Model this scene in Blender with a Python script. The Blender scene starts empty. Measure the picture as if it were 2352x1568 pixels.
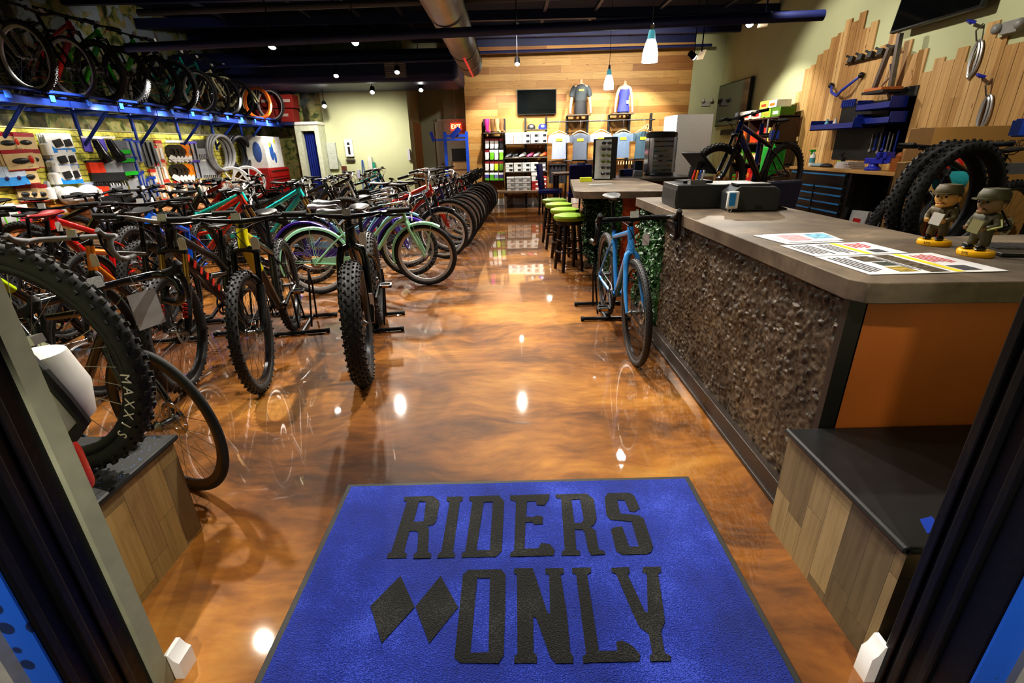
import bpy, bmesh, math, random
from mathutils import Vector, Matrix, Euler
random.seed(7)
PI = math.pi
C = bpy.context.scene.collection
R_ = math.radians
sin, cos = math.sin, math.cos

# ------------------------------------------------------------------ camera (measured from the photograph)
CAM_H, FPX, PITCH, ROLL = 1.37, 1098.0, R_(22.0), R_(1.35)
_f = Vector((0, cos(PITCH), -sin(PITCH))); _u = Vector((0, sin(PITCH), cos(PITCH))); _r = Vector((1, 0, 0))
_X = cos(ROLL)*_r - sin(ROLL)*_u
_Y = sin(ROLL)*_r + cos(ROLL)*_u
CAMPOS = Vector((0, 0, CAM_H))
cd = bpy.data.cameras.new('camera'); cam = bpy.data.objects.new('camera', cd); C.objects.link(cam)
m = Matrix((_X, _Y, -_f)).transposed().to_4x4(); m.translation = CAMPOS
cam.matrix_world = m
cd.sensor_width = 36; cd.lens = FPX/2352*36; cd.clip_start = .02; cd.clip_end = 60
bpy.context.scene.camera = cam

def _ray(u, v): return (u-1176)*_X - (v-784)*_Y + FPX*_f
def az(u, v, z=0.):                     # measuring helpers: where a sight line meets a real plane of the room
    d = _ray(u, v); return CAMPOS + d*((z-CAM_H)/d.z)
def ay(u, v, y):
    d = _ray(u, v); return CAMPOS + d*(y/d.y)
def ax(u, v, x):
    d = _ray(u, v); return CAMPOS + d*(x/d.x)

# ------------------------------------------------------------------ materials
_M = {}
def srgb(h):
    h = h.lstrip('#'); c = [int(h[i:i+2], 16)/255 for i in (0, 2, 4)]
    return tuple((x/12.92 if x <= .04045 else ((x+.055)/1.055)**2.4) for x in c)
def newmat(name):
    mt = bpy.data.materials.new(name); mt.use_nodes = True
    nt = mt.node_tree; b = nt.nodes['Principled BSDF']
    return mt, nt, b
def N(nt, t, **kw):
    n = nt.nodes.new(t)
    for k, v in kw.items():
        if k.startswith('_'): setattr(n, k[1:], v)
        else: n.inputs[k.replace('__', ' ')].default_value = v
    return n
def ramp(nt, stops, fac=None, interp='LINEAR'):
    n = nt.nodes.new('ShaderNodeValToRGB'); e = n.color_ramp.elements; n.color_ramp.interpolation = interp
    while len(e) < len(stops): e.new(.5)
    for el, (p, c) in zip(e, stops): el.position = p; el.color = (*c, 1)
    if fac: nt.links.new(fac, n.inputs['Fac'])
    return n
def coords(nt, scale=(1, 1, 1), kind='Object', rot=(0, 0, 0)):
    tc = nt.nodes.new('ShaderNodeTexCoord'); mp = N(nt, 'ShaderNodeMapping', Scale=scale, Rotation=rot)
    nt.links.new(tc.outputs[kind], mp.inputs['Vector']); return mp.outputs['Vector']
def mat(col, rough=.5, metal=0., var=.12, scale=14., bump=0., coat=0., emit=0., alpha=1., trans=0., bscale=None):
    """plain procedural surface: colour gently varied by noise"""
    if isinstance(col, str): col = srgb(col)
    key = (tuple(round(c, 4) for c in col), rough, metal, var, scale, bump, coat, emit, alpha, trans, bscale)
    if key in _M: return _M[key]
    mt, nt, b = newmat('surface_%d' % len(_M)); L = nt.links.new
    b.inputs['Roughness'].default_value = rough; b.inputs['Metallic'].default_value = metal
    b.inputs['Coat Weight'].default_value = coat; b.inputs['Coat Roughness'].default_value = .08
    if alpha < 1: b.inputs['Alpha'].default_value = alpha
    if trans: b.inputs['Transmission Weight'].default_value = trans
    v = coords(nt)
    no = N(nt, 'ShaderNodeTexNoise', Scale=scale, Detail=2.); L(v, no.inputs['Vector'])
    rp = ramp(nt, [(.25, tuple(c*(1-var) for c in col)), (.75, tuple(min(1, c*(1+var)) for c in col))], no.outputs['Fac'])
    L(rp.outputs['Color'], b.inputs['Base Color'])
    if emit:
        L(rp.outputs['Color'], b.inputs['Emission Color']); b.inputs['Emission Strength'].default_value = emit
    if bump:
        n2 = N(nt, 'ShaderNodeTexNoise', Scale=bscale or scale*4, Detail=3.); L(v, n2.inputs['Vector'])
        bp = N(nt, 'ShaderNodeBump', Strength=bump, Distance=.01); L(n2.outputs['Fac'], bp.inputs['Height']); L(bp.outputs['Normal'], b.inputs['Normal'])
    _M[key] = mt; return mt

def m_floor():
    mt, nt, b = newmat('stained_epoxy_floor'); L = nt.links.new
    v = coords(nt)
    w = N(nt, 'ShaderNodeTexNoise', Scale=.9, Detail=3., Roughness=.6); L(v, w.inputs['Vector'])
    sc = N(nt, 'ShaderNodeVectorMath', _operation='SCALE'); sc.inputs['Scale'].default_value = .5; L(w.outputs['Color'], sc.inputs[0])
    ad = N(nt, 'ShaderNodeVectorMath', _operation='ADD'); L(v, ad.inputs[0]); L(sc.outputs[0], ad.inputs[1])
    mp = N(nt, 'ShaderNodeMapping', Scale=(.75, 2.1, 1), Rotation=(0, 0, R_(9))); L(ad.outputs[0], mp.inputs['Vector'])
    a = N(nt, 'ShaderNodeTexNoise', Scale=1.1, Detail=7., Roughness=.66, Distortion=.25); L(mp.outputs[0], a.inputs['Vector'])
    r1 = ramp(nt, [(.30, (.045, .018, .006)), (.41, (.14, .055, .012)), (.51, (.30, .118, .020)), (.60, (.43, .185, .030)), (.74, (.56, .30, .065))], a.outputs['Fac'])
    mp2 = N(nt, 'ShaderNodeMapping', Scale=(9, 30, 1), Rotation=(0, 0, R_(6))); L(ad.outputs[0], mp2.inputs['Vector'])
    f = N(nt, 'ShaderNodeTexNoise', Scale=1., Detail=4.); L(mp2.outputs[0], f.inputs['Vector'])
    r2 = ramp(nt, [(.3, (.6, .55, .5)), (.7, (1.18, 1.16, 1.12))], f.outputs['Fac'])
    mx = N(nt, 'ShaderNodeMixRGB', _blend_type='MULTIPLY', Fac=.5); L(r1.outputs[0], mx.inputs[1]); L(r2.outputs[0], mx.inputs[2])
    big = N(nt, 'ShaderNodeTexNoise', Scale=.42, Detail=3.); L(v, big.inputs['Vector']); r3 = ramp(nt, [(.40, (.40, .32, .25)), (.55, (1., 1., 1.)), (.7, (1.15, 1.08, .95))], big.outputs['Fac'])
    mxb = N(nt, 'ShaderNodeMixRGB', _blend_type='MULTIPLY', Fac=1.); L(mx.outputs[0], mxb.inputs[1]); L(r3.outputs[0], mxb.inputs[2])
    L(mxb.outputs[0], b.inputs['Base Color'])
    b.inputs['Roughness'].default_value = .55; b.inputs['Specular IOR Level'].default_value = .2
    b.inputs['Coat Weight'].default_value = 1.; b.inputs['Coat Roughness'].default_value = .035; b.inputs['Coat IOR'].default_value = 1.55
    n = N(nt, 'ShaderNodeTexNoise', Scale=2.2, Detail=2.); L(v, n.inputs['Vector'])
    bp = N(nt, 'ShaderNodeBump', Strength=.05, Distance=.02); L(n.outputs['Fac'], bp.inputs['Height'])
    L(bp.outputs['Normal'], b.inputs['Coat Normal']); return mt

def m_planks(cols, along, across, w, length, rough=.6, seed=0., gap=.985, grain=60., stagger=True):
    """boards: `along`, `across` are axis numbers; colour per board, grain, dark joints"""
    mt, nt, b = newmat('wood_boards'); L = nt.links.new
    tc = nt.nodes.new('ShaderNodeTexCoord'); sp = N(nt, 'ShaderNodeSeparateXYZ'); L(tc.outputs['Object'], sp.inputs[0])
    A, X = sp.outputs[along], sp.outputs[across]
    def mth(op, a, bb=None, v=None):
        n = N(nt, 'ShaderNodeMath', _operation=op); L(a, n.inputs[0])
        if bb is not None: L(bb, n.inputs[1])
        if v is not None: n.inputs[1].default_value = v
        return n.outputs[0]
    row = mth('DIVIDE', X, v=w); ri = mth('FLOOR', row); rf = mth('FRACT', row)
    wn = N(nt, 'ShaderNodeTexWhiteNoise', _noise_dimensions='1D'); L(mth('ADD', ri, v=seed), wn.inputs['W'])
    al = mth('DIVIDE', A, v=length)
    al = mth('ADD', al, mth('MULTIPLY', wn.outputs['Value'], v=5.))
    ci = mth('FLOOR', al); cf = mth('FRACT', al)
    cmb = N(nt, 'ShaderNodeCombineXYZ'); L(ri, cmb.inputs[0]); L(ci, cmb.inputs[1]); cmb.inputs[2].default_value = seed
    w2 = N(nt, 'ShaderNodeTexWhiteNoise', _noise_dimensions='3D'); L(cmb.outputs[0], w2.inputs['Vector'])
    rp = ramp(nt, [(i/(len(cols)-1), c) for i, c in enumerate(cols)], w2.outputs['Value'])
    s = [grain]*3; s[along] = grain*.05
    mp = N(nt, 'ShaderNodeMapping', Scale=s); L(tc.outputs['Object'], mp.inputs['Vector'])
    of = N(nt, 'ShaderNodeVectorMath', _operation='MULTIPLY_ADD'); L(w2.outputs['Color'], of.inputs[0]); of.inputs[1].default_value = (30, 30, 30); L(mp.outputs[0], of.inputs[2])
    g = N(nt, 'ShaderNodeTexNoise', Scale=1., Detail=4., Roughness=.6, Distortion=.5); L(of.outputs[0], g.inputs['Vector'])
    gr = ramp(nt, [(.3, (.72, .68, .62)), (.6, (1.1, 1.09, 1.08))], g.outputs['Fac'])
    mx = N(nt, 'ShaderNodeMixRGB', _blend_type='MULTIPLY', Fac=.8); L(rp.outputs[0], mx.inputs[1]); L(gr.outputs[0], mx.inputs[2])
    s2 = [7.]*3; s2[along] = 2.6
    mk = N(nt, 'ShaderNodeMapping', Scale=s2); L(tc.outputs['Object'], mk.inputs['Vector'])
    vo = N(nt, 'ShaderNodeTexVoronoi', Scale=1.); L(mk.outputs[0], vo.inputs['Vector'])
    kr = ramp(nt, [(.03, (.25, .14, .07)), (.09, (1, 1, 1))], vo.outputs['Distance'])
    mx3 = N(nt, 'ShaderNodeMixRGB', _blend_type='MULTIPLY', Fac=.75); L(mx.outputs[0], mx3.inputs[1]); L(kr.outputs[0], mx3.inputs[2])
    j = mth('MAXIMUM', mth('GREATER_THAN', rf, v=gap), mth('GREATER_THAN', cf, v=1-(1-gap)*w/length))
    mx2 = N(nt, 'ShaderNodeMixRGB'); L(j, mx2.inputs['Fac']); L(mx3.outputs[0], mx2.inputs[1]); mx2.inputs[2].default_value = (*[c*.22 for c in cols[0]], 1)
    L(mx2.outputs[0], b.inputs['Base Color']); b.inputs['Roughness'].default_value = rough
    bp = N(nt, 'ShaderNodeBump', Strength=.35, Distance=.004, _invert=True); L(j, bp.inputs['Height']); L(bp.outputs[0], b.inputs['Normal'])
    return mt

def m_mural():
    mt, nt, b = newmat('forest_mural_print'); L = nt.links.new
    v = coords(nt)
    def noise(s, d=5., dist=.3, sc=(1, 1, 1)):
        mp = N(nt, 'ShaderNodeMapping', Scale=sc); L(v, mp.inputs[0])
        n = N(nt, 'ShaderNodeTexNoise', Scale=s, Detail=d, Distortion=dist); L(mp.outputs[0], n.inputs['Vector']); return n.outputs['Fac']
    leaf = ramp(nt, [(.28, (.02, .03, .010)), (.40, (.10, .13, .035)), (.48, (.26, .28, .09)), (.55, (.40, .30, .12)), (.62, (.22, .30, .12)), (.7, (.50, .22, .13)), (.8, (.6, .56, .36))], noise(5.5, 8., 1.2))
    rock = ramp(nt, [(.35, (.10, .09, .07)), (.65, (.42, .36, .28))], noise(9., 6.))
    msk = ramp(nt, [(.55, (0, 0, 0)), (.64, (1, 1, 1))], noise(1.3, 2.))
    m1 = N(nt, 'ShaderNodeMixRGB'); L(msk.outputs[0], m1.inputs[0]); L(leaf.outputs[0], m1.inputs[1]); L(rock.outputs[0], m1.inputs[2])
    tr = ramp(nt, [(.61, (1, 1, 1)), (.65, (.12, .11, .09))], noise(1.7, 2., .2, (1, 1, .12)))
    m2 = N(nt, 'ShaderNodeMixRGB', _blend_type='MULTIPLY', Fac=1.); L(m1.outputs[0], m2.inputs[1]); L(tr.outputs[0], m2.inputs[2])
    sp = N(nt, 'ShaderNodeSeparateXYZ'); L(v, sp.inputs[0])
    mr = N(nt, 'ShaderNodeMapRange'); L(sp.outputs[2], mr.inputs[0]); mr.inputs[1].default_value = 2.3; mr.inputs[2].default_value = 3.4
    skm = ramp(nt, [(.5, (0, 0, 0)), (.56, (1, 1, 1))], noise(3.2, 6., .6))
    mm = N(nt, 'ShaderNodeMath', _operation='MULTIPLY'); L(mr.outputs[0], mm.inputs[0]); L(skm.outputs[0], mm.inputs[1])
    m3 = N(nt, 'ShaderNodeMixRGB'); L(mm.outputs[0], m3.inputs[0]); L(m2.outputs[0], m3.inputs[1]); m3.inputs[2].default_value = (.33, .40, .46, 1)
    L(m3.outputs[0], b.inputs['Base Color']); b.inputs['Roughness'].default_value = .5; return mt

def m_slatwall():
    mt, nt, b = newmat('printed_slatwall'); L = nt.links.new
    v = coords(nt)
    n = N(nt, 'ShaderNodeTexNoise', Scale=7., Detail=7., Distortion=.8); L(v, n.inputs['Vector'])
    a = ramp(nt, [(.3, (.16, .18, .02)), (.45, (.62, .58, .09)), (.55, (.85, .76, .16)), (.66, (.42, .45, .07)), (.8, (.9, .5, .15))], n.outputs['Fac'])
    o = ramp(nt, [(.3, (.28, .06, .02)), (.5, (.72, .28, .10)), (.7, (.9, .62, .36))], n.outputs['Fac'])
    sp = N(nt, 'ShaderNodeSeparateXYZ'); L(v, sp.inputs[0])
    mr = N(nt, 'ShaderNodeMapRange'); L(sp.outputs[2], mr.inputs[0]); mr.inputs[1].default_value = .98; mr.inputs[2].default_value = .72
    m1 = N(nt, 'ShaderNodeMixRGB'); L(mr.outputs[0], m1.inputs[0]); L(a.outputs[0], m1.inputs[1]); L(o.outputs[0], m1.inputs[2])
    fr = N(nt, 'ShaderNodeMath', _operation='MULTIPLY'); L(sp.outputs[2], fr.inputs[0]); fr.inputs[1].default_value = 1/.076
    f2 = N(nt, 'ShaderNodeMath', _operation='FRACT'); L(fr.outputs[0], f2.inputs[0])
    gt = N(nt, 'ShaderNodeMath', _operation='GREATER_THAN'); L(f2.outputs[0], gt.inputs[0]); gt.inputs[1].default_value = .88
    m2 = N(nt, 'ShaderNodeMixRGB'); L(gt.outputs[0], m2.inputs[0]); L(m1.outputs[0], m2.inputs[1]); m2.inputs[2].default_value = (.10, .09, .02, 1)
    L(m2.outputs[0], b.inputs['Base Color']); b.inputs['Roughness'].default_value = .5
    bp = N(nt, 'ShaderNodeBump', Strength=.6, Distance=.01, _invert=True); L(gt.outputs[0], bp.inputs['Height']); L(bp.outputs[0], b.inputs['Normal']); return mt

def m_stone():
    mt, nt, b = newmat('rough_bark_panel'); L = nt.links.new
    v = coords(nt, (1, 1, 1))
    n0 = N(nt, 'ShaderNodeTexNoise', Scale=9., Detail=3.); L(v, n0.inputs['Vector'])
    mxv = N(nt, 'ShaderNodeMixRGB', _blend_type='LINEAR_LIGHT', Fac=.06); L(v, mxv.inputs[1]); L(n0.outputs['Color'], mxv.inputs[2])
    a = N(nt, 'ShaderNodeTexVoronoi', Scale=42., _feature='SMOOTH_F1'); L(mxv.outputs[0], a.inputs['Vector'])
    n1 = N(nt, 'ShaderNodeTexNoise', Scale=34., Detail=4., Roughness=.55); L(v, n1.inputs['Vector'])
    h = N(nt, 'ShaderNodeMath', _operation='ADD'); L(a.outputs['Distance'], h.inputs[0]); L(n1.outputs['Fac'], h.inputs[1])
    n2 = N(nt, 'ShaderNodeTexNoise', Scale=3.2, Detail=3.); L(v, n2.inputs['Vector'])
    c1 = ramp(nt, [(.32, (.016, .011, .008)), (.6, (.058, .041, .027)), (.9, (.12, .088, .056))], None)
    dv = N(nt, 'ShaderNodeMath', _operation='MULTIPLY'); L(h.outputs[0], dv.inputs[0]); dv.inputs[1].default_value = .72; L(dv.outputs[0], c1.inputs[0])
    c2 = ramp(nt, [(.3, (.5, .5, .55)), (.7, (1.3, 1.2, 1.05))], n2.outputs['Fac'])
    mx = N(nt, 'ShaderNodeMixRGB', _blend_type='MULTIPLY', Fac=.9); L(c1.outputs[0], mx.inputs[1]); L(c2.outputs[0], mx.inputs[2])
    L(mx.outputs[0], b.inputs['Base Color']); b.inputs['Roughness'].default_value = .5; b.inputs['Specular IOR Level'].default_value = .35
    bp = N(nt, 'ShaderNodeBump', Strength=.35, Distance=.012); L(h.outputs[0], bp.inputs['Height']); L(bp.outputs[0], b.inputs['Normal']); return mt

def m_counter(dark=1.):
    mt, nt, b = newmat('stained_concrete_top'); L = nt.links.new
    v = coords(nt)
    n = N(nt, 'ShaderNodeTexNoise', Scale=3.5, Detail=7., Roughness=.65, Distortion=.4); L(v, n.inputs['Vector'])
    c = ramp(nt, [(.3, tuple(x*dark for x in (.075, .058, .044))), (.5, tuple(x*dark for x in (.14, .108, .08))), (.64, tuple(x*dark for x in (.21, .163, .115))), (.78, tuple(x*dark for x in (.34, .26, .17)))], n.outputs['Fac'])
    L(c.outputs[0], b.inputs['Base Color']); b.inputs['Roughness'].default_value = .55; b.inputs['Specular IOR Level'].default_value = .3
    return mt
def m_speckle(base, dots, scale=120., th=.16, rough=.7):
    mt, nt, b = newmat('flecked_rubber'); L = nt.links.new
    v = coords(nt)
    vo = N(nt, 'ShaderNodeTexVoronoi', Scale=scale); L(v, vo.inputs['Vector'])
    wn = N(nt, 'ShaderNodeTexWhiteNoise', _noise_dimensions='3D'); L(vo.outputs['Color'], wn.inputs['Vector'])
    g1 = N(nt, 'ShaderNodeMath', _operation='LESS_THAN'); L(wn.outputs['Value'], g1.inputs[0]); g1.inputs[1].default_value = th
    g2 = N(nt, 'ShaderNodeMath', _operation='LESS_THAN'); L(vo.outputs['Distance'], g2.inputs[0]); g2.inputs[1].default_value = .3
    g = N(nt, 'ShaderNodeMath', _operation='MULTIPLY'); L(g1.outputs[0], g.inputs[0]); L(g2.outputs[0], g.inputs[1])
    mx = N(nt, 'ShaderNodeMixRGB'); L(g.outputs[0], mx.inputs[0]); mx.inputs[1].default_value = (*base, 1); mx.inputs[2].default_value = (*dots, 1)
    L(mx.outputs[0], b.inputs['Base Color']); b.inputs['Roughness'].default_value = rough; return mt
def m_carpet(col):
    mt, nt, b = newmat('carpet_pile'); L = nt.links.new
    v = coords(nt)
    n = N(nt, 'ShaderNodeTexNoise', Scale=3.5, Detail=3.); L(v, n.inputs['Vector'])
    n2 = N(nt, 'ShaderNodeTexNoise', Scale=260., Detail=2.); L(v, n2.inputs['Vector'])
    ad = N(nt, 'ShaderNodeMath', _operation='MULTIPLY_ADD'); L(n2.outputs['Fac'], ad.inputs[0]); ad.inputs[1].default_value = .9; L(n.outputs['Fac'], ad.inputs[2])
    c = ramp(nt, [(.62, tuple(x*.5 for x in col)), (.95, col), (1.0, tuple(min(1, x*1.5+.03) for x in col))], None)
    dv = N(nt, 'ShaderNodeMath', _operation='MULTIPLY'); L(ad.outputs[0], dv.inputs[0]); dv.inputs[1].default_value = .9; L(dv.outputs[0], c.inputs[0])
    L(c.outputs[0], b.inputs['Base Color']); b.inputs['Roughness'].default_value = .95
    b.inputs['Sheen Weight'].default_value = .15
    bp = N(nt, 'ShaderNodeBump', Strength=.9, Distance=.006); L(n2.outputs['Fac'], bp.inputs['Height']); L(bp.outputs[0], b.inputs['Normal']); return mt
def m_film():
    """blue masking film with dark blotches"""
    mt, nt, b = newmat('patterned_blue_film'); L = nt.links.new
    v = coords(nt, (1, 1, 1))
    vo = N(nt, 'ShaderNodeTexVoronoi', Scale=19., Randomness=.6); L(v, vo.inputs['Vector'])
    c = ramp(nt, [(.30, (.012, .03, .11)), (.36, (.02, .13, .62))], vo.outputs['Distance'])
    L(c.outputs[0], b.inputs['Base Color']); b.inputs['Roughness'].default_value = .4; return mt
def m_leaves():
    mt, nt, b = newmat('artificial_hedge'); L = nt.links.new
    v = coords(nt)
    n = N(nt, 'ShaderNodeTexVoronoi', Scale=55.); L(v, n.inputs['Vector'])
    wn = N(nt, 'ShaderNodeTexWhiteNoise', _noise_dimensions='3D'); L(n.outputs['Color'], wn.inputs['Vector'])
    c = ramp(nt, [(0., (.004, .02, .004)), (.6, (.015, .075, .012)), (1., (.05, .17, .03))], wn.outputs['Value'])
    L(c.outputs[0], b.inputs['Base Color']); b.inputs['Roughness'].default_value = .45
    return mt

# ------------------------------------------------------------------ mesh builder
class MB:
    def __init__(s): s.v = []; s.f = []; s.mi = []; s.cur = 0; s.M = None
    def add(s, vs, fs):
        o = len(s.v)
        s.v += [tuple(s.M @ Vector(p)) if s.M else tuple(p) for p in vs]
        s.f += [tuple(i+o for i in f) for f in fs]; s.mi += [s.cur]*len(fs); return s
    def mat(s, i): s.cur = i; return s
    def box(s, c, d, rot=None, taper=1.):
        x, y, z = d[0]/2, d[1]/2, d[2]/2
        vs = [Vector((a*x*(taper if e > 0 else 1), b*y*(taper if e > 0 else 1), e*z)) for e in (-1, 1) for b in (-1, 1) for a in (-1, 1)]
        if rot is not None:
            if not isinstance(rot, Matrix): rot = Euler(rot).to_matrix()
            vs = [rot @ p for p in vs]
        c = Vector(c)
        return s.add([p+c for p in vs], [(0, 2, 3, 1), (4, 5, 7, 6), (0, 1, 5, 4), (2, 6, 7, 3), (0, 4, 6, 2), (1, 3, 7, 5)])
    def b2(s, a, b): return s.box([(a[i]+b[i])/2 for i in range(3)], [abs(b[i]-a[i]) for i in range(3)])
    def tube(s, pts, r, n=8, closed=False, flat=1.):
        pts = [Vector(p) for p in pts]; k = len(pts)
        rs = r if isinstance(r, (list, tuple)) else [r]*k
        vs = []; ref = None
        for i, p in enumerate(pts):
            a = pts[(i-1) % k] if (closed or i > 0) else p
            b = pts[(i+1) % k] if (closed or i < k-1) else p
            t = (b-a).normalized() if (b-a).length > 1e-9 else Vector((0, 0, 1))
            if ref is None: ref = Vector((0, 0, 1)) if abs(t.z) < .9 else Vector((1, 0, 0))
            e = ref - t*ref.dot(t)
            if e.length < 1e-6: e = t.orthogonal()
            e.normalize(); ref = e; g = t.cross(e)
            for j in range(n):
                q = 2*PI*j/n; vs.append(p + rs[i]*(cos(q)*e + sin(q)*g*flat))
        fs = []
        for i in range(k if closed else k-1):
            i2 = (i+1) % k
            for j in range(n):
                j2 = (j+1) % n; fs.append((i*n+j, i*n+j2, i2*n+j2, i2*n+j))
        if not closed: fs += [tuple(range(n-1, -1, -1)), tuple((k-1)*n+j for j in range(n))]
        return s.add(vs, fs)
    def cyl(s, a, b, r0, r1=None, n=12): return s.tube([a, b], [r0, r0 if r1 is None else r1], n)
    def lathe(s, prof, n=24, c=(0, 0, 0), axis='z', arc=1.):
        c = Vector(c); vs = []; fs = []; k = len(prof)
        for r, z in prof:
            for j in range(n):
                q = 2*PI*j/n*arc; p = (r*cos(q), r*sin(q), z)
                if axis == 'y': p = (p[0], p[2], p[1])
                if axis == 'x': p = (p[2], p[0], p[1])
                vs.append(c+Vector(p))
        for i in range(k-1):
            for j in range(n if arc == 1. else n-1): fs.append((i*n+j, i*n+(j+1) % n, (i+1)*n+(j+1) % n, (i+1)*n+j))
        if arc == 1. and prof[0] != prof[-1]:
            if prof[0][0] > 1e-6: fs.append(tuple(range(n-1, -1, -1)))
            if prof[-1][0] > 1e-6: fs.append(tuple((k-1)*n+j for j in range(n)))
        return s.add(vs, fs)
    def sph(s, c, r, nu=14, nv=9):
        r = (r, r, r) if not isinstance(r, (tuple, list)) else r
        vs = []; fs = []
        for i in range(nv+1):
            t = PI*i/nv
            for j in range(nu):
                q = 2*PI*j/nu; vs.append((c[0]+r[0]*sin(t)*cos(q), c[1]+r[1]*sin(t)*sin(q), c[2]+r[2]*cos(t)))
        for i in range(nv):
            for j in range(nu): fs.append((i*nu+j, (i+1)*nu+j, (i+1)*nu+(j+1) % nu, i*nu+(j+1) % nu))
        return s.add(vs, fs)
    def prism(s, poly, d0, d1, plane='xz'):
        def P(a, b, d): return {'xz': (a, d, b), 'xy': (a, b, d), 'yz': (d, a, b)}[plane]
        n = len(poly)
        return s.add([P(a, b, d0) for a, b in poly]+[P(a, b, d1) for a, b in poly],
                     [tuple(range(n)), tuple(range(2*n-1, n-1, -1))]+[(i, i+n, (i+1) % n+n, (i+1) % n) for i in range(n)])
    def quad(s, a, b, c, d): return s.add([a, b, c, d], [(0, 1, 2, 3)])
    def mesh(s, name):
        me = bpy.data.meshes.new(name); me.from_pydata(s.v, [], s.f)
        me.polygons.foreach_set('material_index', s.mi)
        me.polygons.foreach_set('use_smooth', [True]*len(me.polygons))
        bm = bmesh.new(); bm.from_mesh(me); bmesh.ops.recalc_face_normals(bm, faces=bm.faces); bm.to_mesh(me); bm.free()
        me.set_sharp_from_angle(angle=R_(42)); me.update(); return me
    def build(s, name, mats, parent=None, bevel=0.):
        return put(name, s.mesh(name), mats, parent, bevel)
def put(name, me, mats, parent=None, bevel=0., seg=2):
    mats = mats if isinstance(mats, (list, tuple)) else [mats]
    if not me.materials:
        for q in mats: me.materials.append(q)
    o = bpy.data.objects.new(name, me); C.objects.link(o)
    for i, q in enumerate(mats):
        if me.materials[i] != q:
            o.material_slots[i].link = 'OBJECT'; o.material_slots[i].material = q
    if parent: o.parent = parent
    if bevel:
        b = o.modifiers.new('edge', 'BEVEL'); b.width = bevel; b.segments = seg; b.limit_method = 'ANGLE'; b.angle_limit = R_(35)
    return o
def tag(o, label, cat, group=None, kind=None):
    o['label'] = label; o['category'] = cat
    if group: o['group'] = group
    if kind: o['kind'] = kind
    return o
def thing(name, label, cat, loc=(0, 0, 0), rz=0., group=None, rot=None):
    o = bpy.data.objects.new(name, None); C.objects.link(o); o.empty_display_size = .1
    o.location = loc; o.rotation_euler = rot if rot else (0, 0, rz); return tag(o, label, cat, group)
def struct(o): o['kind'] = 'structure'; return o
def lbl(o, t): o['label'] = t; return o
def solid(name, cu):                    # turn lettering outlines into an ordinary mesh
    q = bpy.data.objects.new(name, cu); C.objects.link(q)
    me = bpy.data.meshes.new_from_object(q.evaluated_get(bpy.context.evaluated_depsgraph_get()))
    bpy.data.objects.remove(q); o = bpy.data.objects.new(name, me); C.objects.link(o); return o
def text(name, body, size, M, mt, parent=None, ext=.001, align='CENTER', sx=1.):
    cu = bpy.data.curves.new(name, 'FONT'); cu.body = body; cu.size = size; cu.extrude = ext
    cu.align_x = align; cu.align_y = 'CENTER'; cu.materials.append(mt)
    o = solid(name, cu)
    if parent: o.parent = parent
    o.matrix_local = M @ Matrix.Diagonal((sx, 1, 1, 1)); return o
def TM(loc, xdir, ydir):                # frame with text x along xdir, text y along ydir
    x = Vector(xdir).normalized(); y = Vector(ydir).normalized(); z = x.cross(y)
    mm = Matrix((x, y, z)).transposed().to_4x4(); mm.translation = Vector(loc); return mm
def dup(root, loc=None, rot=None, label=None, group=None):
    r = root.copy(); C.objects.link(r)
    if loc is not None: r.location = loc
    if rot is not None: r.rotation_euler = rot
    if label: r['label'] = label
    if group: r['group'] = group
    for ch in list(root.children):
        c = ch.copy(); C.objects.link(c); c.parent = r
        for g in ch.children:
            d = g.copy(); C.objects.link(d); d.parent = c
    return r
def flatshape(name, loops, z, mt, parent=None, ext=.0015):
    cu = bpy.data.curves.new(name, 'CURVE'); cu.dimensions = '2D'; cu.fill_mode = 'BOTH'; cu.extrude = ext
    for lp in loops:
        sp = cu.splines.new('POLY'); sp.points.add(len(lp)-1); sp.use_cyclic_u = True
        for p, q in zip(sp.points, lp): p.co = (q[0], q[1], 0, 1)
    cu.materials.append(mt)
    o = solid(name, cu); o.location = (0, 0, z)
    if parent: o.parent = parent
    return o
ORD = ['first', 'second', 'third', 'fourth', 'fifth', 'sixth', 'seventh', 'eighth', 'ninth', 'tenth', 'eleventh', 'twelfth', 'thirteenth', 'fourteenth', 'fifteenth', 'sixteenth']

# shared surfaces
BLACK = mat((.012, .012, .013), .45); BLACKM = mat((.016, .016, .018), .35, .6); RUB = mat((.016, .016, .017), .72, var=.25, scale=60)
GLOSSK = mat((.008, .008, .009), .16, coat=.6); CHROME = mat((.72, .72, .73), .16, 1., .04); STEEL = mat((.36, .36, .37), .32, 1., .08)
WHITE = mat((.80, .79, .76), .5, var=.05); PAPER = mat((.82, .81, .82), .6, var=.03); RIMK = mat((.02, .02, .022), .3, .5)
SAGE = mat((.54, .565, .345), .85, var=.04, scale=2.); NAVY = mat((.009, .014, .075), .5, var=.2, scale=3.); BLUE = mat((.012, .055, .42), .35, var=.15, coat=.2)
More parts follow.
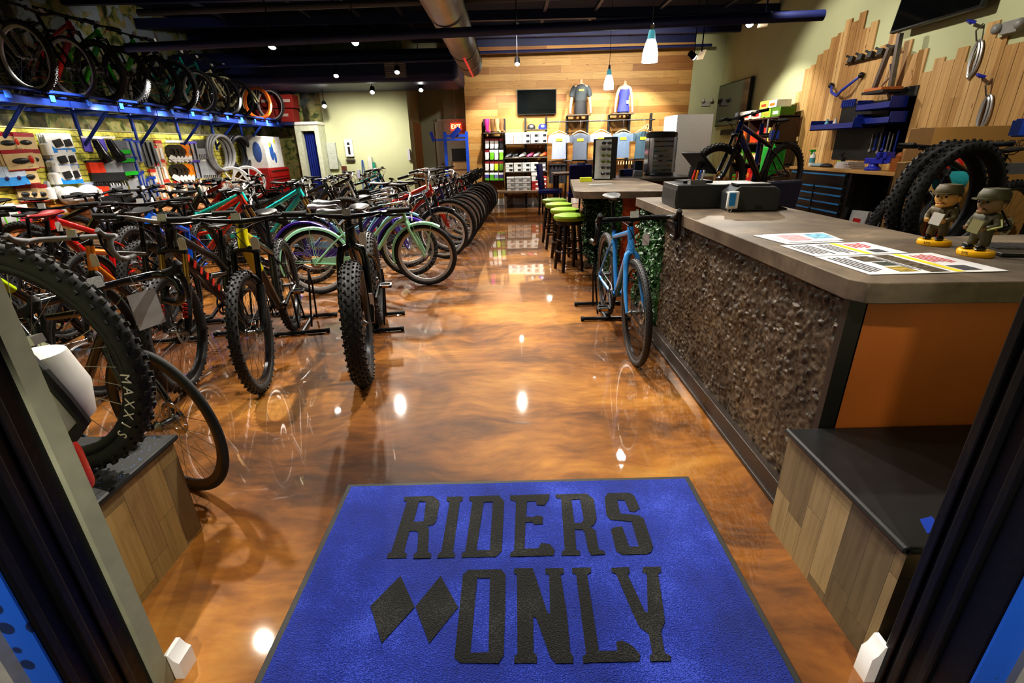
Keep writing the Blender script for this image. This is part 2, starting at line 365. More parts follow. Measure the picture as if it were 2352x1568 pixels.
# ================================================================== the room
def S(name, m_, mats, bevel=0.): return struct(m_.build(name, mats, None, bevel))
S('floor', MB().b2((-7.2, -1.2, -.1), (6.2, 15.2, 0)), m_floor())
MUR = m_mural()
S('wall_left', MB().b2((-7.05, .9, 0), (-6.9, 13.2, 4.0)), MUR)
S('wall_rear_left', MB().b2((-6.9, 13.1, 0), (-4.52, 13.25, 4.0)), MUR)
S('wall_rear_green', MB().b2((-4.52, 13.0, 0), (-2.42, 13.25, 4.0)), SAGE)
S('wall_corridor_left', MB().b2((-2.54, 13.25, 0), (-2.42, 14.7, 4.0)), SAGE)
S('wall_corridor_rear', MB().b2((-2.54, 14.7, 0), (-.8, 14.85, 4.0)), mat((.46, .48, .33), .85, var=.04, scale=2.))
S('wall_corridor_right', MB().b2((-1.0, 13.0, 0), (-.88, 14.7, 4.0)), SAGE)
PINE = m_planks([srgb('#94652f'), srgb('#b58646'), srgb('#c89f60'), srgb('#b98f52'), srgb('#8a5624')], 0, 2, .15, 1.7, .5, 3.)
S('wall_rear_wood', MB().b2((-1.0, 12.85, 0), (4.42, 13.0, 3.56)), PINE)
S('wall_rear_right', MB().b2((4.42, 12.86, 0), (5.15, 13.0, 4.0)), SAGE)
S('wall_rear_upper', MB().b2((-1.0, 12.86, 3.56), (4.42, 13.0, 4.0)), NAVY)
S('wall_right', MB().b2((5.15, .9, 0), (5.3, 13.0, 4.0)), SAGE)
S('ceiling', MB().b2((-7.05, -.2, 4.0), (5.3, 15.2, 4.1)), mat((.006, .008, .022), .8))
S('baseboard_rear', MB().b2((-1.0, 12.82, 0), (4.42, 12.85, .17)), WHITE, .006)
S('baseboard_green', MB().b2((-4.0, 12.98, 0), (-2.42, 13.0, .12)), WHITE)
# soffit and overhead steel
S('trim_soffit', MB().b2((-6.9, 11.2, 2.70), (-.98, 12.99, 3.3)), NAVY, .12)
for i, (y, z, h) in enumerate([(3.2, 3.55, .16), (4.6, 3.55, .16), (6.0, 3.55, .16), (7.4, 3.6, .16), (9.0, 3.6, .16), (10.6, 3.6, .16), (12.2, 3.62, .2)]):
    S('trim_joist', MB().b2((-6.9, y-.05, z), (5.15, y+.05, z+h)), NAVY)
for x in (-5.2, -3.6, -2.7, -1.9, .75, 1.7, 2.9, 4.1):
    S('trim_brace', MB().b2((x-.03, 2., 3.7), (x+.03, 12.8, 3.76)), mat((.03, .035, .06), .5))
S('trim_conduit', MB().tube([(-4.8, 7.06, 2.655), (3.4, 5.99, 2.61)], .052, 10), NAVY)
S('trim_conduit', MB().tube([(-5.2, 8.1, 3.27), (4.2, 7.3, 3.2)], .045, 10), mat((.05, .05, .065), .45))
S('trim_conduit', MB().tube([(-.7, 12.3, 3.36), (4.6, 12.3, 3.40)], .03, 8), NAVY)
S('trim_conduit', MB().tube([(-6.9, 10.6, 2.95), (-1., 10.6, 2.98)], .03, 8), NAVY)
S('trim_conduit', MB().tube([(1.5, 9.2, 3.3), (4.6, 9.1, 3.3)], .03, 8), NAVY)
# corridor doors
d = MB().b2((-2.42, 13.55, 0), (-2.37, 14.45, 2.05)); struct(d.build('door_1', mat(srgb('#a5713c'), .5, scale=3.)))
d = MB().b2((-1.95, 14.64, 0), (-1.02, 14.7, 2.1)); dr = struct(d.build('door_2', mat(srgb('#b9b3a2'), .6)))
MB().tube([(-1.86, 14.63, 1.02), (-1.86, 14.58, 1.02), (-1.74, 14.58, 1.0)], .014, 8).build('door_handle', CHROME, dr)
MB().b2((-1.98, 14.62, 2.1), (-1.0, 14.69, 2.16)).b2((-2.01, 14.62, 0), (-1.95, 14.69, 2.16)).build('door_frame', mat(srgb('#cfc9b4'), .6), dr)
# changing cubicle with blue curtain at the end of the mural
tc_ = thing('changing_cubicle', 'pale green changing cubicle against the end of the forest mural', 'cubicle', (-4.76, 12.8, 0))
MB().b2((-.32, -.25, 0), (-.18, .29, 2.0)).b2((.14, -.25, 0), (.24, .19, 2.0)).b2((-.18, -.25, 1.86), (.14, .19, 2.0)).build('frame_wall', mat((.55, .58, .44), .8), tc_)
MB().b2((-.35, -.29, 2.0), (.26, .19, 2.06)).build('top_cap', WHITE, tc_)
cm = MB(); pts = [(-.17+.31*i/30, -.1+.035*sin(i*1.25)) for i in range(31)]
for i in range(30):
    a, b = pts[i], pts[i+1]; cm.quad((a[0], a[1], .05), (b[0], b[1], .05), (b[0], b[1], 1.82), (a[0], a[1], 1.82))
cu = cm.build('curtain', mat((.012, .03, .26), .8)); tag(cu, 'royal blue curtain hanging in the changing cubicle doorway', 'curtain'); cu.location = (-4.76, 12.8, 0)
# storefront door opening round the camera
xl, yl = -.972, .885
q = az(2010, 1568); xr, yr = q.x, q.y
FRM = mat((.008, .009, .010), .38, .3, bump=.15, scale=9.)
S('wall_front_left', MB().b2((-7.05, .885, 0), (-1.02, .90, 4.0)), SAGE)
S('wall_front_right', MB().b2((xr+.05, yr, 0), (5.3, yr+.015, 4.0)), SAGE)
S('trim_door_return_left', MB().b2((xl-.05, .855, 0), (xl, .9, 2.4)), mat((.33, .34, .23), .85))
fm = MB().b2((xl-.16, .70, 0), (xl-.012, .856, 2.4)).b2((xl-.05, .795, 0), (xl-.004, .815, 2.4)).b2((xl-.06, .745, 0), (xl+.004, .765, 2.4)).b2((xl-.1, .69, 0), (xl-.002, .712, 2.4))
S('door_frame_left', fm, FRM, .004)
pr = ax(2225, 1568, xr+.01)
fm = MB().b2((xr+.008, pr.y, 0), (xr+.16, yr+.004, 2.4)).b2((xr-.004, yr-.05, 0), (xr+.05, yr-.028, 2.4)).b2((xr-.002, yr-.105, 0), (xr+.05, yr-.085, 2.4)).b2((xr-.001, yr-.012, 0), (xr+.05, yr+.012, 2.4))
S('door_frame_right', fm, FRM, .004)
FILM = m_film()
tag(MB().b2((xl-.072, .684, 0), (xl-.012, .6885, 2.4)).build('masking_film', FILM), 'blue dark-blotched film strip on the doorway frame beside the fire extinguisher', 'film')
tag(MB().b2((xr+.01, pr.y-.006, 0), (xr+.080, pr.y-.001, 2.4)).build('masking_film', FILM), 'blue dark-blotched film strip on the doorway frame beside the long counter', 'film')
S('trim_outer_left', MB().b2((xl-.8, .66, 0), (xl-.072, .684, 2.4)), mat((.36, .36, .33), .8))
S('trim_outer_right', MB().b2((xr+.080, pr.y-.02, 0), (xr+.8, pr.y-.002, 2.4)), mat((.36, .36, .33), .8))
bb = [(0, 0), (.035, 0), (.035, .085), (.022, .10), (.012, .13), (0, .13)]
S('baseboard_front_left', MB().prism([(xl-.01+a, b*.72) for a, b in bb], .905, .96, 'xz'), WHITE)
S('baseboard_front_right', MB().prism([(xr+.006-a, b*1.05) for a, b in bb], yr+.002, yr+.045, 'xz'), WHITE)

# ------------------------------------------------------------------ ceiling fittings
t = thing('spiral_duct', 'silver spiral ventilation duct hanging under the dark ceiling', 'duct', (-.68, 0, 2.92))
dm = MB(); prof = []
for i in range(150):
    y = 3.0 + i*.052; prof += [(.215, y), (.226, y+.010), (.215, y+.012)]
prof += [(.215, 10.7), (.205, 10.72), (.0, 10.74)]
dm.lathe(prof, 28, axis='y').build('pipe', mat((.42, .42, .43), .36, .9, scale=4.), t)
for y in (8.9, 9.9): MB().lathe([(.224, y-.03), (.232, y-.02), (.232, y+.02), (.224, y+.03)], 28, axis='y').build('joint_collar', mat((.10, .10, .11), .4, .8), t)
MB().b2((.02, 8.6, -.232), (.05, 10.7, -.214)).build('light_strip', mat((.5, .012, .02), .4, emit=.5), t)
for y in (5.5, 8.3): MB().b2((-.01, y, .2), (.01, y+.02, 1.08)).build('hanger', BLACKM, t)
p = ay(908, 160, 11.18); t = tag(MB().b2((p.x-.22, 11.17, p.z-.14), (p.x+.22, 11.2, p.z+.14)).build('air_vent', mat((.20, .20, .2), .6)), 'grey rectangular air vent on the dark soffit', 'vent')
g_ = MB()
for i in range(8): g_.box((p.x, 11.16, p.z-.11+i*.031), (.38, .012, .016), (.5, 0, 0))
g_.build('grille', mat((.3, .3, .3), .5), t)
LIGHTS = []
def lamp(name, loc, aim, power, angle, blend=.5, col=(1, .93, .82), rad=.045):
    ld = bpy.data.lights.new(name, 'SPOT'); ld.energy = power; ld.spot_size = R_(angle); ld.spot_blend = blend; ld.color = col; ld.shadow_soft_size = rad
    o = bpy.data.objects.new(name, ld); C.objects.link(o); o.location = loc
    o.rotation_euler = (Vector(aim)-Vector(loc)).to_track_quat('-Z', 'Y').to_euler(); return o
BULB = mat((1, .95, .88), .4, emit=28.)
nsp = 0
SPOTDESC = []
def spot(px, py, y, aim, power, angle, where, blend=.5, col=(1, .93, .82), z=None):
    p = ay(px, py, y)
    t = thing('track_spotlight', 'small black spotlight ' + where, 'spotlight', p, 0, 'ceiling spotlights')
    dv = (Vector(aim)-p).normalized(); q = dv.to_track_quat('-Z', 'Y')
    can = MB(); can.M = q.to_matrix().to_4x4(); can.lathe([(.02, .12), (.05, .11), (.055, -.01), (.048, -.012), (.045, .02)], 14); can.build('can', BLACKM, t)
    lens = MB(); lens.M = q.to_matrix().to_4x4(); lens.sph((0, 0, -.012), (.045, .045, .02), 12, 6); lens.build('lens', BULB, t)
    MB().cyl((0, 0, .05), (0, 0, min(.9, 3.98-p.z)), .007, n=6).build('stem', BLACKM, t)
    lamp('spot_beam', p+dv*.06, aim, power, angle, blend, col)
    return t
# ================================================================== bicycles (x forward, wheels on z = 0)
KIND = {
 'mtb':    dict(R=.37, w=.029, wb=1.14, fork='sus', bar='flat', st=.44, ht=.11, knob=1, hw=.38),
 'trail':  dict(R=.37, w=.030, wb=1.18, fork='sus', bar='flat', st=.42, ht=.11, knob=1, hw=.39, shock=1, rise=.03),
 'fat':    dict(R=.385, w=.056, wb=1.12, fork='fat', bar='flat', st=.44, ht=.11, knob=2, hw=.37),
 'gravel': dict(R=.352, w=.021, wb=1.03, fork='rigid', bar='drop', st=.50, ht=.14, knob=3),
 'road':   dict(R=.340, w=.0135, wb=.99, fork='rigid', bar='drop', st=.52, ht=.14, knob=0),
 'hybrid': dict(R=.348, w=.020, wb=1.06, fork='rigid', bar='flat', st=.48, ht=.15, knob=0, hw=.31, rise=.04),
 'city':   dict(R=.345, w=.024, wb=1.10, fork='rigid', bar='swept', st=.46, ht=.16, knob=0, lift=.10),
 'cruiser':dict(R=.335, w=.026, wb=1.10, fork='rigid', bar='swept', st=.42, ht=.09, knob=0, fender=1, lift=.08),
 'highbar':dict(R=.335, w=.026, wb=1.10, fork='rigid', bar='swept', st=.42, ht=.13, knob=0, fender=1, lift=.24),
 'kid':    dict(R=.255, w=.025, wb=.84, fork='sus', bar='flat', st=.30, ht=.10, knob=0, hw=.28, rise=.05),
}
_W = {}
def wheel_meshes(R, w, knob):
    key = (R, w, knob)
    if key in _W: return _W[key]
    T = MB(); Rc = R-w
    n, k = 56, 10
    for i in range(n):
        for j in range(k):
            a = 2*PI*i/n; b = 2*PI*j/k
            T.v.append(((Rc+w*cos(b))*cos(a), w*sin(b), (Rc+w*cos(b))*sin(a)))
    for i in range(n):
        for j in range(k): T.f.append((i*k+j, i*k+(j+1) % k, ((i+1) % n)*k+(j+1) % k, ((i+1) % n)*k+j)); T.mi.append(0)
    if knob:
        rows = {1: [(-62, .012, 44), (-28, .013, 44), (0, .014, 44), (28, .013, 44), (62, .012, 44)],
                2: [(-70, .014, 46), (-48, .015, 46), (-25, .016, 46), (0, .018, 46), (25, .016, 46), (48, .015, 46), (70, .014, 46)],
                3: [(-58, .006, 84), (-20, .006, 84), (20, .006, 84), (58, .006, 84)]}[knob]
        for ri, (deg, s, cnt) in enumerate(rows):
            b = R_(deg); hh = {1: .0055, 2: .006, 3: .002}[knob]
            for i in range(cnt):
                a = 2*PI*(i+(.5 if ri % 2 else 0))/cnt
                er = Vector((cos(a), 0, sin(a))); ey = Vector((0, 1, 0)); et = er.cross(ey)
                nn = er*cos(b)+ey*sin(b); tt = ey*cos(b)-er*sin(b)
                c = er*Rc + nn*(w+hh*.4)
                rot = Matrix((et, tt, nn)).transposed()
                T.box(c, (s*1.15, s*.8, hh*2), rot, .8)
    rim = MB(); ri = R-2*w; d = .022 if w > .018 else .028; hwid = max(.011, w*.62 if knob != 2 else .036)
    rim.lathe([(ri+.006, -hwid), (ri-.004, -hwid*1.05), (ri-d, -hwid*.5), (ri-d, hwid*.5), (ri-.004, hwid*1.05), (ri+.006, hwid), (ri+.006, -hwid)], 48, axis='y')
    sp = MB(); sp.lathe([(.006, -.062), (.008, -.052), (.026, -.034), (.026, -.029), (.014, -.024), (.014, .024), (.026, .029), (.026, .034), (.008, .052), (.006, .062)], 12, axis='y')
    for i in range(28):
        a = 2*PI*i/28; sgn = 1 if i % 2 else -1; off = R_(52)*(1 if i % 4 < 2 else -1)
        sp.tube([(.025*cos(a+off), .03*sgn, .025*sin(a+off)), ((ri-d)*cos(a), .002*sgn, (ri-d)*sin(a))], .0011, 3)
    ro = MB(); ro.lathe([(.055, .036), (.078, .036), (.078, .038), (.055, .038), (.055, .036)], 24, axis='y')
    for i in range(6): ro.box((.037*cos(i*PI/3), .037, .037*sin(i*PI/3)), (.045, .002, .007), (0, -i*PI/3, 0))
    _W[key] = (T.mesh('tire'), rim.mesh('rim'), sp.mesh('spokes'), ro.mesh('brake_rotor')); return _W[key]

def lerp(a, b, t): return Vector(a)+(Vector(b)-Vector(a))*t
def saddle_mesh():
    s = MB(); st = [(-.13, .03, .0, .02), (-.12, .062, .012, .03), (-.08, .072, .016, .035), (-.03, .058, .006, .032), (.03, .034, 0, .03), (.09, .022, .002, .026), (.13, .018, .004, .022), (.145, .008, -.002, .010)]
    n = 10
    for x, hw, zt, th in st:
        for j in range(n):
            q = 2*PI*j/n; s.v.append((x, hw*cos(q), zt - th*.5 + th*.5*sin(q)*(1 if sin(q) > 0 else 1.2)))
    for i in range(len(st)-1):
        for j in range(n): s.f.append((i*n+j, i*n+(j+1) % n, (i+1)*n+(j+1) % n, (i+1)*n+j)); s.mi.append(0)
    s.f += [tuple(range(n)), tuple((len(st)-1)*n+j for j in range(n))]; s.mi += [0, 0]
    for y in (-.02, .02): s.tube([(-.09, y*1.3, -.02), (-.05, y, -.045), (.04, y, -.045), (.10, y*.5, -.015)], .0035, 5)
    return s
_P = {}
def bike_parts(kind):
    if kind in _P: return _P[kind]
    k = KIND[kind]; R, w, wb = k['R'], k['w'], k['wb']
    xr, xf = -wb*.44, wb*.56
    H = Vector((xf, 0, R)); RH = Vector((xr, 0, R)); cs = .42 if kind != 'kid' else .33
    BB = Vector((xr+cs, 0, R-.05 if kind != 'kid' else R-.01))
    sa = R_(73 if k['bar'] != 'swept' else 68); ST = BB+Vector((-cos(sa), 0, sin(sa)))*k['st']
    ha = R_(70 if k['fork'] in ('sus', 'fat') else 72); s = Vector((-cos(ha), 0, sin(ha))); nrm = Vector((sin(ha), 0, cos(ha)))
    Lc = R + w + {'sus': .10, 'fat': .045, 'rigid': .028}[k['fork']]
    if kind == 'kid': Lc = R+.09
    CR = H - nrm*.045 + s*Lc; HB = CR+s*.018; HT = HB+s*k['ht']
    P = []
    thick = {'road': .015, 'gravel': .019, 'hybrid': .018, 'city': .016, 'cruiser': .0175, 'highbar': .0175, 'kid': .017}.get(kind, .027)
    # frame: slot 0 body, slot 1 front section
    f = MB(); f.mat(1).tube([HB-s*.005, lerp(HB, HT, .5), HT+s*.005], [thick*1.25, thick*1.12, thick*1.2], 12)
    hl = lerp(HB, HT, .22); hh = lerp(HB, HT, .80); sl = lerp(BB, ST, .88)
    if k['bar'] == 'swept':
        f.mat(0)
        def S_(a, b, up): 
            return [a, lerp(a, b, .16)+Vector((0, 0, .035+up)), lerp(a, b, .34)+Vector((0, 0, .03+up)), lerp(a, b, .6)+Vector((0, 0, -.035)), lerp(a, b, .8)+Vector((0, 0, -.03)), b]
        f.tube(S_(hh, lerp(BB, ST, .42), .0), thick, 10); f.tube(S_(hl, BB, .0), thick*1.1, 10)
    else:
        tt = [hh, lerp(hh, sl, .36), lerp(hh, sl, .36), sl]
        if kind == 'trail': tt = [hh, lerp(hh, sl, .4)+Vector((0, 0, -.03)), lerp(hh, sl, .75)+Vector((0, 0, -.05)), lerp(BB, ST, .62)]
        f.mat(1).tube(tt[:2], [thick, thick*.95], 10); f.mat(0).tube(tt[2:] if kind != 'trail' else tt[1:], thick*.9, 10)
        m_ = lerp(hl, BB, .36); f.mat(1).tube([hl, m_], [thick*1.25, thick*1.35], 10); f.mat(0).tube([m_, BB], [thick*1.35, thick*1.2], 10)
    f.mat(0).tube([BB, ST], thick*.85, 10)
    f.tube([BB+Vector((0, -.036, 0)), BB+Vector((0, .036, 0))], .024, 12)
    yw = max(.035, w+.012)
    for sg in (-1, 1):
        A = BB+Vector((-.03, sg*.018, 0)); B = RH+Vector((0, sg*.062, 0))
        f.tube([A, BB+Vector((-.10, sg*yw, .004)), lerp(A, B, .7)+Vector((0, sg*.012, 0)), B], [.013, .012, .010, .009], 8)
        T2 = lerp(BB, ST, .80); f.tube([T2+Vector((0, sg*.014, 0)), lerp(T2, RH, .28)+Vector((0, sg*yw, .012)), B], [.010, .0085, .008], 8)
        f.box(B, (.04, .006, .045))
    if k.get('shock'):
        f.mat(1).tube([lerp(BB, ST, .55)+Vector((.02, 0, 0)), lerp(hl, BB, .62)+Vector((-.02, 0, .05))], [.021, .021], 12)
        f.mat(0).tube([lerp(BB, ST, .55)+Vector((-.06, 0, .02)), lerp(BB, ST, .5)+Vector((.05, 0, .02))], .02, 8)
    P.append(('frame', f.mesh('frame'), ['frame', 'front'], None, False, None))
    # fork
    fk = MB(); stz = None
    if k['fork'] == 'sus':
        hy = .064 if kind != 'kid' else .052
        cw_ = MB().tube([CR+Vector((0, -hy-.012, 0)), CR+s*.018, CR+Vector((0, hy+.012, 0))], [.02, .024, .02], 10)
        mid = Lc*.50; stz = MB()
        for sg in (-1, 1):
            y = Vector((0, sg*hy, 0)); base = H - nrm*.012
            top = CR+y-s*.0; low = CR - s*(Lc-mid-.04)+y
            stz.tube([top, low-s*.03], .0165, 10)
            fk.tube([low, low-s*.02, H+y*.98-nrm*.018+s*.03, H+y*.97], [.0235, .024, .021, .014], 10)
            cw_.tube([CR+y-s*.02, CR+y+s*.028], .021, 10)
        lo = CR - s*(Lc-mid-.04); ar = []
        for i in range(9):
            q = PI*i/8; ar.append(lo+Vector((0, -hy*cos(q), 0))+s*(.062*sin(q))+nrm*.028*sin(q))
        fk.tube(ar, .0095, 8, flat=1.5)
    else:
        hy = .054 if k['fork'] == 'rigid' else .088; cw = max(.03, w+.016)
        for sg in (-1, 1):
            fk.tube([CR+Vector((0, sg*cw*.25, .0)), CR-s*.02+Vector((0, sg*cw*.85, 0)), CR-s*.075+Vector((0, sg*cw*1.05, 0)), lerp(CR, H, .62)-nrm*.006+Vector((0, sg*hy, 0)), H+Vector((0, sg*hy, 0))],
                    [.018, .019, .0175, .014, .010] if k['fork'] == 'rigid' else [.024, .026, .024, .019, .013], 10, flat=1.)
        fk.tube([CR+s*.022, CR-s*.012], [thick*1.2, .022], 10)
    P.append(('fork', fk.mesh('fork'), ['fork'], None, True, None))
    if stz: P.append(('fork_crown', cw_.mesh('fork_crown'), ['fork'], 'fork', False, None)); P.append(('stanchion', stz.mesh('stanchion'), ['stanchion'], 'fork', False, None))
    # bar and stem
    top = HT+s*.035; Bc = top+nrm*(.05 if k['bar'] != 'drop' else .085)+s*.008
    sm = MB(); sm.tube([HT-s*.0, HT+s*.05], .0185, 10).tube([top, Bc], [.017, .019], 10).box(Bc, (.03, .045, .035), (0, ha-PI/2, 0))
    bar = MB(); grips = []; hw = k.get('hw', .33); rise = k.get('rise', .015); LV = []
    if k['bar'] == 'flat':
        half = [(0, 0, 0), (0, .05, 0), (.0, .12, rise*.5), (-.012, .2, rise), (-.04, hw, rise+.008)]
        pts = [Bc+Vector((a, -b, c)) for a, b, c in reversed(half[1:])]+[Bc+Vector(p) for p in half]
        bar.tube(pts, [.0115, .0115, .0125, .0155, .0158, .0155, .0125, .0115, .0115], 10)
        for sg in (-1, 1):
            e = Bc+Vector((-.04, sg*hw, rise+.008)); i_ = Bc+Vector((-.025, sg*(hw-.13), rise+.006))
            levers = MB(); LV.append(levers)
            g = MB().tube([i_, lerp(i_, e, .05), lerp(i_, e, .1), lerp(i_, e, .95), e+Vector((0, sg*.004, 0))], [.019, .019, .0165, .0165, .018], 10); grips.append(g)
            c0 = i_+Vector((.005, -sg*.02, 0))
            levers.box(c0+Vector((.022, 0, -.01)), (.05, .026, .028)).tube([c0+Vector((.045, 0, -.015)), c0+Vector((.062, sg*.05, -.018)), c0+Vector((.05, sg*.115, -.016))], [.008, .007, .006], 6)
            levers.box(c0+Vector((-.008, -sg*.04, -.022)), (.03, .034, .024))
            levers.tube([c0+Vector((.03, -sg*.03, -.01)), Bc+Vector((.10, sg*.10, -.01)), Bc+Vector((.11, sg*.0, -.06)), lerp(HB, HT, .3)+Vector((.035, -sg*.025, -.03))], .0026, 5)
    elif k['bar'] == 'drop':
        half = [(0, 0, 0), (0, .10, 0), (.004, .205, 0), (.03, .232, .0), (.075, .238, -.004), (.108, .243, -.03), (.116, .247, -.07), (.095, .251, -.112), (.05, .255, -.132), (-.03, .26, -.13)]
        pts = [Bc+Vector((a, -b, c)) for a, b, c in reversed(half[1:])]+[Bc+Vector(p) for p in half]
        bar.tube(pts, .0158, 10)
        for sg in (-1, 1):
            h = MB(); h.tube([Bc+Vector((.06, sg*.238, .004)), Bc+Vector((.10, sg*.239, .012)), Bc+Vector((.142, sg*.239, .028)), Bc+Vector((.158, sg*.239, .052)), Bc+Vector((.150, sg*.239, .064))], [.017, .019, .0185, .017, .009], 10)
            grips.append(h)
            levers = MB(); LV.append(levers)
            levers.tube([Bc+Vector((.158, sg*.239, .03)), Bc+Vector((.168, sg*.242, -.02)), Bc+Vector((.148, sg*.251, -.085)), Bc+Vector((.135, sg*.257, -.105))], [.011, .010, .009, .005], 6, flat=.7)
            bar.tube([Bc+Vector((.0, sg*.08, -.008)), Bc+Vector((.085, sg*.05, -.03)), lerp(HB, HT, .5)+Vector((.04, -sg*.012, 0))], .0024, 5)
    else:
        L_ = k['lift']; half = [(0, 0, 0), (.02, .05, L_*.25), (.03, .14, L_*.85), (.02, .24, L_), (-.04, .31, L_), (-.14, .335, L_-.02), (-.26, .335, L_-.05)]
        pts = [Bc+Vector((a, -b, c)) for a, b, c in reversed(half[1:])]+[Bc+Vector(p) for p in half]
        bar.tube(pts, .0118, 10)
        for sg in (-1, 1):
            a_ = Bc+Vector((-.14, sg*.335, L_-.02)); b_ = Bc+Vector((-.27, sg*.335, L_-.052))
            grips.append(MB().tube([a_, lerp(a_, b_, .08), lerp(a_, b_, .95), b_], [.019, .0165, .0165, .018], 10))
            levers = MB(); LV.append(levers)
            levers.tube([Bc+Vector((-.06, sg*.32, L_-.004)), Bc+Vector((-.08, sg*.345, L_-.045)), Bc+Vector((-.18, sg*.345, L_-.07))], .006, 6)
            bar.tube([Bc+Vector((-.04, sg*.31, L_)), Bc+Vector((.08, sg*.16, L_*.7)), Bc+Vector((.09, sg*.03, -.02)), lerp(HB, HT, .3)+Vector((.03, 0, -.03))], .0026, 5)
    P.append(('handlebar', bar.mesh('handlebar'), ['bar'], None, True, None))
    for g in grips: P.append(('grip' if k['bar'] != 'drop' else 'brake_hood', g.mesh('grip'), ['grip'], 'handlebar', False, None))
    for lv in LV: P.append(('brake_lever', lv.mesh('brake_lever'), ['lever'], 'handlebar', False, None))
    rf = MB().box(Bc+Vector((.03, 0, .03)), (.012, .05, .04), (0, -.15, 0)); P.append(('reflector', rf.mesh('reflector'), ['reflector'], 'handlebar', False, None))
    P.append(('stem', sm.mesh('stem'), ['stem'], None, True, None))
    # seat
    SP = ST+Vector((-cos(sa), 0, sin(sa)))*(.20 if kind in ('road', 'gravel', 'mtb', 'fat') else .13)
    P.append(('seat_post', MB().tube([lerp(BB, ST, .9), SP], .0145, 10).tube([ST-(ST-BB).normalized()*.012, ST+(ST-BB).normalized()*.012], thick+.003, 10).mesh('seat_post'), ['post'], None, False, None))
    sd = saddle_mesh(); off = SP+Vector((.01, 0, .05)); sc = 1.12 if k['bar'] == 'swept' else 1.
    sd.v = [(a*sc+off.x, b*sc*(1.15 if sc > 1 else 1), c*(1.3 if sc > 1 else 1)+off.z) for a, b, c in sd.v]; P.append(('saddle', sd.mesh('saddle'), ['saddle'], None, False, None))
    # drivetrain, right-hand side = -y
    ck = MB(); rr = .085 if kind != 'kid' else .06; cl = .17 if kind != 'kid' else .13; ca = R_(-20)
    ck.lathe([(rr-.016, -.048), (rr, -.047), (rr, -.043), (rr-.016, -.042), (rr-.016, -.048)], 32, c=BB, axis='y')
    for i in range(5): ck.box(BB+Vector((.05*cos(i*1.2566), -.045, .05*sin(i*1.2566)))*1, (.07, .005, .013), (0, -i*1.2566, 0))
    arm = Vector((cos(ca), 0, sin(ca)))*cl
    ck.tube([BB+Vector((0, -.05, 0)), BB+Vector((0, -.072, 0))+arm], [.016, .011], 8).tube([BB+Vector((0, .05, 0)), BB+Vector((0, .072, 0))-arm], [.016, .011], 8)
    P.append(('crankset', ck.mesh('crankset'), ['crank'], None, False, None))
    for sg, a_ in ((-1, arm), (1, -arm)):
        c = BB+a_+Vector((0, sg*.125, 0)); pd = MB()
        pd.box(c+Vector((.04, 0, 0)), (.012, .09, .02)).box(c-Vector((.04, 0, 0)), (.012, .09, .02)).box(c+Vector((0, .04, 0)), (.085, .012, .018)).box(c-Vector((0, .04, 0)), (.085, .012, .018)).cyl(c-Vector((0, sg*.05, 0)), c+Vector((0, sg*.04, 0)), .01, n=8)
        pd.mat(1).box(c+Vector((.047, 0, 0)), (.004, .05, .012)).box(c-Vector((.047, 0, 0)), (.004, .05, .012))
        P.append(('pedal', pd.mesh('pedal'), ['pedal', 'amber'], 'crankset', False, None))
    ch = MB(); rc = .04
    lp = [BB+Vector((rr*sin(q), -.045, rr*cos(q))) for q in [PI*i/8 for i in range(9)]]+[RH+Vector((-rc*sin(q), -.045, -rc*cos(q))) for q in [PI*i/6 for i in range(7)]]
    ch.tube(lp, .0042, 5, closed=True)
    ch.lathe([(.02, -.058), (.03, -.056), (.055, -.040), (.055, -.036), (.02, -.034)], 20, c=RH, axis='y')
    if k['bar'] != 'swept' or kind == 'city': ch.tube([RH+Vector((0, -.066, -.02)), RH+Vector((.03, -.07, -.07)), RH+Vector((.05, -.06, -.13))], .013, 6)
    P.append(('chain', ch.mesh('chain'), ['chain'], None, False, None))
    if k.get('fender'):
        for nm, hub, a0, a1, stv in (('rear_fender', RH, 25, 200, False), ('front_fender', H, 60, 195, True)):
            fd = MB(); n = 20; Rf = R+.016
            for i in range(n+1):
                a = R_(a0+(a1-a0)*i/n)
                for y, dr in ((-.036, -.02), (-.026, 0), (0, .008), (.026, 0), (.036, -.02)):
                    fd.v.append((hub.x+(Rf+dr)*cos(a), y, hub.z+(Rf+dr)*sin(a)))
            for i in range(n):
                for j in range(4): fd.f.append((i*5+j, i*5+j+1, (i+1)*5+j+1, (i+1)*5+j)); fd.mi.append(0)
            for aa in ((a0+a1)/2-20, a0+14 if nm == 'front_fender' else a1-24):
                a = R_(aa)
                for sg in (-1, 1): fd.tube([hub+Vector((0, sg*.06, 0)), hub+Vector((Rf*cos(a), sg*.034, Rf*sin(a)))], .0035, 5)
            P.append((nm, fd.mesh(nm), ['fender'], None, stv, None))
        cg = MB(); a = BB+Vector((.09, -.052, 0)); b = RH+Vector((-.03, -.052, 0)); cg.prism([(a.x-.09, a.z+.1), (a.x, a.z+.06), (a.x+.01, a.z), (a.x-.05, a.z-.02), (b.x, b.z-.0), (b.x, b.z+.05)], -.056, -.05)
        P.append(('chain_guard', cg.mesh('chain_guard'), ['fender'], None, False, None))
    tg = MB(); tp = Bc+Vector((.02, .075, -.012))
    tg.mat(1).tube([tp, tp+Vector((.02, 0, -.08))], .0012, 3); tg.mat(0); q0 = tp+Vector((.02, 0, -.08))
    tg.prism([(q0.y-.010, q0.z), (q0.y+.010, q0.z), (q0.y+.022, q0.z-.015), (q0.y+.022, q0.z-.075), (q0.y-.022, q0.z-.075), (q0.y-.022, q0.z-.015)], q0.x-.001, q0.x+.001, 'yz')
    P.append(('price_tag', tg.mesh('price_tag'), ['tag', 'lever'], None, True, None))
    tm, rm, spm, rom = wheel_meshes(R, w, k['knob'])
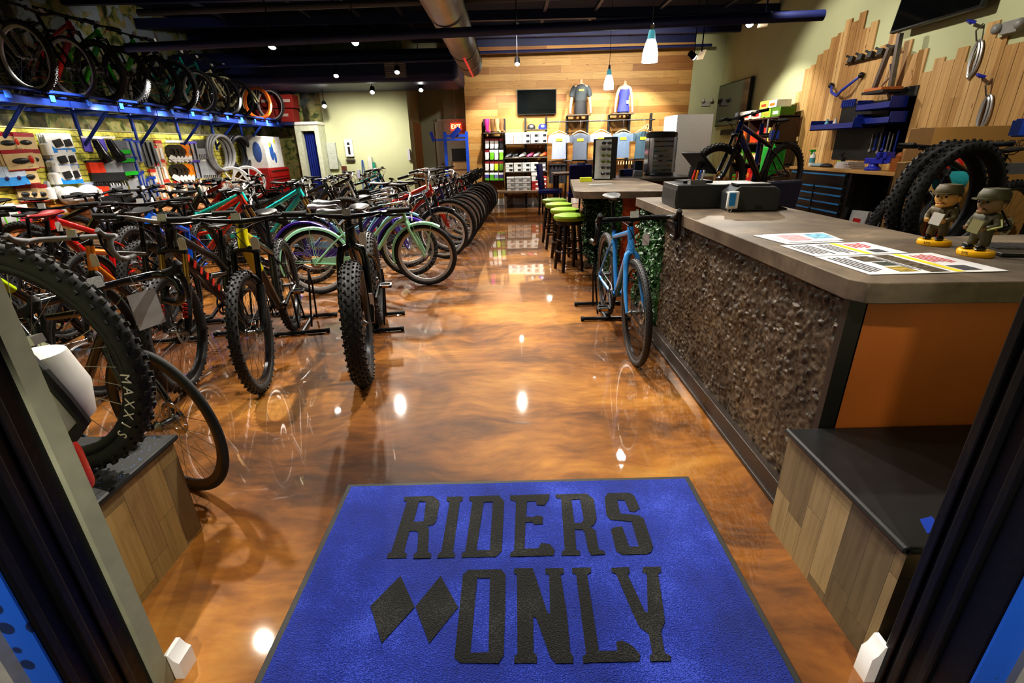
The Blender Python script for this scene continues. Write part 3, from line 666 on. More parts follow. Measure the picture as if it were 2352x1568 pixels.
    for nm, hub, stv in (('front_wheel', H, True), ('rear_wheel', RH, False)):
        P.append((nm, tm, ['tire'], None, stv, hub)); P.append(('rim', rm, ['rim'], nm, False, None)); P.append(('spokes', spm, ['spoke'], nm, False, None))
        if kind not in ('cruiser', 'highbar', 'kid', 'city'): P.append(('brake_rotor', rom, ['rotor'], nm, False, None))
    _P[kind] = (P, CR, s, H, RH); return _P[kind]
DEFROLE = dict(frame=BLACK, front=None, fork=GLOSSK, stanchion=mat((.02, .02, .022), .25, .8), bar=BLACKM, grip=RUB, lever=BLACKM, reflector=mat((.62, .64, .66), .25, .3, var=.25, scale=160), stem=BLACKM, post=BLACKM, saddle=mat((.014, .014, .015), .55),
               crank=BLACKM, pedal=BLACK, amber=mat((.75, .25, .01), .3), chain=STEEL, fender=None, tag=PAPER, tire=RUB, rim=RIMK, spoke=mat((.25, .25, .26), .3, 1.), rotor=CHROME)
NOB = [0]
def paint(c, rough=.22): return mat(c, rough, 0, .05, 5., coat=.6) if not isinstance(c, bpy.types.Material) else c
def bike(kind, front, head, label, cols=None, group=None, steer=0., lean=0., z=0., tagged=True, cat='bicycle', name='bicycle', rear=None, pitch=0.):
    """front = (x, y) of the front-wheel contact; head = heading in degrees"""
    P, CR, s, H, RH = bike_parts(kind); cols = dict(cols or {}); h = R_(head)
    loc = (front[0]-H.x*cos(h), front[1]-H.x*sin(h), z)
    t = thing(name, label, cat, loc, h, group, (R_(lean), R_(pitch), h))
    SM = Matrix.Translation(CR) @ Matrix.Rotation(R_(steer), 4, s) @ Matrix.Translation(-CR)
    made = {}
    fr = cols.get('frame', '#101012')
    for nm, me, roles, par, stv, at in P:
        if nm == 'price_tag' and not tagged: continue
        ms = []
        for r in roles:
            c = cols.get(r)
            if c is None and r in ('front', 'fender'): c = cols.get('frame', '#101012')
            if c is None and r == 'fork' and cols.get('forkmatch'): c = fr
            if c is None: ms.append(DEFROLE[r] if r != 'frame' else paint('#101012'))
            else: ms.append(paint(c) if isinstance(c, str) else c)
        o = put(nm, me, ms, made[par] if par else t)
        if par is None:
            made[nm] = o; ml = Matrix.Translation(at) if at else Matrix()
            if stv and steer: ml = SM @ ml
            o.matrix_local = ml
    NOB[0] += 1
    return t
def floor_stand(x, y, h, label):
    t = thing('bike_stand', label, 'bike stand', (x, y, 0), h, 'floor stands under the front bicycles')
    b = MB(); b.tube([(-.22, -.2, .02), (-.22, .2, .02)], .016, 8).tube([(.2, -.2, .02), (.2, .2, .02)], .016, 8).tube([(-.22, 0, .02), (.2, 0, .02)], .016, 8)
    b.build('base', BLACKM, t)
    u = MB()
    for sg in (-1, 1): u.tube([(-.16, sg*.05, .02), (-.10, sg*.075, .34), (-.04, sg*.075, .46), (.02, sg*.075, .34), (.08, sg*.05, .02)], .008, 7)
    u.build('wheel_holder', BLACKM, t)
    for yy in (-.2, .2):
        for xx in (-.22, .2): MB().cyl((xx, yy-.012, .02), (xx, yy+.012, .02), .02, n=10).build('end_cap', RUB, t)
    return t
# ================================================================== bicycles on the floor
HB_ = -79.6
a1 = bike('fat', (-.95, 2.79), HB_, 'glossy black fat-tyre bicycle facing the door at the aisle end of the front row', dict(frame='#0a0a0b', fork='#060607', tire=mat((.02, .02, .021), .6, var=.2, scale=50)), steer=2)
fk = [c for c in a1.children if c.name.startswith('fork')][0]
P, CR, s, H, RH = bike_parts('fat')
lbl(MB().box(lerp(CR, H, .72)+Vector((.022, .093, 0)), (.004, .022, .12), (0, .2, 0)).build('fork_decal', PAPER, fk), 'white decal on the fork leg')
a2 = bike('mtb', (-1.57, 2.72), HB_+3, 'black mountain bicycle with bright yellow head tube in the front row', dict(frame='#1d1c16', front=mat(srgb('#e0d508'), .25, coat=.5), fork=BLACK, tire=mat((.022, .022, .023), .6)), steer=0)
a3 = bike('trail', (-2.06, 2.76), HB_-3, 'black and red full-suspension bicycle with gold fork tubes in the front row', dict(frame='#120d0d', front='#140c0b', stanchion=mat((.55, .34, .10), .22, .9), fork=BLACK, bar=mat((.28, .27, .27), .35, .8), tire=mat((.024, .024, .025), .55)), steer=3)
fk = [c for c in a3.children if c.name.startswith('fork')][0]
P, CR, s, H, RH = bike_parts('trail')
RED = mat((.62, .03, .012), .4)
for sg in (-1, 1):
    dc = MB()
    for i in range(4): dc.box(lerp(CR, H, .74)+Vector((.026, sg*.064, 0))+s*(i*.024-.03), (.004, .028, .018), (0, .3, .0))
    lbl(dc.build('fork_decal', RED, fk), 'red decals on the fork leg')
fr = [c for c in a3.children if c.name.startswith('frame')][0]; dd = MB()
for i in range(6): dd.box(lerp(CR, Vector((-.1, 0, .32)), .16+.11*i)+Vector((0, .035, .02)), (.05, .004, .028), (0, .9, 0))
lbl(dd.build('frame_decal', RED, fr), 'red lettering-like decals along the down tube')
a4 = bike('gravel', (-2.52, 2.72), HB_-2, 'orange gravel bicycle with grey taped drop handlebar near the left bench', dict(frame='#121213', front=mat(srgb('#f08a06'), .25, coat=.5), fork=BLACK, bar=mat((.25, .25, .26), .7), grip=mat((.2, .2, .21), .6)), steer=-4)
a5 = bike('gravel', (-3.15, 2.66), HB_-3, 'neon yellow and black gravel bicycle leftmost in the front row', dict(frame='#16170f', front=mat(srgb('#c6e60a'), .3, coat=.4), saddle=mat((.25, .01, .01), .4)))
a0 = bike('road', (-1.45, 1.74), -17, 'black road bicycle with blank grey hang tag beside the left display bench', dict(frame='#0b0b0c', fork='#09090a', bar=GLOSSK), steer=-6, tagged=False)
P, CR, s, H, RH = bike_parts('road')
hb = [c for c in a0.children if c.name.startswith('handlebar')][0]
ht_ = MB(); bp_ = Vector((H.x-.16, .13, .90))
ht_.quad(bp_+Vector((.06, -.05, -.19)), bp_+Vector((.06, .06, -.19)), bp_+Vector((.06, .06, -.04)), bp_+Vector((.06, -.05, -.04))); ht_.tube([bp_+Vector((.06, .0, -.045)), bp_+Vector((.03, .0, .03))], .0012, 3)
lbl(ht_.build('hang_tag', mat((.42, .42, .42), .7), hb), 'blank grey hang tag')
for x, y, nm in ((-1.13, 3.85, 'fat-tyre bicycle'), (-1.74, 3.85, 'yellow-fronted bicycle'), (-2.26, 3.9, 'red and black bicycle'), (-2.7, 3.75, 'orange gravel bicycle')):
    floor_stand(x, y, R_(HB_), 'black tubular floor stand holding the rear wheel of the '+nm)
# second row, facing the door too
row2 = [('mtb', -3.62, 3.70, '#c00d0a', 'bright red mountain bicycle in the second row by the accessory wall'), ('mtb', -3.02, 3.95, '#0c55c4', 'bright blue mountain bicycle behind the orange gravel bicycle'),
        ('hybrid', -4.18, 3.6, '#2a2a2c', 'dark grey hybrid bicycle by the accessory wall behind the red saddle'), ('gravel', -4.75, 3.9, '#101418', 'black gravel bicycle nearest the accessory wall in the second row'),
        ('mtb', -5.3, 3.7, '#233', 'dark teal mountain bicycle against the accessory wall')]
for k, x, y, c, l in row2:
    bike(k, (x, y), HB_-2+random.uniform(-3, 3), l, dict(frame=('#223033' if c == '#233' else c), rim=RIMK), steer=random.uniform(-6, 6))
# middle block, facing the aisle (front wheels to the right)
cx0 = [('trail', -2.75, 5.62, 8, '#d2350c', 'orange full-suspension bicycle facing the aisle in the middle of the shop'), ('mtb', -3.0, 6.12, 6, '#1fb5a8', 'turquoise mountain bicycle behind the orange one'),
       ('trail', -2.5, 6.62, 7, '#27b9b4', 'turquoise full-suspension bicycle with curved top tube beyond the orange bicycle'), ('mtb', -2.7, 7.12, 6, '#141416', 'black mountain bicycle just beyond the two turquoise ones'),
       ('mtb', -2.5, 7.6, 6, '#101112', 'black mountain bicycle with lime cable in the middle block'), ('hybrid', -2.6, 8.1, 6, '#3a3c3e', 'grey hybrid bicycle in the middle block'),
       ('city', -2.5, 8.6, 6, '#d9d9d6', 'white city bicycle with raised chrome bars in the middle block'), ('mtb', -2.6, 9.08, 5, '#0e1a12', 'dark green mountain bicycle in the middle block'),
       ('hybrid', -2.5, 9.56, 6, '#1b1c1f', 'charcoal hybrid bicycle toward the back of the middle block'), ('hybrid', -2.55, 10.05, 6, '#0f1012', 'black hybrid bicycle toward the back of the middle block'),
       ('city', -2.5, 10.55, 6, '#2b64b8', 'mid blue city bicycle toward the back of the middle block'), ('mtb', -2.55, 11.05, 5, '#17a79c', 'teal mountain bicycle second from the rear green wall'), ('kid', -2.5, 11.6, 5, '#c8c8cc', 'silver child bicycle nearest the rear green wall')]
for k, x, y, h, c, l in cx0:
    d_ = dict(frame=c)
    if k == 'trail': d_['stanchion'] = mat((.5, .3, .10), .25, .9)
    if k in ('city', 'hybrid'): d_.update(bar=CHROME, stem=CHROME, rim=CHROME, post=CHROME, forkmatch=1)
    bike(k, (x, y), h, l, d_, steer=random.uniform(-8, 8))
# outer block by the wall, facing the aisle
for i, (k, x, y, c, l) in enumerate([('mtb', -4.25, 5.5, '#0f0f10', 'black mountain bicycle facing the aisle below the glove display'), ('mtb', -4.2, 6.08, '#1a2030', 'midnight blue mountain bicycle below the tool display'),
        ('hybrid', -4.25, 6.66, '#111', 'matt black hybrid bicycle below the orange tube packs'), ('mtb', -4.2, 7.24, '#26302a', 'grey-green mountain bicycle below the hanging tyres'),
        ('mtb', -4.2, 7.8, '#a31010', 'dark red mountain bicycle in front of the red tool chest'), ('hybrid', -4.15, 8.4, '#141416', 'black hybrid bicycle just past the red tool chest'),
        ('mtb', -4.2, 9.0, '#0e0e0f', 'black mountain bicycle in front of the grass mural'), ('kid', -4.2, 9.6, '#1b6b2a', 'green child bicycle in front of the grass mural'),
        ('kid', -4.15, 10.1, '#222', 'black child bicycle in front of the blue curtain'), ('kid', -4.2, 10.6, '#b8b8c0', 'silver child bicycle in front of the blue curtain')]):
    bike(k, (x, y), 6+random.uniform(-4, 4), l, dict(frame={'#111': '#111112', '#222': '#222224'}.get(c, c)), steer=random.uniform(-10, 10))
# the row along the aisle
MINT = mat(srgb('#9fd8b4'), .28, coat=.5); PUR = mat(srgb('#4a2a9c'), .25, coat=.5)
ALU = mat((.52, .52, .53), .38, .35, .05)
def cru(front, fm, lab, kind='cruiser', head=13., sadl=None, st=0.):
    return bike(kind, front, head, lab, dict(frame=fm, front=fm, fork=fm, fender=fm, bar=CHROME, stem=CHROME, rim=ALU, spoke=ALU, lever=BLACKM, saddle=sadl or mat((.05, .05, .055), .35), post=CHROME), steer=st)
cru((-.90, 5.09), MINT, 'mint green cruiser bicycle with mint fenders at the front of the aisle row', sadl=mat((.10, .10, .11), .3), st=-14)
cru((-1.16, 5.52), PUR, 'purple cruiser bicycle with purple fenders just behind the mint cruiser', sadl=mat((.2, .19, .22), .3), head=12, st=-12)
cru((-1.28, 6.0), mat(srgb('#8fc4dc'), .28, coat=.5), 'pale blue cruiser bicycle behind the purple cruiser', head=11, st=-6)
bk = [('highbar', -.88, 6.45, '#33353a', 'charcoal cruiser bicycle with tall chrome handlebars in the aisle row', CHROME), ('mtb', -.84, 6.9, '#c4240f', 'red-orange mountain bicycle in the aisle row beside a navy one', ALU),
      ('hybrid', -.80, 7.4, '#141b66', 'navy blue hybrid bicycle in the aisle row beyond the red-orange one', ALU), ('hybrid', -.78, 7.85, '#17181a', 'black hybrid bicycle with silver rims in the middle of the aisle row', ALU),
      ('city', -.75, 8.3, '#2a2c30', 'graphite city bicycle with swept chrome bars in the aisle row', ALU), ('hybrid', -.73, 8.75, '#0f1012', 'black flat-bar bicycle just before the drop-bar bicycles', ALU),
      ('road', -.71, 9.2, '#101114', 'black road bicycle first of the drop-bar bicycles in the aisle row', RIMK), ('road', -.69, 9.65, '#b81414', 'red road bicycle among the drop-bar bicycles in the aisle row', RIMK),
      ('road', -.66, 10.1, '#1a1b1e', 'dark grey road bicycle third of the drop-bar bicycles in the aisle row', RIMK), ('gravel', -.64, 10.55, '#14304a', 'slate blue gravel bicycle among the drop-bar bicycles', RIMK),
      ('road', -.61, 11.0, '#0c0c0d', 'glossy black road bicycle second from the sock rack', RIMK), ('road', -.58, 11.5, '#2c2c2e', 'grey road bicycle nearest the sock rack at the end of the aisle row', ALU)]
for k, x, y, c, l, rm in bk:
    d_ = dict(frame=c, rim=rm)
    if rm is ALU: d_['spoke'] = ALU
    if k in ('city', 'highbar'): d_.update(bar=CHROME, stem=CHROME, post=CHROME, forkmatch=1)
    if k in ('road', 'mtb', 'gravel', 'hybrid'): d_['forkmatch'] = 1
    bike(k, (x, y), 8+random.uniform(-2, 2), l, d_, steer=-8+random.uniform(-4, 4))
# the blue gravel bicycle standing by the counter
SKY = mat(srgb('#3f93dc'), .28, coat=.6)
b1 = bike('gravel', (.825, 2.97), -90.5, 'sky blue gravel bicycle standing beside the textured counter front', dict(frame=SKY, front=SKY, fork=SKY, tire=mat((.03, .03, .031), .6)), steer=0, lean=2.)
t = floor_stand(.80, 4.02, R_(-90), 'black tubular floor stand holding the sky blue gravel bicycle'); t['group'] = 'floor stands under the front bicycles'
# two bicycles shown on the left display bench
bike('mtb', (-1.44, 1.30), -4, 'black mountain bicycle with knobbly front tyre standing on the left display bench', dict(frame='#0c0d0d', fork=GLOSSK), z=.432, tagged=False)
bw = [o for o in bpy.data.objects if o.name.startswith('front_wheel')][-1]
LM = mat((.75, .76, .72), .6)
for i, ch in enumerate('MAXXIS'):
    a = R_(-4 - i*7.2); r = .328
    e = Vector((cos(a), 0, sin(a))); tn = Vector((sin(a), 0, -cos(a)))
    text('tire_lettering', ch, .042, TM(e*r+Vector((0, -.031, 0)), -tn if False else tn, e), LM, bw, .001)
# ------------------------------------------------------------------ bicycles up on the blue wall rack
rk = [(55, 118, 'mtb', '#17181a', 'black mountain bicycle with silver fork nearest the door on the wall rack', dict(fork=mat((.4, .4, .41), .35, .6), stanchion=mat((.5, .5, .5), .3, .9), rim=ALU)),
      (155, 133, 'hybrid', '#141517', 'black hybrid bicycle second along the wall rack', dict(rim=ALU)),
      (225, 148, 'mtb', '#a80f0c', 'red mountain bicycle third along the wall rack', {}),
      (285, 160, 'mtb', '#39b81a', 'lime green mountain bicycle with a cardboard card in its wheel on the wall rack', {}),
      (362, 182, 'mtb', '#3cc41c', 'bright green mountain bicycle beyond the lime one on the wall rack', {}),
      (405, 190, 'mtb', '#121314', 'black mountain bicycle between the green and teal ones on the wall rack', {}),
      (455, 200, 'city', '#17897e', 'teal city bicycle with silver rims on the wall rack', dict(rim=ALU)),
      (487, 206, 'hybrid', '#136a62', 'dark teal hybrid bicycle on the wall rack', {}),
      (515, 212, 'cruiser', '#d9d3a8', 'pale cream cruiser bicycle with dark rims on the wall rack', dict(front='#d9d3a8', fork='#d9d3a8', fender='#d9d3a8')),
      (545, 220, 'hybrid', '#1a1a1c', 'black hybrid bicycle left of the orange-wheeled cruiser on the wall rack', {}),
      (590, 229, 'cruiser', '#e4dfae', 'cream cruiser bicycle with orange rims on the wall rack', dict(front='#e4dfae', fork='#e4dfae', fender='#e4dfae', rim=mat((.75, .19, .02), .4), tire=mat((.72, .17, .02), .5), bar=CHROME)),
      (620, 236, 'city', '#1c1d20', 'black city bicycle right of the orange-wheeled cruiser on the wall rack', dict(rim=ALU, bar=CHROME)),
      (644, 240, 'city', '#131314', 'black city bicycle at the far end of the wall rack', dict(bar=CHROME))]
RKX = -5.42; RZ = 2.05
for u, v, k, c, l, ex in rk:
    R = KIND[k]['R']; p = ax(u, v, RKX+.03)
    d_ = dict(frame=c); d_.update(ex)
    bike(k, (RKX+.03, p.y), -10, l, d_, z=RZ+.012, tagged=False)
# ================================================================== blue wall rack
t = thing('bicycle_rack', 'long blue steel bicycle rack with triangular brackets along the mural wall', 'rack', (RKX, 9.6, RZ))
RB = mat((.010, .032, .20), .35, .3, var=.2)
rm_ = MB()
for y0 in [i*.78-4.6 for i in range(12)]: rm_.b2((.02, y0, -.10), (.09, y0+.76, -.03))
rm_.b2((-.03, -4.6, -.06), (.03, 4.7, 0)).tube([(.1, -4.6, .045), (.1, 4.7, .045)], .02, 6); rm_.b2((-1.34, -4.6, -.05), (-1.28, 4.7, 0))
rm_.build('rail', RB, t)
tr_ = MB()
for i in range(26): y = -4.55+.36*i; tr_.b2((-1.35, y-.04, -.008), (.09, y+.04, .006))
tr_.build('wheel_tray', RB, t)
for i in range(17):
    y = -4.4+i*.54; MB().b2((.088, y, -.06), (.10, y+.07, .01)).build('clip', mat((.03, .16, .75), .3, coat=.3), t)
for y in (6.35, 7.62, 8.74, 9.9, 11.05, 12.24):
    br = MB(); yy = y-9.6
    br.tube([(-.78, yy, .0), (-.78, yy, -.58)], .028, 8).tube([(-.78, yy, -.06), (.03, yy, -.06)], .026, 8).tube([(-.78, yy, -.52), (-.30, yy, -.07)], .024, 8)
    br.build('bracket', RB, t)
# ------------------------------------------------------------------ slatwall and everything hung on it
SX = -6.2
S('wall_slat_panel', MB().b2((SX-.06, 4.2, .38), (SX, 12.95, 1.75)), m_slatwall())
S('wall_slat_backing', MB().b2((-6.9, 4.2, 0), (SX-.06, 12.95, 1.75)), MUR)
S('trim_slat_top', MB().b2((SX-.06, 4.2, 1.75), (SX+.004, 12.95, 1.762)), mat((.5, .48, .3), .6))
S('baseboard_slat', MB().b2((SX-.05, 4.2, 0), (SX-.02, 12.95, .38)), mat((.35, .22, .13), .6))
TAN = mat(srgb('#c9b183'), .6, var=.06); HED = mat(srgb('#9b1824'), .5, var=.06); CY = mat(srgb('#2a8fe0'), .4, var=.05); PINKR = mat(srgb('#cc3b2e'), .5); KPK = mat((.02, .021, .022), .4)
CLEAR = mat((.62, .64, .66), .12, var=.1); ORG = mat(srgb('#e8860f'), .45, var=.08); REDO = mat(srgb('#e4401b'), .5); VIO = mat(srgb('#5a48b8'), .5); TBL = mat((.02, .07, .42), .35); GRN = mat(srgb('#1fb02c'), .4); LGR = mat((.28, .29, .31), .45)
def card_mb(kind, w, h):
    """one package, hanging with its front towards +x"""
    b = MB(); th = .008
    if kind in ('redcard', 'redcard_wide'):
        b.mat(0).b2((0, -w/2, -h), (th, w/2, -.03)).mat(1).b2((-.001, -w/2, -.045), (th+.001, w/2, 0)).b2((-.001, -w/2, -h), (th+.001, w/2, -h+.012))
        b.mat(2).sph((th+.008, -.005, -h*.55), (.018, w*.3, h*.14), 10, 6)
        if kind == 'redcard_wide': b.mat(3).sph((th+.008, w*.34, -h*.5), (.016, w*.08, h*.2), 8, 6)
    elif kind == 'bluecard':
        b.mat(0).b2((0, -w/2, -h), (th, w/2, 0)); b.mat(1).prism([(-w/2, -h), (w/2, -h), (w/2, -h*.78), (-w*.1, -h*.80), (-w/2, -h*.42)], th, th+.002, 'yz')
        b.mat(2).box((th+.014, w*.12, -h*.5), (.03, w*.42, h*.36), (.2, 0, 0))
    elif kind == 'bluebag':
        b.mat(0).b2((0, -w/2, -h*.55), (th, w/2, 0)).mat(1).b2((0, -w/2, -h), (th, w/2, -h*.55)).mat(2).sph((th+.01, .01, -h*.6), (.012, .022, .022), 10, 6)
    elif kind == 'saddlepack':
        b.mat(0).b2((0, -w/2, -.03), (.012, w/2, 0)).mat(1).b2((0, -w/2, -h*.55), (.006, -w*.1, -.03))
        for i in range(8):
            pass
        st = [(.02, .035), (.25, .05), (.5, .055), (.75, .085), (1., .06)]
        b.mat(2).tube([(.05+.05*t_*t_, w*.05+w*.25*t_, -.04-(h-.06)*t_) for t_, _ in st], [r_ for _, r_ in st], 10, flat=.7)
    elif kind in ('glove', 'redglove', 'greyglove'):
        b.mat(0).b2((0, -w/2, -.03), (.008, w/2, 0)).mat(1).b2((.0, -w*.38, -h*.42), (.024, w*.38, -.03))
        b.mat(2).b2((.0, -w*.42, -h*.72), (.028, w*.42, -h*.42))
        for i in range(4): b.tube([(.014, -w*.32+i*w*.21, -h*.7), (.02, -w*.34+i*w*.22, -h*(1.0 if i in (1, 2) else .93))], [.012, .009], 6)
        b.tube([(.014, w*.4, -h*.55), (.02, w*.52, -h*.74)], [.012, .009], 6)
    elif kind == 'ringpack':
        b.mat(1).lathe([(w*.24, -.012), (w*.44, -.016), (w*.5, 0), (w*.44, .016), (w*.24, .012), (w*.24, -.012)], 20, c=(.016, 0, -h*.5), axis='x'); b.mat(0).prism([(-w*.46, -h*.75), (w*.1, -h), (w*.2, -h*.72), (-w*.2, -h*.6)], .033, .037, 'yz').mat(0).b2((0, -w*.2, -.04), (.006, w*.2, 0))
    elif kind in ('tube', 'bluetool', 'pump'):
        b.mat(0).b2((0, -w/2, -h), (.004, w/2, 0)).mat(1).tube([(.016, 0, -.03), (.016, 0, -h*.55), (.016, .004, -h*.95)], [.012, .016, .011], 8).mat(2).b2((.004, -w/2, -.04), (.012, w/2, 0))
    elif kind == 'stripcard':
        b.mat(0).b2((0, -w/2, -h), (.006, w/2, 0)).mat(1).b2((-.001, -w/2, -.05), (.008, w/2, 0)).b2((-.001, -w/2, -h), (.008, w/2, -h+.03)).mat(2).b2((.006, -w*.2, -h*.8), (.018, w*.2, -h*.3))
    elif kind == 'greenclip':
        b.mat(0).b2((0, -w/2, -h*.72), (.03, w/2, 0)).mat(1).b2((-.002, -w*.6, -h), (.05, w*.6, -h*.72))
    elif kind == 'canister':
        b.mat(0).lathe([(0, -h), (w*.42, -h), (w*.42, -h*.45), (w*.2, -h*.36)], 10, c=(.03, 0, 0)).mat(1).lathe([(w*.2, -h*.36), (w*.16, -.02), (0, 0)], 10, c=(.03, 0, 0))
    elif kind == 'clearbag':
        b.mat(0).sph((.03, 0, -h*.55), (.035, w*.5, h*.46), 12, 8).mat(1).b2((0, -w*.5, -h*.22), (.01, w*.5, 0)).mat(2).tube([(.05, -w*.3, -h*.3), (.06, -w*.25, -h*.8), (.06, w*.2, -h*.85), (.05, w*.3, -h*.4)], .009, 6)
    elif kind == 'box':
        b.mat(0).b2((0, -w/2, -h), (.07, w/2, 0)).mat(1).b2((.068, -w*.4, -h*.6), (.072, w*.4, -h*.2)).mat(2).b2((.068, -w*.45, -h*.95), (.072, w*.1, -h*.72))
    return b
KM = dict(redcard=[TAN, HED, KPK, RED], redcard_wide=[TAN, HED, KPK, RED], bluecard=[WHITE, CY, KPK], bluebag=[mat(srgb('#b9c6d6'), .3), mat(srgb('#3f8ed0'), .3), mat(srgb('#3a2a5a'), .3)], saddlepack=[WHITE, VIO, mat((.015, .015, .016), .25)],
          glove=[WHITE, LGR, KPK], redglove=[KPK, REDO, KPK], greyglove=[WHITE, mat((.35, .36, .38), .5), LGR], ringpack=[WHITE, ORG], tube=[mat((.75, .7, .6), .4), mat((.5, .5, .52), .3), PINKR], bluetool=[mat((.3, .31, .34), .4), TBL, TBL], pump=[mat((.16, .17, .17), .4), BLACKM, mat((.2, .2, .1), .5)],
          stripcard=[mat(srgb('#dcb48c'), .5), PINKR, WHITE], greenclip=[mat((.12, .13, .16), .4), GRN], canister=[WHITE, LGR], clearbag=[CLEAR, WHITE, mat(srgb('#6fd22c'), .4)], box=[mat(srgb('#c9862c'), .5), WHITE, VIO])
NAMES = dict(redcard=('blister_card', 'red-topped tan blister card', 'package'), redcard_wide=('blister_card', 'wide red-topped tan blister card with red light', 'package'), bluecard=('pedal_package', 'white and cyan card holding a black part', 'package'), bluebag=('accessory_package', 'pale blue and white packet', 'package'),
             saddlepack=('saddle_package', 'black saddle in a white and violet pack', 'package'), glove=('cycling_glove', 'black and grey cycling glove', 'glove'), redglove=('cycling_glove', 'black cycling glove with orange-red cuff', 'glove'), greyglove=('cycling_glove', 'light grey cycling glove', 'glove'),
             ringpack=('tube_package', 'orange and black ring-shaped pack', 'package'), tube=('tool_package', 'slim carded silver tool', 'package'), bluetool=('hand_tool', 'blue-handled workshop tool', 'tool'), pump=('mini_pump', 'black carded mini pump', 'pump'), stripcard=('strip_package', 'tan and red narrow strip card', 'package'),
             greenclip=('clip_light', 'dark clip-on light with green base', 'light'), canister=('water_bottle', 'white plastic bottle with grey neck', 'bottle'), clearbag=('bagged_lock', 'clear bag of coiled parts', 'package'), box=('boxed_part', 'small orange and purple boxed part', 'box'))
_CM = {}
cnt_m = 0
PEG = mat((.45, .45, .46), .3, .9)
def hang(kind, y, z, w, h, n, where, cols=None, dx=.032):
    """n identical packages one behind another on one peg"""
    global cnt_m
    key = (kind, w, h)
    if key not in _CM: _CM[key] = card_mb(kind, w, h).mesh(kind)
    ms = cols or KM[kind]; nm, dsc, cat = NAMES[kind]
    pg = MB().tube([(SX, y, z+.005), (SX+.06+n*dx, y, z+.008), (SX+.065+n*dx, y, z+.02)], .003, 5).build('display_peg', PEG)
    tag(pg, 'thin metal display peg %s' % where, 'peg', 'pegs on the accessory slatwall')
    for i in range(n):
        o = put(nm, _CM[key], ms[:max(1, len(_CM[key].materials))] if _CM[key].materials else ms); o.location = (SX+.02+i*dx, y+random.uniform(-.004, .004), z); o.rotation_euler = (random.uniform(-.05, .05), 0, -R_(14)+random.uniform(-.06, .06))
        tag(o, '%s %s' % (dsc, where), cat, '%ss %s' % (dsc, where)); cnt_m += 1
def hp(kind, u, v, w, h, n, where, **kw):
    p = ax(u, v, SX+.02+n*.03); hang(kind, p.y, p.z, w, h, n, where, **kw)
U = 'upper left of the slatwall'
hp('redcard_wide', 12, 303, .26, .22, 4, 'at the top left corner of the slatwall'); hp('redcard', 55, 305, .22, .20, 6, 'in the top slatwall row second from the left')
hp('redcard_wide', 40, 343, .34, .24, 5, 'in the second slatwall row nearest the door'); hp('redcard', 74, 343, .20, .22, 4, 'in the second slatwall row beside the bottles')
hp('bluebag', 8, 383, .22, .22, 3, 'leftmost in the third slatwall row'); hp('bluebag', 32, 382, .22, .22, 4, 'in the third slatwall row nearest the door'); hp('redcard', 66, 384, .18, .20, 5, 'in the third slatwall row beside the white bottles')
for i, u in enumerate((55, 72, 94)): hp('redcard', u, 424, .16, .21, 2, 'in the fourth slatwall row, %s of three' % ORD[i])
for i, (u, v) in enumerate(((101, 312), (113, 352), (119, 380), (108, 414), (128, 412))): hp('canister', u, v, .12, .24, 2, 'in the bottle column, %s from the top' % ORD[i])
for r, v in enumerate((306, 344, 380)):
    for c_, u in enumerate(((122, 145), (134, 155), (145, 163))[r][:2]):
        hp('bluecard', u, v, .22, .24, 4 if c_ == 0 else 2, '%s row, %s column of cyan cards' % (ORD[r], ORD[c_]))
for i, u in enumerate((213, 245)): hp('saddlepack', u, 313, .30, .38, 2, '%s along the top row' % ORD[i])
for i, (u, v) in enumerate(((275, 322), (283, 342), (291, 372))): hp('greenclip', u, v, .2, .20, 2, '%s from the top beside the saddles' % ORD[i])
for i, u in enumerate((214, 226)): hp('redglove', u, 368, .17, .42, 2, 'in the upper glove row, %s from the left' % ORD[i])
for i, u in enumerate((240, 254, 268)): hp('glove', u, 368, .19, .42, 2, 'in the upper glove row, %s after the orange-cuffed pair' % ORD[i])
for i, u in enumerate((229, 240)): hp('redglove', u, 423, .17, .40, 2, 'in the lower glove row, %s from the left' % ORD[i])
for i, u in enumerate((254, 267, 281)): hp('glove', u, 421, .19, .40, 2, 'in the lower glove row, %s after the orange-cuffed pair' % ORD[i])
hp('greyglove', 305, 410, .22, .40, 1, 'beside the blue tools')
for i, (u, v) in enumerate(((298, 318), (314, 322), (309, 360), (325, 392), (336, 410), (352, 405), (318, 396), (346, 432))): hp('bluetool', u, v, .13, .34, 2, 'of the blue tool cluster, %s from the top' % ORD[i])
for i, u in enumerate((334, 346)): hp('pump', u, 322, .12, .42, 2, 'in the top row, %s of the pair' % ORD[i])
for i, (u, v) in enumerate(((357, 335), (362, 375))): hp('tube', u, v, .09, .36, 2, 'in the column by the strip cards, %s down' % ORD[i])
for i, (u, v) in enumerate(((366, 322), (374, 366), (385, 412), (353, 388), (373, 425))): hp('stripcard', u, v, .12, .40 if i < 3 else .26, 2, '%s of the strip cards from the top' % ORD[i])
for r, (u0, v) in enumerate(((388, 322), (396, 367))):
    for i in range(5): hp('ringpack', u0+i*9.5, v, .26, .40, 1, 'in the %s ring-pack row, %s from the left' % (['upper', 'lower'][r], ORD[i]), cols=None if i > 2 else [WHITE, mat((.03, .022, .012), .5)])
for r, (u0, v) in enumerate(((436, 325), (444, 368))):
    for i in range(2): hp('tube', u0+i*11, v, .12, .34, 2, 'right of the %s ring packs, %s of two' % (['upper', 'lower'][r], ORD[i]), cols=[mat((.3, .31, .35), .4), KPK, VIO])
for i, u in enumerate((455, 468)): hp('glove', u, 322, .2, .36, 2, 'right of the ring packs, %s of two' % ORD[i], cols=[KPK, KPK, LGR])
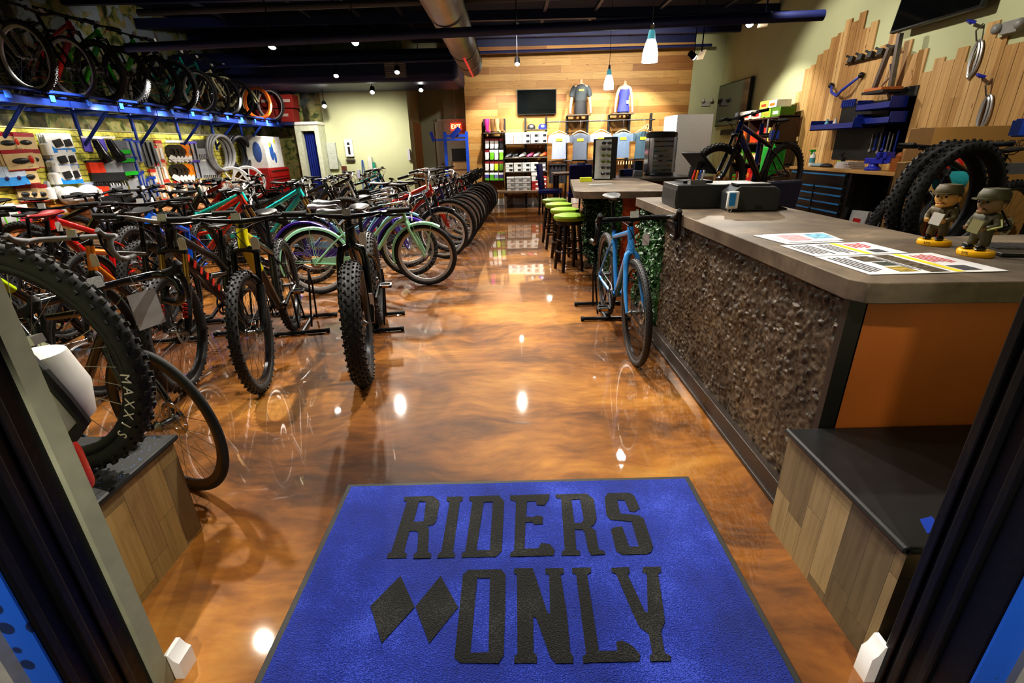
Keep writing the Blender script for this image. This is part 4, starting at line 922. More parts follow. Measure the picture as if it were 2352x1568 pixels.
for i, u in enumerate((466, 478, 490)): hp('greyglove', u, 366, .22, .42, 1, 'in the second row below the hanging tyres, %s of three' % ORD[i])
for i in range(9): hp(['tube', 'stripcard', 'glove', 'stripcard'][i % 4], 408+i*14, 415+(i % 2)*3, .16, .30, 1, 'in the low mixed row, %s from the left' % ORD[i])
hp('box', 130, 470, .2, .18, 1, 'low on the slatwall above the red saddle'); hp('box', 265, 475, .22, .22, 1, 'low on the slatwall below the glove rows', cols=[VIO, WHITE, mat(srgb('#e8c52c'), .5)])
for i, (u, v) in enumerate(((10, 468), (40, 470))): hp('clearbag', u, v, .24, .28, 1, 'low at the slatwall end, %s of two' % ORD[i], cols=None if i == 0 else [mat(srgb('#d24b5c'), .3), WHITE, RED])
for i, (u, v) in enumerate(((70, 480), (84, 478), (96, 482))): hp('box', u, v, .12, .16, 1, 'low left row, %s of three' % ORD[i], cols=[[ORG, KPK, KPK], [KPK, ORG, WHITE], [KPK, WHITE, REDO]][i])
hp('bluebag', 210, 418, .26, .34, 1, 'beside the bagged helmets', cols=[mat(srgb('#aebedb'), .3)]*3); hp('bluebag', 225, 468, .26, .30, 1, 'below the bagged helmets', cols=[mat(srgb('#b9c8dd'), .3)]*3)
# two helmets in clear bags
for i, (u, v) in enumerate(((165, 450), (205, 445))):
    p = ax(u, v, SX+.16); h = MB(); h.sph((0, 0, 0), (.13, .17, .13), 16, 10); h.box((.08, 0, -.03), (.07, .22, .05))
    o = h.build('bagged_helmet', mat((.70, .70, .70), .18, var=.25, scale=9., bump=.5), None); o.location = p
    tag(o, ['white helmet in a crinkled clear bag nearer the door', 'white helmet in a crinkled clear bag farther from the door'][i], 'helmet', 'bagged helmets on the slatwall')
    MB().tube([(-.16, 0, .12), (-.02, 0, .13)], .004, 5).build('peg', PEG, o)
# hanging tyres, boxed tyre rings, white wheel, carton, red tool chest
def ring(u, v, R, w, n, m_, label, x=SX+.12, dx=.05, name='tyre_loop', cat='tire'):
    p = ax(u, v, x)
    for i in range(n):
        o = MB().tube([((0), R*.82*cos(2*PI*j/36), R*sin(2*PI*j/36)) for j in range(36)], w, 8, closed=True, flat=1.).build(name, m_); o.location = (x+i*dx, p.y+i*.03, p.z); o.rotation_euler = (0, .05*i, -.12-.1*i)
        tag(o, label, cat, label)
GT = mat((.24, .24, .245), .5, var=.1)
ring(498, 352, .34, .034, 3, GT, 'grey folding tyre hanging in the leftmost hanging tyre bundle'); ring(540, 352, .34, .045, 3, mat((.02, .02, .025), .35), 'black tyre hanging in the middle tyre bundle'); ring(580, 350, .34, .036, 3, mat((.15, .15, .155), .45), 'dark grey tyre hanging in the bundle beside the white carton')
CX_ = ay(618, 400, 12.2).x; t = thing('carton', 'tall white carton with blue and yellow picture standing on the red tool chest', 'box', (CX_, 12.2, 1.065), 0)
MB().b2((-.22, -.42, 0), (.22, .42, .68)).build('carton_body', mat((.66, .66, .64), .5), t, .004)
MB().sph((.222, -.12, .36), (.004, .10, .2), 12, 8).sph((.222, .02, .22), (.004, .06, .12), 10, 8).build('printed_picture', mat((.03, .11, .38), .5), t); MB().sph((.224, -.16, .5), (.003, .06, .06), 8, 6).sph((.224, .1, .58), (.003, .05, .05), 8, 6).build('printed_picture', mat((.65, .6, .05), .5), t)
MB().sph((.03, -.422, .35), (.1, .004, .22), 12, 8).build('printed_picture', mat((.05, .10, .3), .5), t)
yc = 12.2
t = thing('tool_chest', 'red metal tool chest under the white carton', 'tool chest', (CX_, yc, 0)); RC = mat((.36, .012, .012), .35, coat=.3)
MB().b2((-.24, -.5, .04), (.24, .6, 1.06)).build('body', RC, t, .008)
for i in range(5): d_ = MB().b2((.24, -.46, .10+i*.19), (.255, .56, .27+i*.19)).build('drawer', RC, t, .004); MB().b2((.256, -.4, .235+i*.19), (.272, .5, .25+i*.19)).build('handle', STEEL, d_)
p = ay(572, 418, 11.3); tm, rm, sp_, ro = wheel_meshes(.345, .02, 0); WM = mat((.68, .68, .67), .4)
for i, (dx_, l) in enumerate(((0, 'white spoked bicycle wheel hanging in front of the red tool chest'), (-.12, 'white spoked bicycle wheel hanging behind the other white wheel'))):
    o = thing('spare_wheel', l, 'wheel', (p.x+dx_, p.y-.2*i*2, p.z), R_(20)); put('tire', tm, WM, o); put('rim', rm, WM, o)
    w_ = MB()
    MB().tube([(0, 0, .33), (-.10, .04, .36), (-.02-abs(p.x+dx_-SX), .35*abs(p.x+dx_-SX), .36)], .006, 5).build('hook', PEG, o)
    for j in range(9):
        a = j*2*PI/9; w_.tube([(0, 0, 0), (.3*cos(a), 0, .3*sin(a))], .016, 6)
    w_.lathe([(.05, -.04), (.05, .04)], 12, axis='y'); w_.build('spokes', WM, o)
# big red prints painted on the mural above the cubicle: left as cartons stored on the ledge
for i, (dx_, z0, w, l) in enumerate(((0, 2.06, .45, 'lower left'), (.47, 2.06, .42, 'lower right'), (.1, 2.36, .45, 'upper left'), (.57, 2.36, .36, 'upper right'))):
    o = MB().b2((0, 0, 0), (w, .35, .28)).build('storage_carton', mat((.28, .02, .014), .5), None, .006); o.location = (-5.9+dx_, 12.45, z0); tag(o, 'red mural print built as a carton above the slatwall end, %s of the stack' % l, 'box', 'red mural prints built as cartons by the cubicle')
    MB().b2((.1, -.003, .12), (.3, 0, .18)).build('printed_label', mat((.5, .4, .36), .6), o)
o = MB().b2((-6.88, 12.4, 1.99), (-5.05, 12.95, 2.055)).build('storage_shelf', NAVY); tag(o, 'dark storage shelf carrying red mural-print cartons by the cubicle', 'shelf')
# ================================================================== apparel display on the rear wood wall
YB = 12.55
def c3(cx, cy, y=YB): return ay(1050+.2551*cx, 150+.2551*cy, y)
GUN = mat((.05, .05, .052), .45, .7)
t = thing('apparel_rack', 'dark steel apparel and shoe rack fixed along the rear wood wall', 'rack', (0, YB, 0))
def up(cx, cy0, cy1, z0=None):
    a = c3(cx, cy0); b = c3(cx, cy1); z1 = b.z if z0 is None else z0
    MB().b2((a.x-.025, .18, z1), (a.x+.025, .24, a.z)).build('upright', GUN, t)
for cx, a, b in ((237, 480, 1150), (425, 475, 1130), (617, 465, 1110), (808, 460, 1090), (997, 450, 940), (1187, 450, 940), (1383, 440, 940), (1573, 430, 940), (1770, 425, 900)): up(cx, a, b, .02)
def shelf(cx0, cx1, cy, d0=-.16, th=.025):
    a = c3(cx0, cy); b = c3(cx1, cy); z = (a.z+b.z)/2
    MB().b2((a.x, d0, z-th), (b.x, .22, z)).build('shelf', mat((.10, .075, .05), .5), t, .003); return z
zs_legs = shelf(237, 427, 605); zs_cap = shelf(617, 808, 575); zs1 = shelf(430, 812, 703); zs2 = shelf(430, 812, 826); zs3 = shelf(430, 812, 952)
zm1 = shelf(990, 1192, 446, -.2); zm2 = shelf(1380, 1580, 434, -.2)
for a, b, y0 in (((808, 512), (1770, 490), -.1), ((820, 862), (1700, 850), -.1)):
    p, q = c3(*a), c3(*b); MB().tube([(p.x, y0, p.z), (q.x, y0, p.z)], .014, 8).build('hanging_rail', GUN, t)
    zr = p.z
    for cx in (808, 997, 1187, 1383, 1573, 1770):
        e = c3(cx, 500); MB().tube([(e.x, y0, p.z), (e.x, .2, p.z)], .01, 6).build('rail_arm', GUN, t)
RAILZ = c3(808, 512).z; RAILZ2 = c3(820, 862).z
bk_ = thing('sock_board', 'dark pegboard behind the sock packs left of the shoe shelves', 'board', (0, 0, 0))
a = c3(240, 640); b = c3(425, 1045); MB().b2((a.x, YB+.15, b.z), (b.x, YB+.17, a.z)).build('panel', mat((.06, .045, .03), .6), bk_)
# sock packs
SK = [mat(srgb('#e9e7e2'), .6), mat(srgb('#e9e7e2'), .6), mat(srgb('#e2e0da'), .6), mat(srgb('#2b2b30'), .6), mat(srgb('#e6e4de'), .6), mat(srgb('#6fc024'), .6), mat(srgb('#e2efd0'), .6), mat(srgb('#8dd13a'), .6), mat(srgb('#dcdad5'), .6), mat(srgb('#d9d9d6'), .6), mat(srgb('#b9d632'), .6), mat(srgb('#5c8a20'), .6), mat(srgb('#4b4a9a'), .6), mat(srgb('#4e9c2a'), .6), mat(srgb('#6c76a0'), .6), mat(srgb('#3d2f6e'), .6)]
for r, (y0, y1) in enumerate(((655, 750), (760, 850), (865, 947), (965, 1035))):
    for c_, cx in enumerate((268, 311, 352, 396)):
        p = c3(cx, y0); q = c3(cx, y1); h = p.z-q.z; o = thing('sock_pack', '%s sock pack in the %s row, %s from the left' % (['white', 'white', 'white', 'dark', 'white', 'green and white', 'pale green', 'lime', 'white', 'white', 'lime and yellow', 'green', 'violet and green', 'green', 'grey-green', 'purple and green'][r*4+c_], ['top', 'second', 'third', 'bottom'][r], ORD[c_]), 'socks', p, 0, 'sock packs on the pegboard')
        MB().b2((-.052, .0, -h*.28), (.052, .012, 0)).build('header_card', mat(srgb('#7c1c22'), .5) if r < 3 and c_ != 5 and not (r == 1 and c_) else WHITE, o)
        s_ = MB(); s_.prism([(-.045, -h*.26), (.045, -h*.26), (.045, -h*.8), (.03, -h*1.0), (-.05, -h*1.0), (-.045, -h*.85)], -.012, .012); s_.build('socks', SK[r*4+c_], o, .004)
        if r == 3: MB().b2((-.05, -.014, -h*1.0), (.05, .010, -h*.72)).build('sock_band', mat(srgb('#5fae2a'), .5), o)
# leg forms with socks
for cx, c, l in ((272, '#c8358a', 'pink'), (322, '#7a5a35', 'brown'), (365, '#c9a678', 'light tan'), (402, '#8a6a42', 'dark tan')):
    p = c3(cx, 605); z1 = c3(cx, 482).z; H_ = z1-zs_legs; L_ = MB()
    L_.tube([(0, 0, H_), (0, .0, H_*.75), (-.005, .005, H_*.45), (.0, .0, H_*.16), (.0, .0, .02)], [.055, .062, .05, .033, .036], 12).tube([(0, 0, .03), (.04, -.05, .025), (.06, -.11, .02)], [.036, .032, .022], 10)
    o = L_.build('leg_form', mat(srgb(c), .6)); o.location = (p.x, YB, zs_legs); tag(o, '%s sock on a lower leg display form, upper left of the shoe shelves' % l, 'leg form')
# boxes
def crate(cx, cy0, cy1, w, z, l, g, body=WHITE, d=.3, y=YB-.02, lab=BLACK, h=None):
    p = c3(cx, cy1, y); h = h or (c3(cx, cy0, y).z-c3(cx, cy1, y).z)
    o = thing('shoe_box', l, 'shoe box', (p.x, y, z), 0, g)
    MB().b2((-w/2, -d/2, 0), (w/2, d/2, h*.72)).build('box_body', body, o); MB().b2((-w/2-.004, -d/2-.004, h*.66), (w/2+.004, d/2+.004, h-.003)).build('lid', body, o)
    MB().b2((.0, -d/2-.003, h*.15), (w*.42, -d/2, h*.58)).build('end_label', lab, o); return h
for r in range(2):
    for i, cx in enumerate((470, 545, 620, 695, 770)): crate(cx, 612+46*(1-r)*0, 656, .185, zs1+r*.125, 'white shoe box on the upper shelf, %s layer, %s from the left' % (['lower', 'upper'][r], ORD[i]), 'white shoe boxes on the upper shelf', h=.122, lab=mat((.30, .30, .31), .5) if i < 2 else BLACK)
for r in range(2):
    for i, cx in enumerate((470, 545, 620, 693)): crate(cx, 875, 912, .185, zs3+r*.105, 'white and grey shoe box on the lower shelf, %s layer, %s from the left' % (['lower', 'upper'][r], ORD[i]), 'white and grey shoe boxes on the lower shelf', h=.102, body=mat((.55, .55, .53), .5))
for r in range(2): crate(766, 880, 915, .15, zs3+r*.10, 'black and white shoe box right of the lower shelf boxes, %s' % ['lower one', 'upper one'][r], 'black and white shoe boxes', h=.098, body=mat((.12, .12, .12), .5), lab=WHITE)
# bench with boxes
bz = c3(600, 1122, 12.3).z; a = c3(360, 1120, 12.3); b = c3(835, 1120, 12.3)
t2 = thing('low_bench', 'low wooden bench with crossed metal braces under the shoe shelves', 'bench', ((a.x+b.x)/2, 12.3, 0)); hw = (b.x-a.x)/2
MB().b2((-hw, -.2, bz-.05), (hw, .2, bz)).build('seat_board', mat((.16, .10, .06), .5), t2, .005)
for sx in (-1, 1):
    MB().b2((sx*(hw-.2)-.03, -.18, 0), (sx*(hw-.2)+.03, .18, bz-.05)).build('leg', mat((.13, .085, .055), .5), t2)
    MB().tube([(sx*(hw-.22), 0, .06), (sx*.25, 0, bz-.06)], .009, 6).build('brace', GUN, t2)
for i, (cx, n_, c, l) in enumerate(((483, 3, (.55, .54, .5), 'white'), (556, 3, (.5, .5, .48), 'grey-white'), (626, 3, (.52, .51, .48), 'pale'), (704, 2, (.42, .03, .03), 'red'), (768, 3, (.45, .04, .04), 'red and white'))):
    for r in range(n_): crate(cx, 0, 1115, .18, bz+r*.105, '%s shoe box on the low bench, %s stack, %s' % (l, ORD[i], ['bottom', 'middle', 'top'][r]), 'shoe boxes on the low bench', h=.102, body=mat(c, .5), y=12.3, lab=WHITE if c[1] < .1 else mat((.2, .2, .2), .5))
crate(704, 0, 1035, .18, bz+.21, 'tall white shoe box on top of the red boxes on the low bench', 'shoe boxes on the low bench', h=.19, y=12.3)
# shoes
for i, (cx, c, l) in enumerate(((470, '#55585e', 'grey and red'), (527, '#1c1c20', 'black'), (590, '#dedede', 'white'), (660, '#d04a7a', 'pink and black'), (718, '#9a9aa0', 'silver'), (775, '#e8581c', 'orange'))):
    p = c3(cx, 826, YB-.03); s_ = MB(); st = [(-.13, .032, .10), (-.10, .04, .115), (-.04, .042, .10), (.02, .042, .07), (.08, .045, .05), (.12, .036, .035), (.14, .015, .02)]
    n = 10
    for x, hw_, zt in st:
        for j in range(n):
            q = 2*PI*j/n; s_.v.append((x, hw_*cos(q), max(.012, zt*.5+zt*.5*sin(q)+.006)))
    for k_ in range(len(st)-1):
        for j in range(n): s_.f.append((k_*n+j, k_*n+(j+1) % n, (k_+1)*n+(j+1) % n, (k_+1)*n+j)); s_.mi.append(0)
    s_.f += [tuple(range(n)), tuple((len(st)-1)*n+j for j in range(n))]; s_.mi += [0, 0]
    o = thing('cycling_shoe', '%s cycling shoe on the middle shelf' % l, 'shoe', (p.x, YB-.03, zs2), R_(-125), 'cycling shoes on the middle shelf'); s_.build('shoe_upper', mat(srgb(c), .45), o)
    MB().prism([(-.13, -.03), (-.06, -.04), (.06, -.042), (.13, -.02), (.14, .0), (.13, .02), (.06, .042), (-.06, .04), (-.13, .03)], 0, .014, 'xy').build('sole', BLACK if c != '#1c1c20' else WHITE, o); MB().b2((-.02, -.045, .06), (.0, .045, .085)).b2((.03, -.045, .045), (.05, .045, .066)).build('strap', LGR, o)
# caps
for cx, c, l in ((668, '#2a2a2c', 'black and white cap on the small shelf under the wall television'), (768, '#1c2fa8', 'blue and white cap on the small shelf under the wall television')):
    p = c3(cx, 575); o = thing('cap', l, 'cap', (p.x, YB, zs_cap)); k_ = mat(srgb(c), .6)
    MB().lathe([(.095, .0), (.098, .04), (.085, .085), (.05, .11), (0, .118)], 18).build('crown', k_, o); MB().prism([(-.085, -.06), (-.07, -.14), (0, -.17), (.07, -.14), (.085, -.06)], .0, .012, 'xy').build('visor', k_, o); MB().sph((.0, -.075, .055), (.045, .03, .035), 10, 6).build('front_panel', WHITE, o)
# t-shirts on wooden hangers
YEL = mat(srgb('#e4e02a'), .5); WOODH = mat(srgb('#d9b98a'), .5)
def tee_mb(w, h):
    s_ = MB(); n = 12; rows = [(0., .22), (.05, .62), (.1, .95), (.2, .80), (.4, .74), (.7, .76), (1., .80)]
    for k_, (f_, wf) in enumerate(rows):
        for j in range(n+1):
            x = (j/n-.5)*w*wf; fold = .008*sin(j*1.9+k_*.4)*(f_)
            s_.v.append((x, -.035*(1-(2*j/n-1)**2)+fold-.01, -f_*h))
    m_ = len(s_.v)
    for v in list(s_.v): s_.v.append((v[0], -v[1]*.6+.01, v[2]))
    for off, k in ((0, 0), (m_, 1)):
        for k_ in range(len(rows)-1):
            for j in range(n): s_.f.append((off+k_*(n+1)+j, off+k_*(n+1)+j+1, off+(k_+1)*(n+1)+j+1, off+(k_+1)*(n+1)+j)); s_.mi.append(0)
    for k_ in range(len(rows)-1):
        for j in (0, n): s_.f.append((k_*(n+1)+j, (k_+1)*(n+1)+j, m_+(k_+1)*(n+1)+j, m_+k_*(n+1)+j)); s_.mi.append(0)
    return s_
for i, (cx, y0, y1, c, l) in enumerate(((918, 612, 842, '#8f97ad', 'pale grey-blue'), (1108, 610, 850, '#565e6c', 'charcoal'), (1297, 600, 842, '#9aa5bd', 'pale blue-grey'), (1495, 600, 832, '#6a7d96', 'mid blue'), (1676, 594, 838, '#3d5563', 'dark teal'))):
    p = c3(cx, y0, YB-.12); q = c3(cx, y1, YB-.12); w = .44; h = p.z-q.z
    o = thing('t_shirt', '%s t-shirt with a yellow chest print, %s from the left on the high rail' % (l, ORD[i]), 't-shirt', p, 0, 't-shirts on the high rail'); mt_ = mat(srgb(c), .8, var=.06)
    tee_mb(w, h).build('shirt_body', mt_, o)
    for sg in (-1, 1): MB().tube([(sg*w*.40, 0, -.05), (sg*w*.46, 0, -.12), (sg*w*.50, .0, -.21)], [.055, .06, .058], 10, flat=.45).build('sleeve', mt_, o)
    MB().b2((-.075, -.052, -h*.30), (.075, -.047, -h*.20)).build('chest_print', YEL, o)
    hg = thing('clothes_hanger', 'pale wooden hanger holding the %s t-shirt' % l, 'hanger', (p.x, YB-.12, p.z), 0, 'wooden hangers on the high rail')
    MB().tube([(-.19, 0, -.03), (-.1, 0, .02), (0, 0, .055), (.1, 0, .02), (.19, 0, -.03)], .011, 8).build('arms', WOODH, hg); zr = RAILZ-p.z
    MB().tube([(0, .0, .055), (0, 0, zr-.02), (0, .012, zr+.012), (0, .03, zr+.018), (0, .04, zr)], .003, 5).build('hook', STEEL, hg)
for i in range(3):
    hg = thing('clothes_hanger', 'empty pale wooden hanger %s from the right end of the high rail' % ORD[i], 'hanger', (c3(1690+i*12, 560).x, YB-.10, c3(1690, 560).z), R_(50+i*12), 'wooden hangers on the high rail')
    MB().tube([(-.19, 0, -.05), (-.1, 0, .02), (0, 0, .055), (.1, 0, .02), (.19, 0, -.05)], .011, 8).build('arms', WOODH, hg); zr = RAILZ-hg.location.z; MB().tube([(0, 0, .055), (0, 0, zr-.02), (0, .0, zr+.016)], .003, 5).build('hook', STEEL, hg)
for i, cx in enumerate((1445, 1468, 1492, 1516, 1540, 1562, 1600, 1625, 1650, 1675)):
    hg = thing('clothes_hanger', 'pale wooden hanger on the low rail, %s from the left' % ORD[i], 'hanger', (c3(cx, 880).x, YB-.10, RAILZ2-.08), R_(75), 'wooden hangers on the low rail')
    MB().tube([(-.17, 0, -.03), (-.1, 0, .01), (0, 0, .035), (.1, 0, .01), (.17, 0, -.03)], .010, 6).build('arms', WOODH, hg); MB().tube([(0, 0, .035), (0, 0, .08), (0, .02, .095)], .003, 5).build('hook', STEEL, hg)
for i, (cx, y1, w) in enumerate(((905, 1062, .42), (1075, 1000, .3), (1150, 990, .3), (1610, 940, .25))):
    p = c3(cx, 885, YB-.1); q = c3(cx, y1, YB-.1); s_ = MB(); pts = [(-w/2+w*i_/16, .03*sin(i_*1.7)) for i_ in range(17)]
    for k_ in range(16):
        a, b = pts[k_], pts[k_+1]; s_.quad((a[0], a[1], q.z-p.z), (b[0], b[1], q.z-p.z), (b[0]*.92, b[1]*.5, 0), (a[0]*.92, a[1]*.5, 0))
    s_.b2((-w/2, -.03, -.03), (w/2, .03, 0)); o = thing('folded_shorts', 'black shorts hanging from the low rail, %s from the left' % ORD[i], 'shorts', p, 0, 'black shorts on the low rail'); s_.build('cloth', mat((.018, .018, .022), .75), o); MB().tube([(0, 0, 0), (0, 0, RAILZ2-p.z)], .004, 5).build('clip', WOODH, o)
# mannequins: continuous headless torsos with arms
def skin_body(name, verts, edges, radii, m_, parent, sub=2, root=0):
    me = bpy.data.meshes.new(name); me.from_pydata(verts, edges, []); o = bpy.data.objects.new(name, me); C.objects.link(o); o.parent = parent
    me.materials.append(m_)
    sk = o.modifiers.new('skin', 'SKIN'); sk.use_smooth_shade = True
    for i, r in enumerate(radii):
        v = me.skin_vertices[0].data[i]; v.radius = r if isinstance(r, tuple) else (r, r); v.use_root = (i == root)
    sb = o.modifiers.new('sub', 'SUBSURF'); sb.levels = sub; sb.render_levels = sub; return o
SKN = mat(srgb('#d8ab8a'), .45, var=.03)
def mannequin(x, y, z, H_, label, female):
    t = thing('mannequin', label, 'mannequin', (x, y, z)); k = H_/.92; sw = .19 if not female else .165
    vs = [(0, 0, 0), (0, 0, .18), (0, 0, .40), (0, 0, .62), (0, 0, .70), (0, .005, .80), (0, .0, .92)]
    rad = [(.16, .105), (.155, .10), (.125 if female else .14, .09), (.16, .10), (.12, .08), (.055, .055), (.052, .052)]
    ed = [(0, 1), (1, 2), (2, 3), (3, 4), (4, 5), (5, 6)]
    for sg in (-1, 1):
        b = len(vs); vs += [(sg*sw, 0, .70), (sg*(sw+.055), .01, .50), (sg*(sw+.085), -.01, .28), (sg*(sw+.10), -.04, .10), (sg*(sw+.10), -.05, .02)]; rad += [.062, .045, .038, .03, .03]
        ed += [(4, b), (b, b+1), (b+1, b+2), (b+2, b+3), (b+3, b+4)]
    vs = [(a*k, b*k, c*k) for a, b, c in vs]; rad = [(r[0]*k, r[1]*k) if isinstance(r, tuple) else r*k for r in rad]
    skin_body('body', vs, ed, rad, SKN, t)
    def loft(rings, n=20):
        s_ = MB()
        for zz, rx, ry, cy in rings:
            for j in range(n):
                q = 2*PI*j/n; s_.v.append((rx*cos(q)*k, (cy+ry*sin(q))*k, zz*k))
        for i in range(len(rings)-1):
            for j in range(n): s_.f.append((i*n+j, i*n+(j+1) % n, (i+1)*n+(j+1) % n, (i+1)*n+j)); s_.mi.append(0)
        return s_
    if not female:
        c_ = mat(srgb('#33393c'), .8)
        s_ = loft([(.36, .155, .115, 0), (.5, .165, .118, 0), (.62, .19, .122, 0), (.70, .20, .115, 0), (.755, .14, .09, 0), (.775, .07, .068, 0)])
        for sg in (-1, 1): s_.tube([(sg*.15*k, 0, .70*k), (sg*.215*k, .005, .62*k), (sg*.25*k, .008, .47*k)], [.085*k, .082*k, .075*k], 14)
        s_.build('shirt', c_, t); MB().b2((-.07*k, -.128*k, .60*k), (.07*k, -.118*k, .645*k)).build('chest_print', YEL, t)
        sh = loft([(.0, .165, .12, 0), (.12, .172, .122, 0), (.26, .165, .118, 0), (.38, .148, .108, 0)]); sh.build('shorts', mat((.012, .012, .013), .7), t)
    else:
        s_ = loft([(.05, .19, .13, 0), (.16, .178, .122, 0), (.3, .15, .11, 0), (.42, .14, .105, 0), (.58, .165, .12, -.005), (.66, .145, .108, 0)]); c_ = mat(srgb('#2c34a8'), .7, var=.25, scale=20)
        for sg in (-1, 1): s_.tube([(sg*.10*k, -.09*k, .65*k), (sg*.085*k, -.02*k, .765*k), (sg*.09*k, .07*k, .66*k)], .014*k, 6)
        s_.build('tank_top', c_, t); MB().b2((.05*k, -.135*k, .26*k), (.12*k, -.118*k, .35*k)).build('side_print', mat((.45, .5, .75), .5), t)
        loft([(.0, .165, .115, 0), (.10, .17, .118, 0)]).build('shorts', mat((.012, .012, .02), .7), t)
p = c3(1108, 440); mannequin(p.x, YB, zm1, c3(1108, 112).z-p.z, 'headless mannequin in charcoal t-shirt and black shorts above the apparel rack', False)
p = c3(1495, 428); mannequin(p.x, YB, zm2, c3(1495, 125).z-p.z, 'headless mannequin in royal blue sleeveless top above the apparel rack', True)
# televisions
SCR = mat((.004, .005, .005), .06, coat=1.)
def tv(name, pts, label, axis):
    t = thing(name, label, 'television', pts[0]); 
    return t
p, q = ay(1188, 264, 12.78), ay(1278, 204, 12.78); w, h = q.x-p.x, q.z-p.z
t = thing('television', 'flat black television on the rear wood wall left of the mannequins', 'television', ((p.x+q.x)/2, 12.78, (p.z+q.z)/2))
MB().b2((-w/2, -.02, -h/2), (w/2, .03, h/2)).build('bezel', mat((.02, .02, .02), .3), t, .004); MB().b2((-w/2+.015, -.024, -h/2+.02), (w/2-.015, -.02, h/2-.015)).build('screen', SCR, t); MB().b2((-.15, .03, -.15), (.15, .07, .15)).build('wall_mount', BLACKM, t)
# exit sign
p = ay(1047, 291, 14.45); t = thing('exit_sign', 'lit red exit sign hanging in the corridor', 'sign', p); MB().b2((-.15, 0, -.10), (.15, .05, .10)).build('housing', mat((.75, .05, .02), .4, emit=1.2), t, .01)
text('lettering', 'EXIT', .15, TM((0, -.004, 0), (1, 0, 0), (0, 0, 1)), mat((1, .35, .1), .4, emit=6.), t, .002, sx=.85); MB().tube([(0, .025, .1), (0, .025, 1.2)], .012, 6).build('hanger', WHITE, t)
# blue utility frame in the corridor mouth
t = thing('storage_rack', 'bright blue tall steel frame with arms in the corridor mouth', 'frame', (0, 12.7, 0)); a = ay(1021, 303, 12.6); b = ay(1072, 303, 12.7)
fb = MB()
for x in (a.x, b.x): fb.b2((x-.035, -.12, 0), (x+.035, -.05, a.z))
fb.b2((a.x, -.11, a.z-.12), (b.x, -.06, a.z-.06)); fb.b2((a.x-.28, -.30, a.z-.2), (b.x, -.26, a.z-.16)); fb.build('posts', mat((.02, .09, .6), .35, coat=.3), t)
MB().box((a.x-.27, -.28, a.z-.10), (.08, .06, .22), (0, -.3, 0)).build('arm', mat((.015, .04, .3), .4), t); MB().box((a.x+.27, -.2, a.z-.03), (.12, .05, .3), (0, .8, 0)).build('arm', mat((.015, .04, .3), .4), t)
# things on the green wall
GY = 12.97
def gw(u, v): return ay(u, v, GY)
p = gw(802, 340); t = thing('wall_sign', 'white panel with a black letter i on the rear green wall', 'sign', p); MB().b2((-.10, -.03, -.20), (.10, .03, .20)).build('panel', WHITE, t, .006); MB().b2((-.028, -.034, -.15), (.028, -.03, .03)).box((0, -.032, .10), (.06, .004, .06)).build('letter', BLACK, t)
MB().b2((-.11, -.05, -.30), (.11, .02, -.26)).build('hook_strip', STEEL, t)
for u, v, w, h, c, l in ((765, 358, .22, .62, (.42, .45, .40), 'grey metal electrical cabinet on the rear green wall'), (791, 386, .11, .10, (.12, .03, .02), 'small dark red box on the rear green wall'), (852, 380, .10, .42, (.62, .60, .54), 'white upright strip panel on the rear green wall'), (860, 385, .06, .26, (.03, .28, .2), 'teal upright strip beside the white panel on the rear green wall'),
                      (825, 400, .07, .2, (.45, .45, .6), 'white and blue bottle on the ledge of the rear green wall'), (940, 355, .06, .26, (.55, .55, .6), 'small grey panel at the edge of the corridor')):
    p = gw(u, v); o = MB().b2((-w/2, -.06, -h/2), (w/2, .02, h/2)).box((0, -.062, h*.2), (w*.5, .004, h*.2)).build('wall_box', mat(c, .5), None, .004); o.location = p; tag(o, l, 'box')
p = gw(834, 385); o = MB().tube([(-.09, -.06, -p.z+.01), (-.01, 0, .18), (.01, 0, .18), (.10, -.06, -p.z+.01)], .012, 6).build('easel', mat((.06, .14, .4), .4)); o.location = p; tag(o, 'thin blue folding frame leaning on the rear green wall', 'frame')
p = gw(784, 385); o = MB().tube([(-.14, 0, .45), (.43, -.09, -p.z+.01)], .014, 6).build('pole', mat((.25, .27, .26), .4)); o.location = p; tag(o, 'slanting grey pole beside the electrical cabinet', 'pole')
p = ay(1056, 370, 14.0); t = thing('box_cart', 'brown wooden cart with cartons below a black sign in the corridor', 'cart', (p.x, 14.0, 0)); MB().b2((-.22, -.2, 0), (.24, .2, p.z)).build('body', mat((.22, .12, .06), .6), t); MB().b2((-.16, -.21, p.z-.2), (.28, -.19, p.z-.03)).b2((-.16, -.21, p.z-.42), (.28, -.19, p.z-.24)).build('carton_front', mat(srgb('#d3a878'), .6), t)
o = MB().b2((-.2, -.02, 0), (.24, .02, .32)).box((.02, -.021, .17), (.3, .004, .05)).box((.02, -.021, .09), (.26, .004, .03)).build('black_sign', mat((.02, .02, .02), .5)); o.location = (p.x, 13.98, p.z); tag(o, 'black printed sign standing on the brown cart', 'sign')
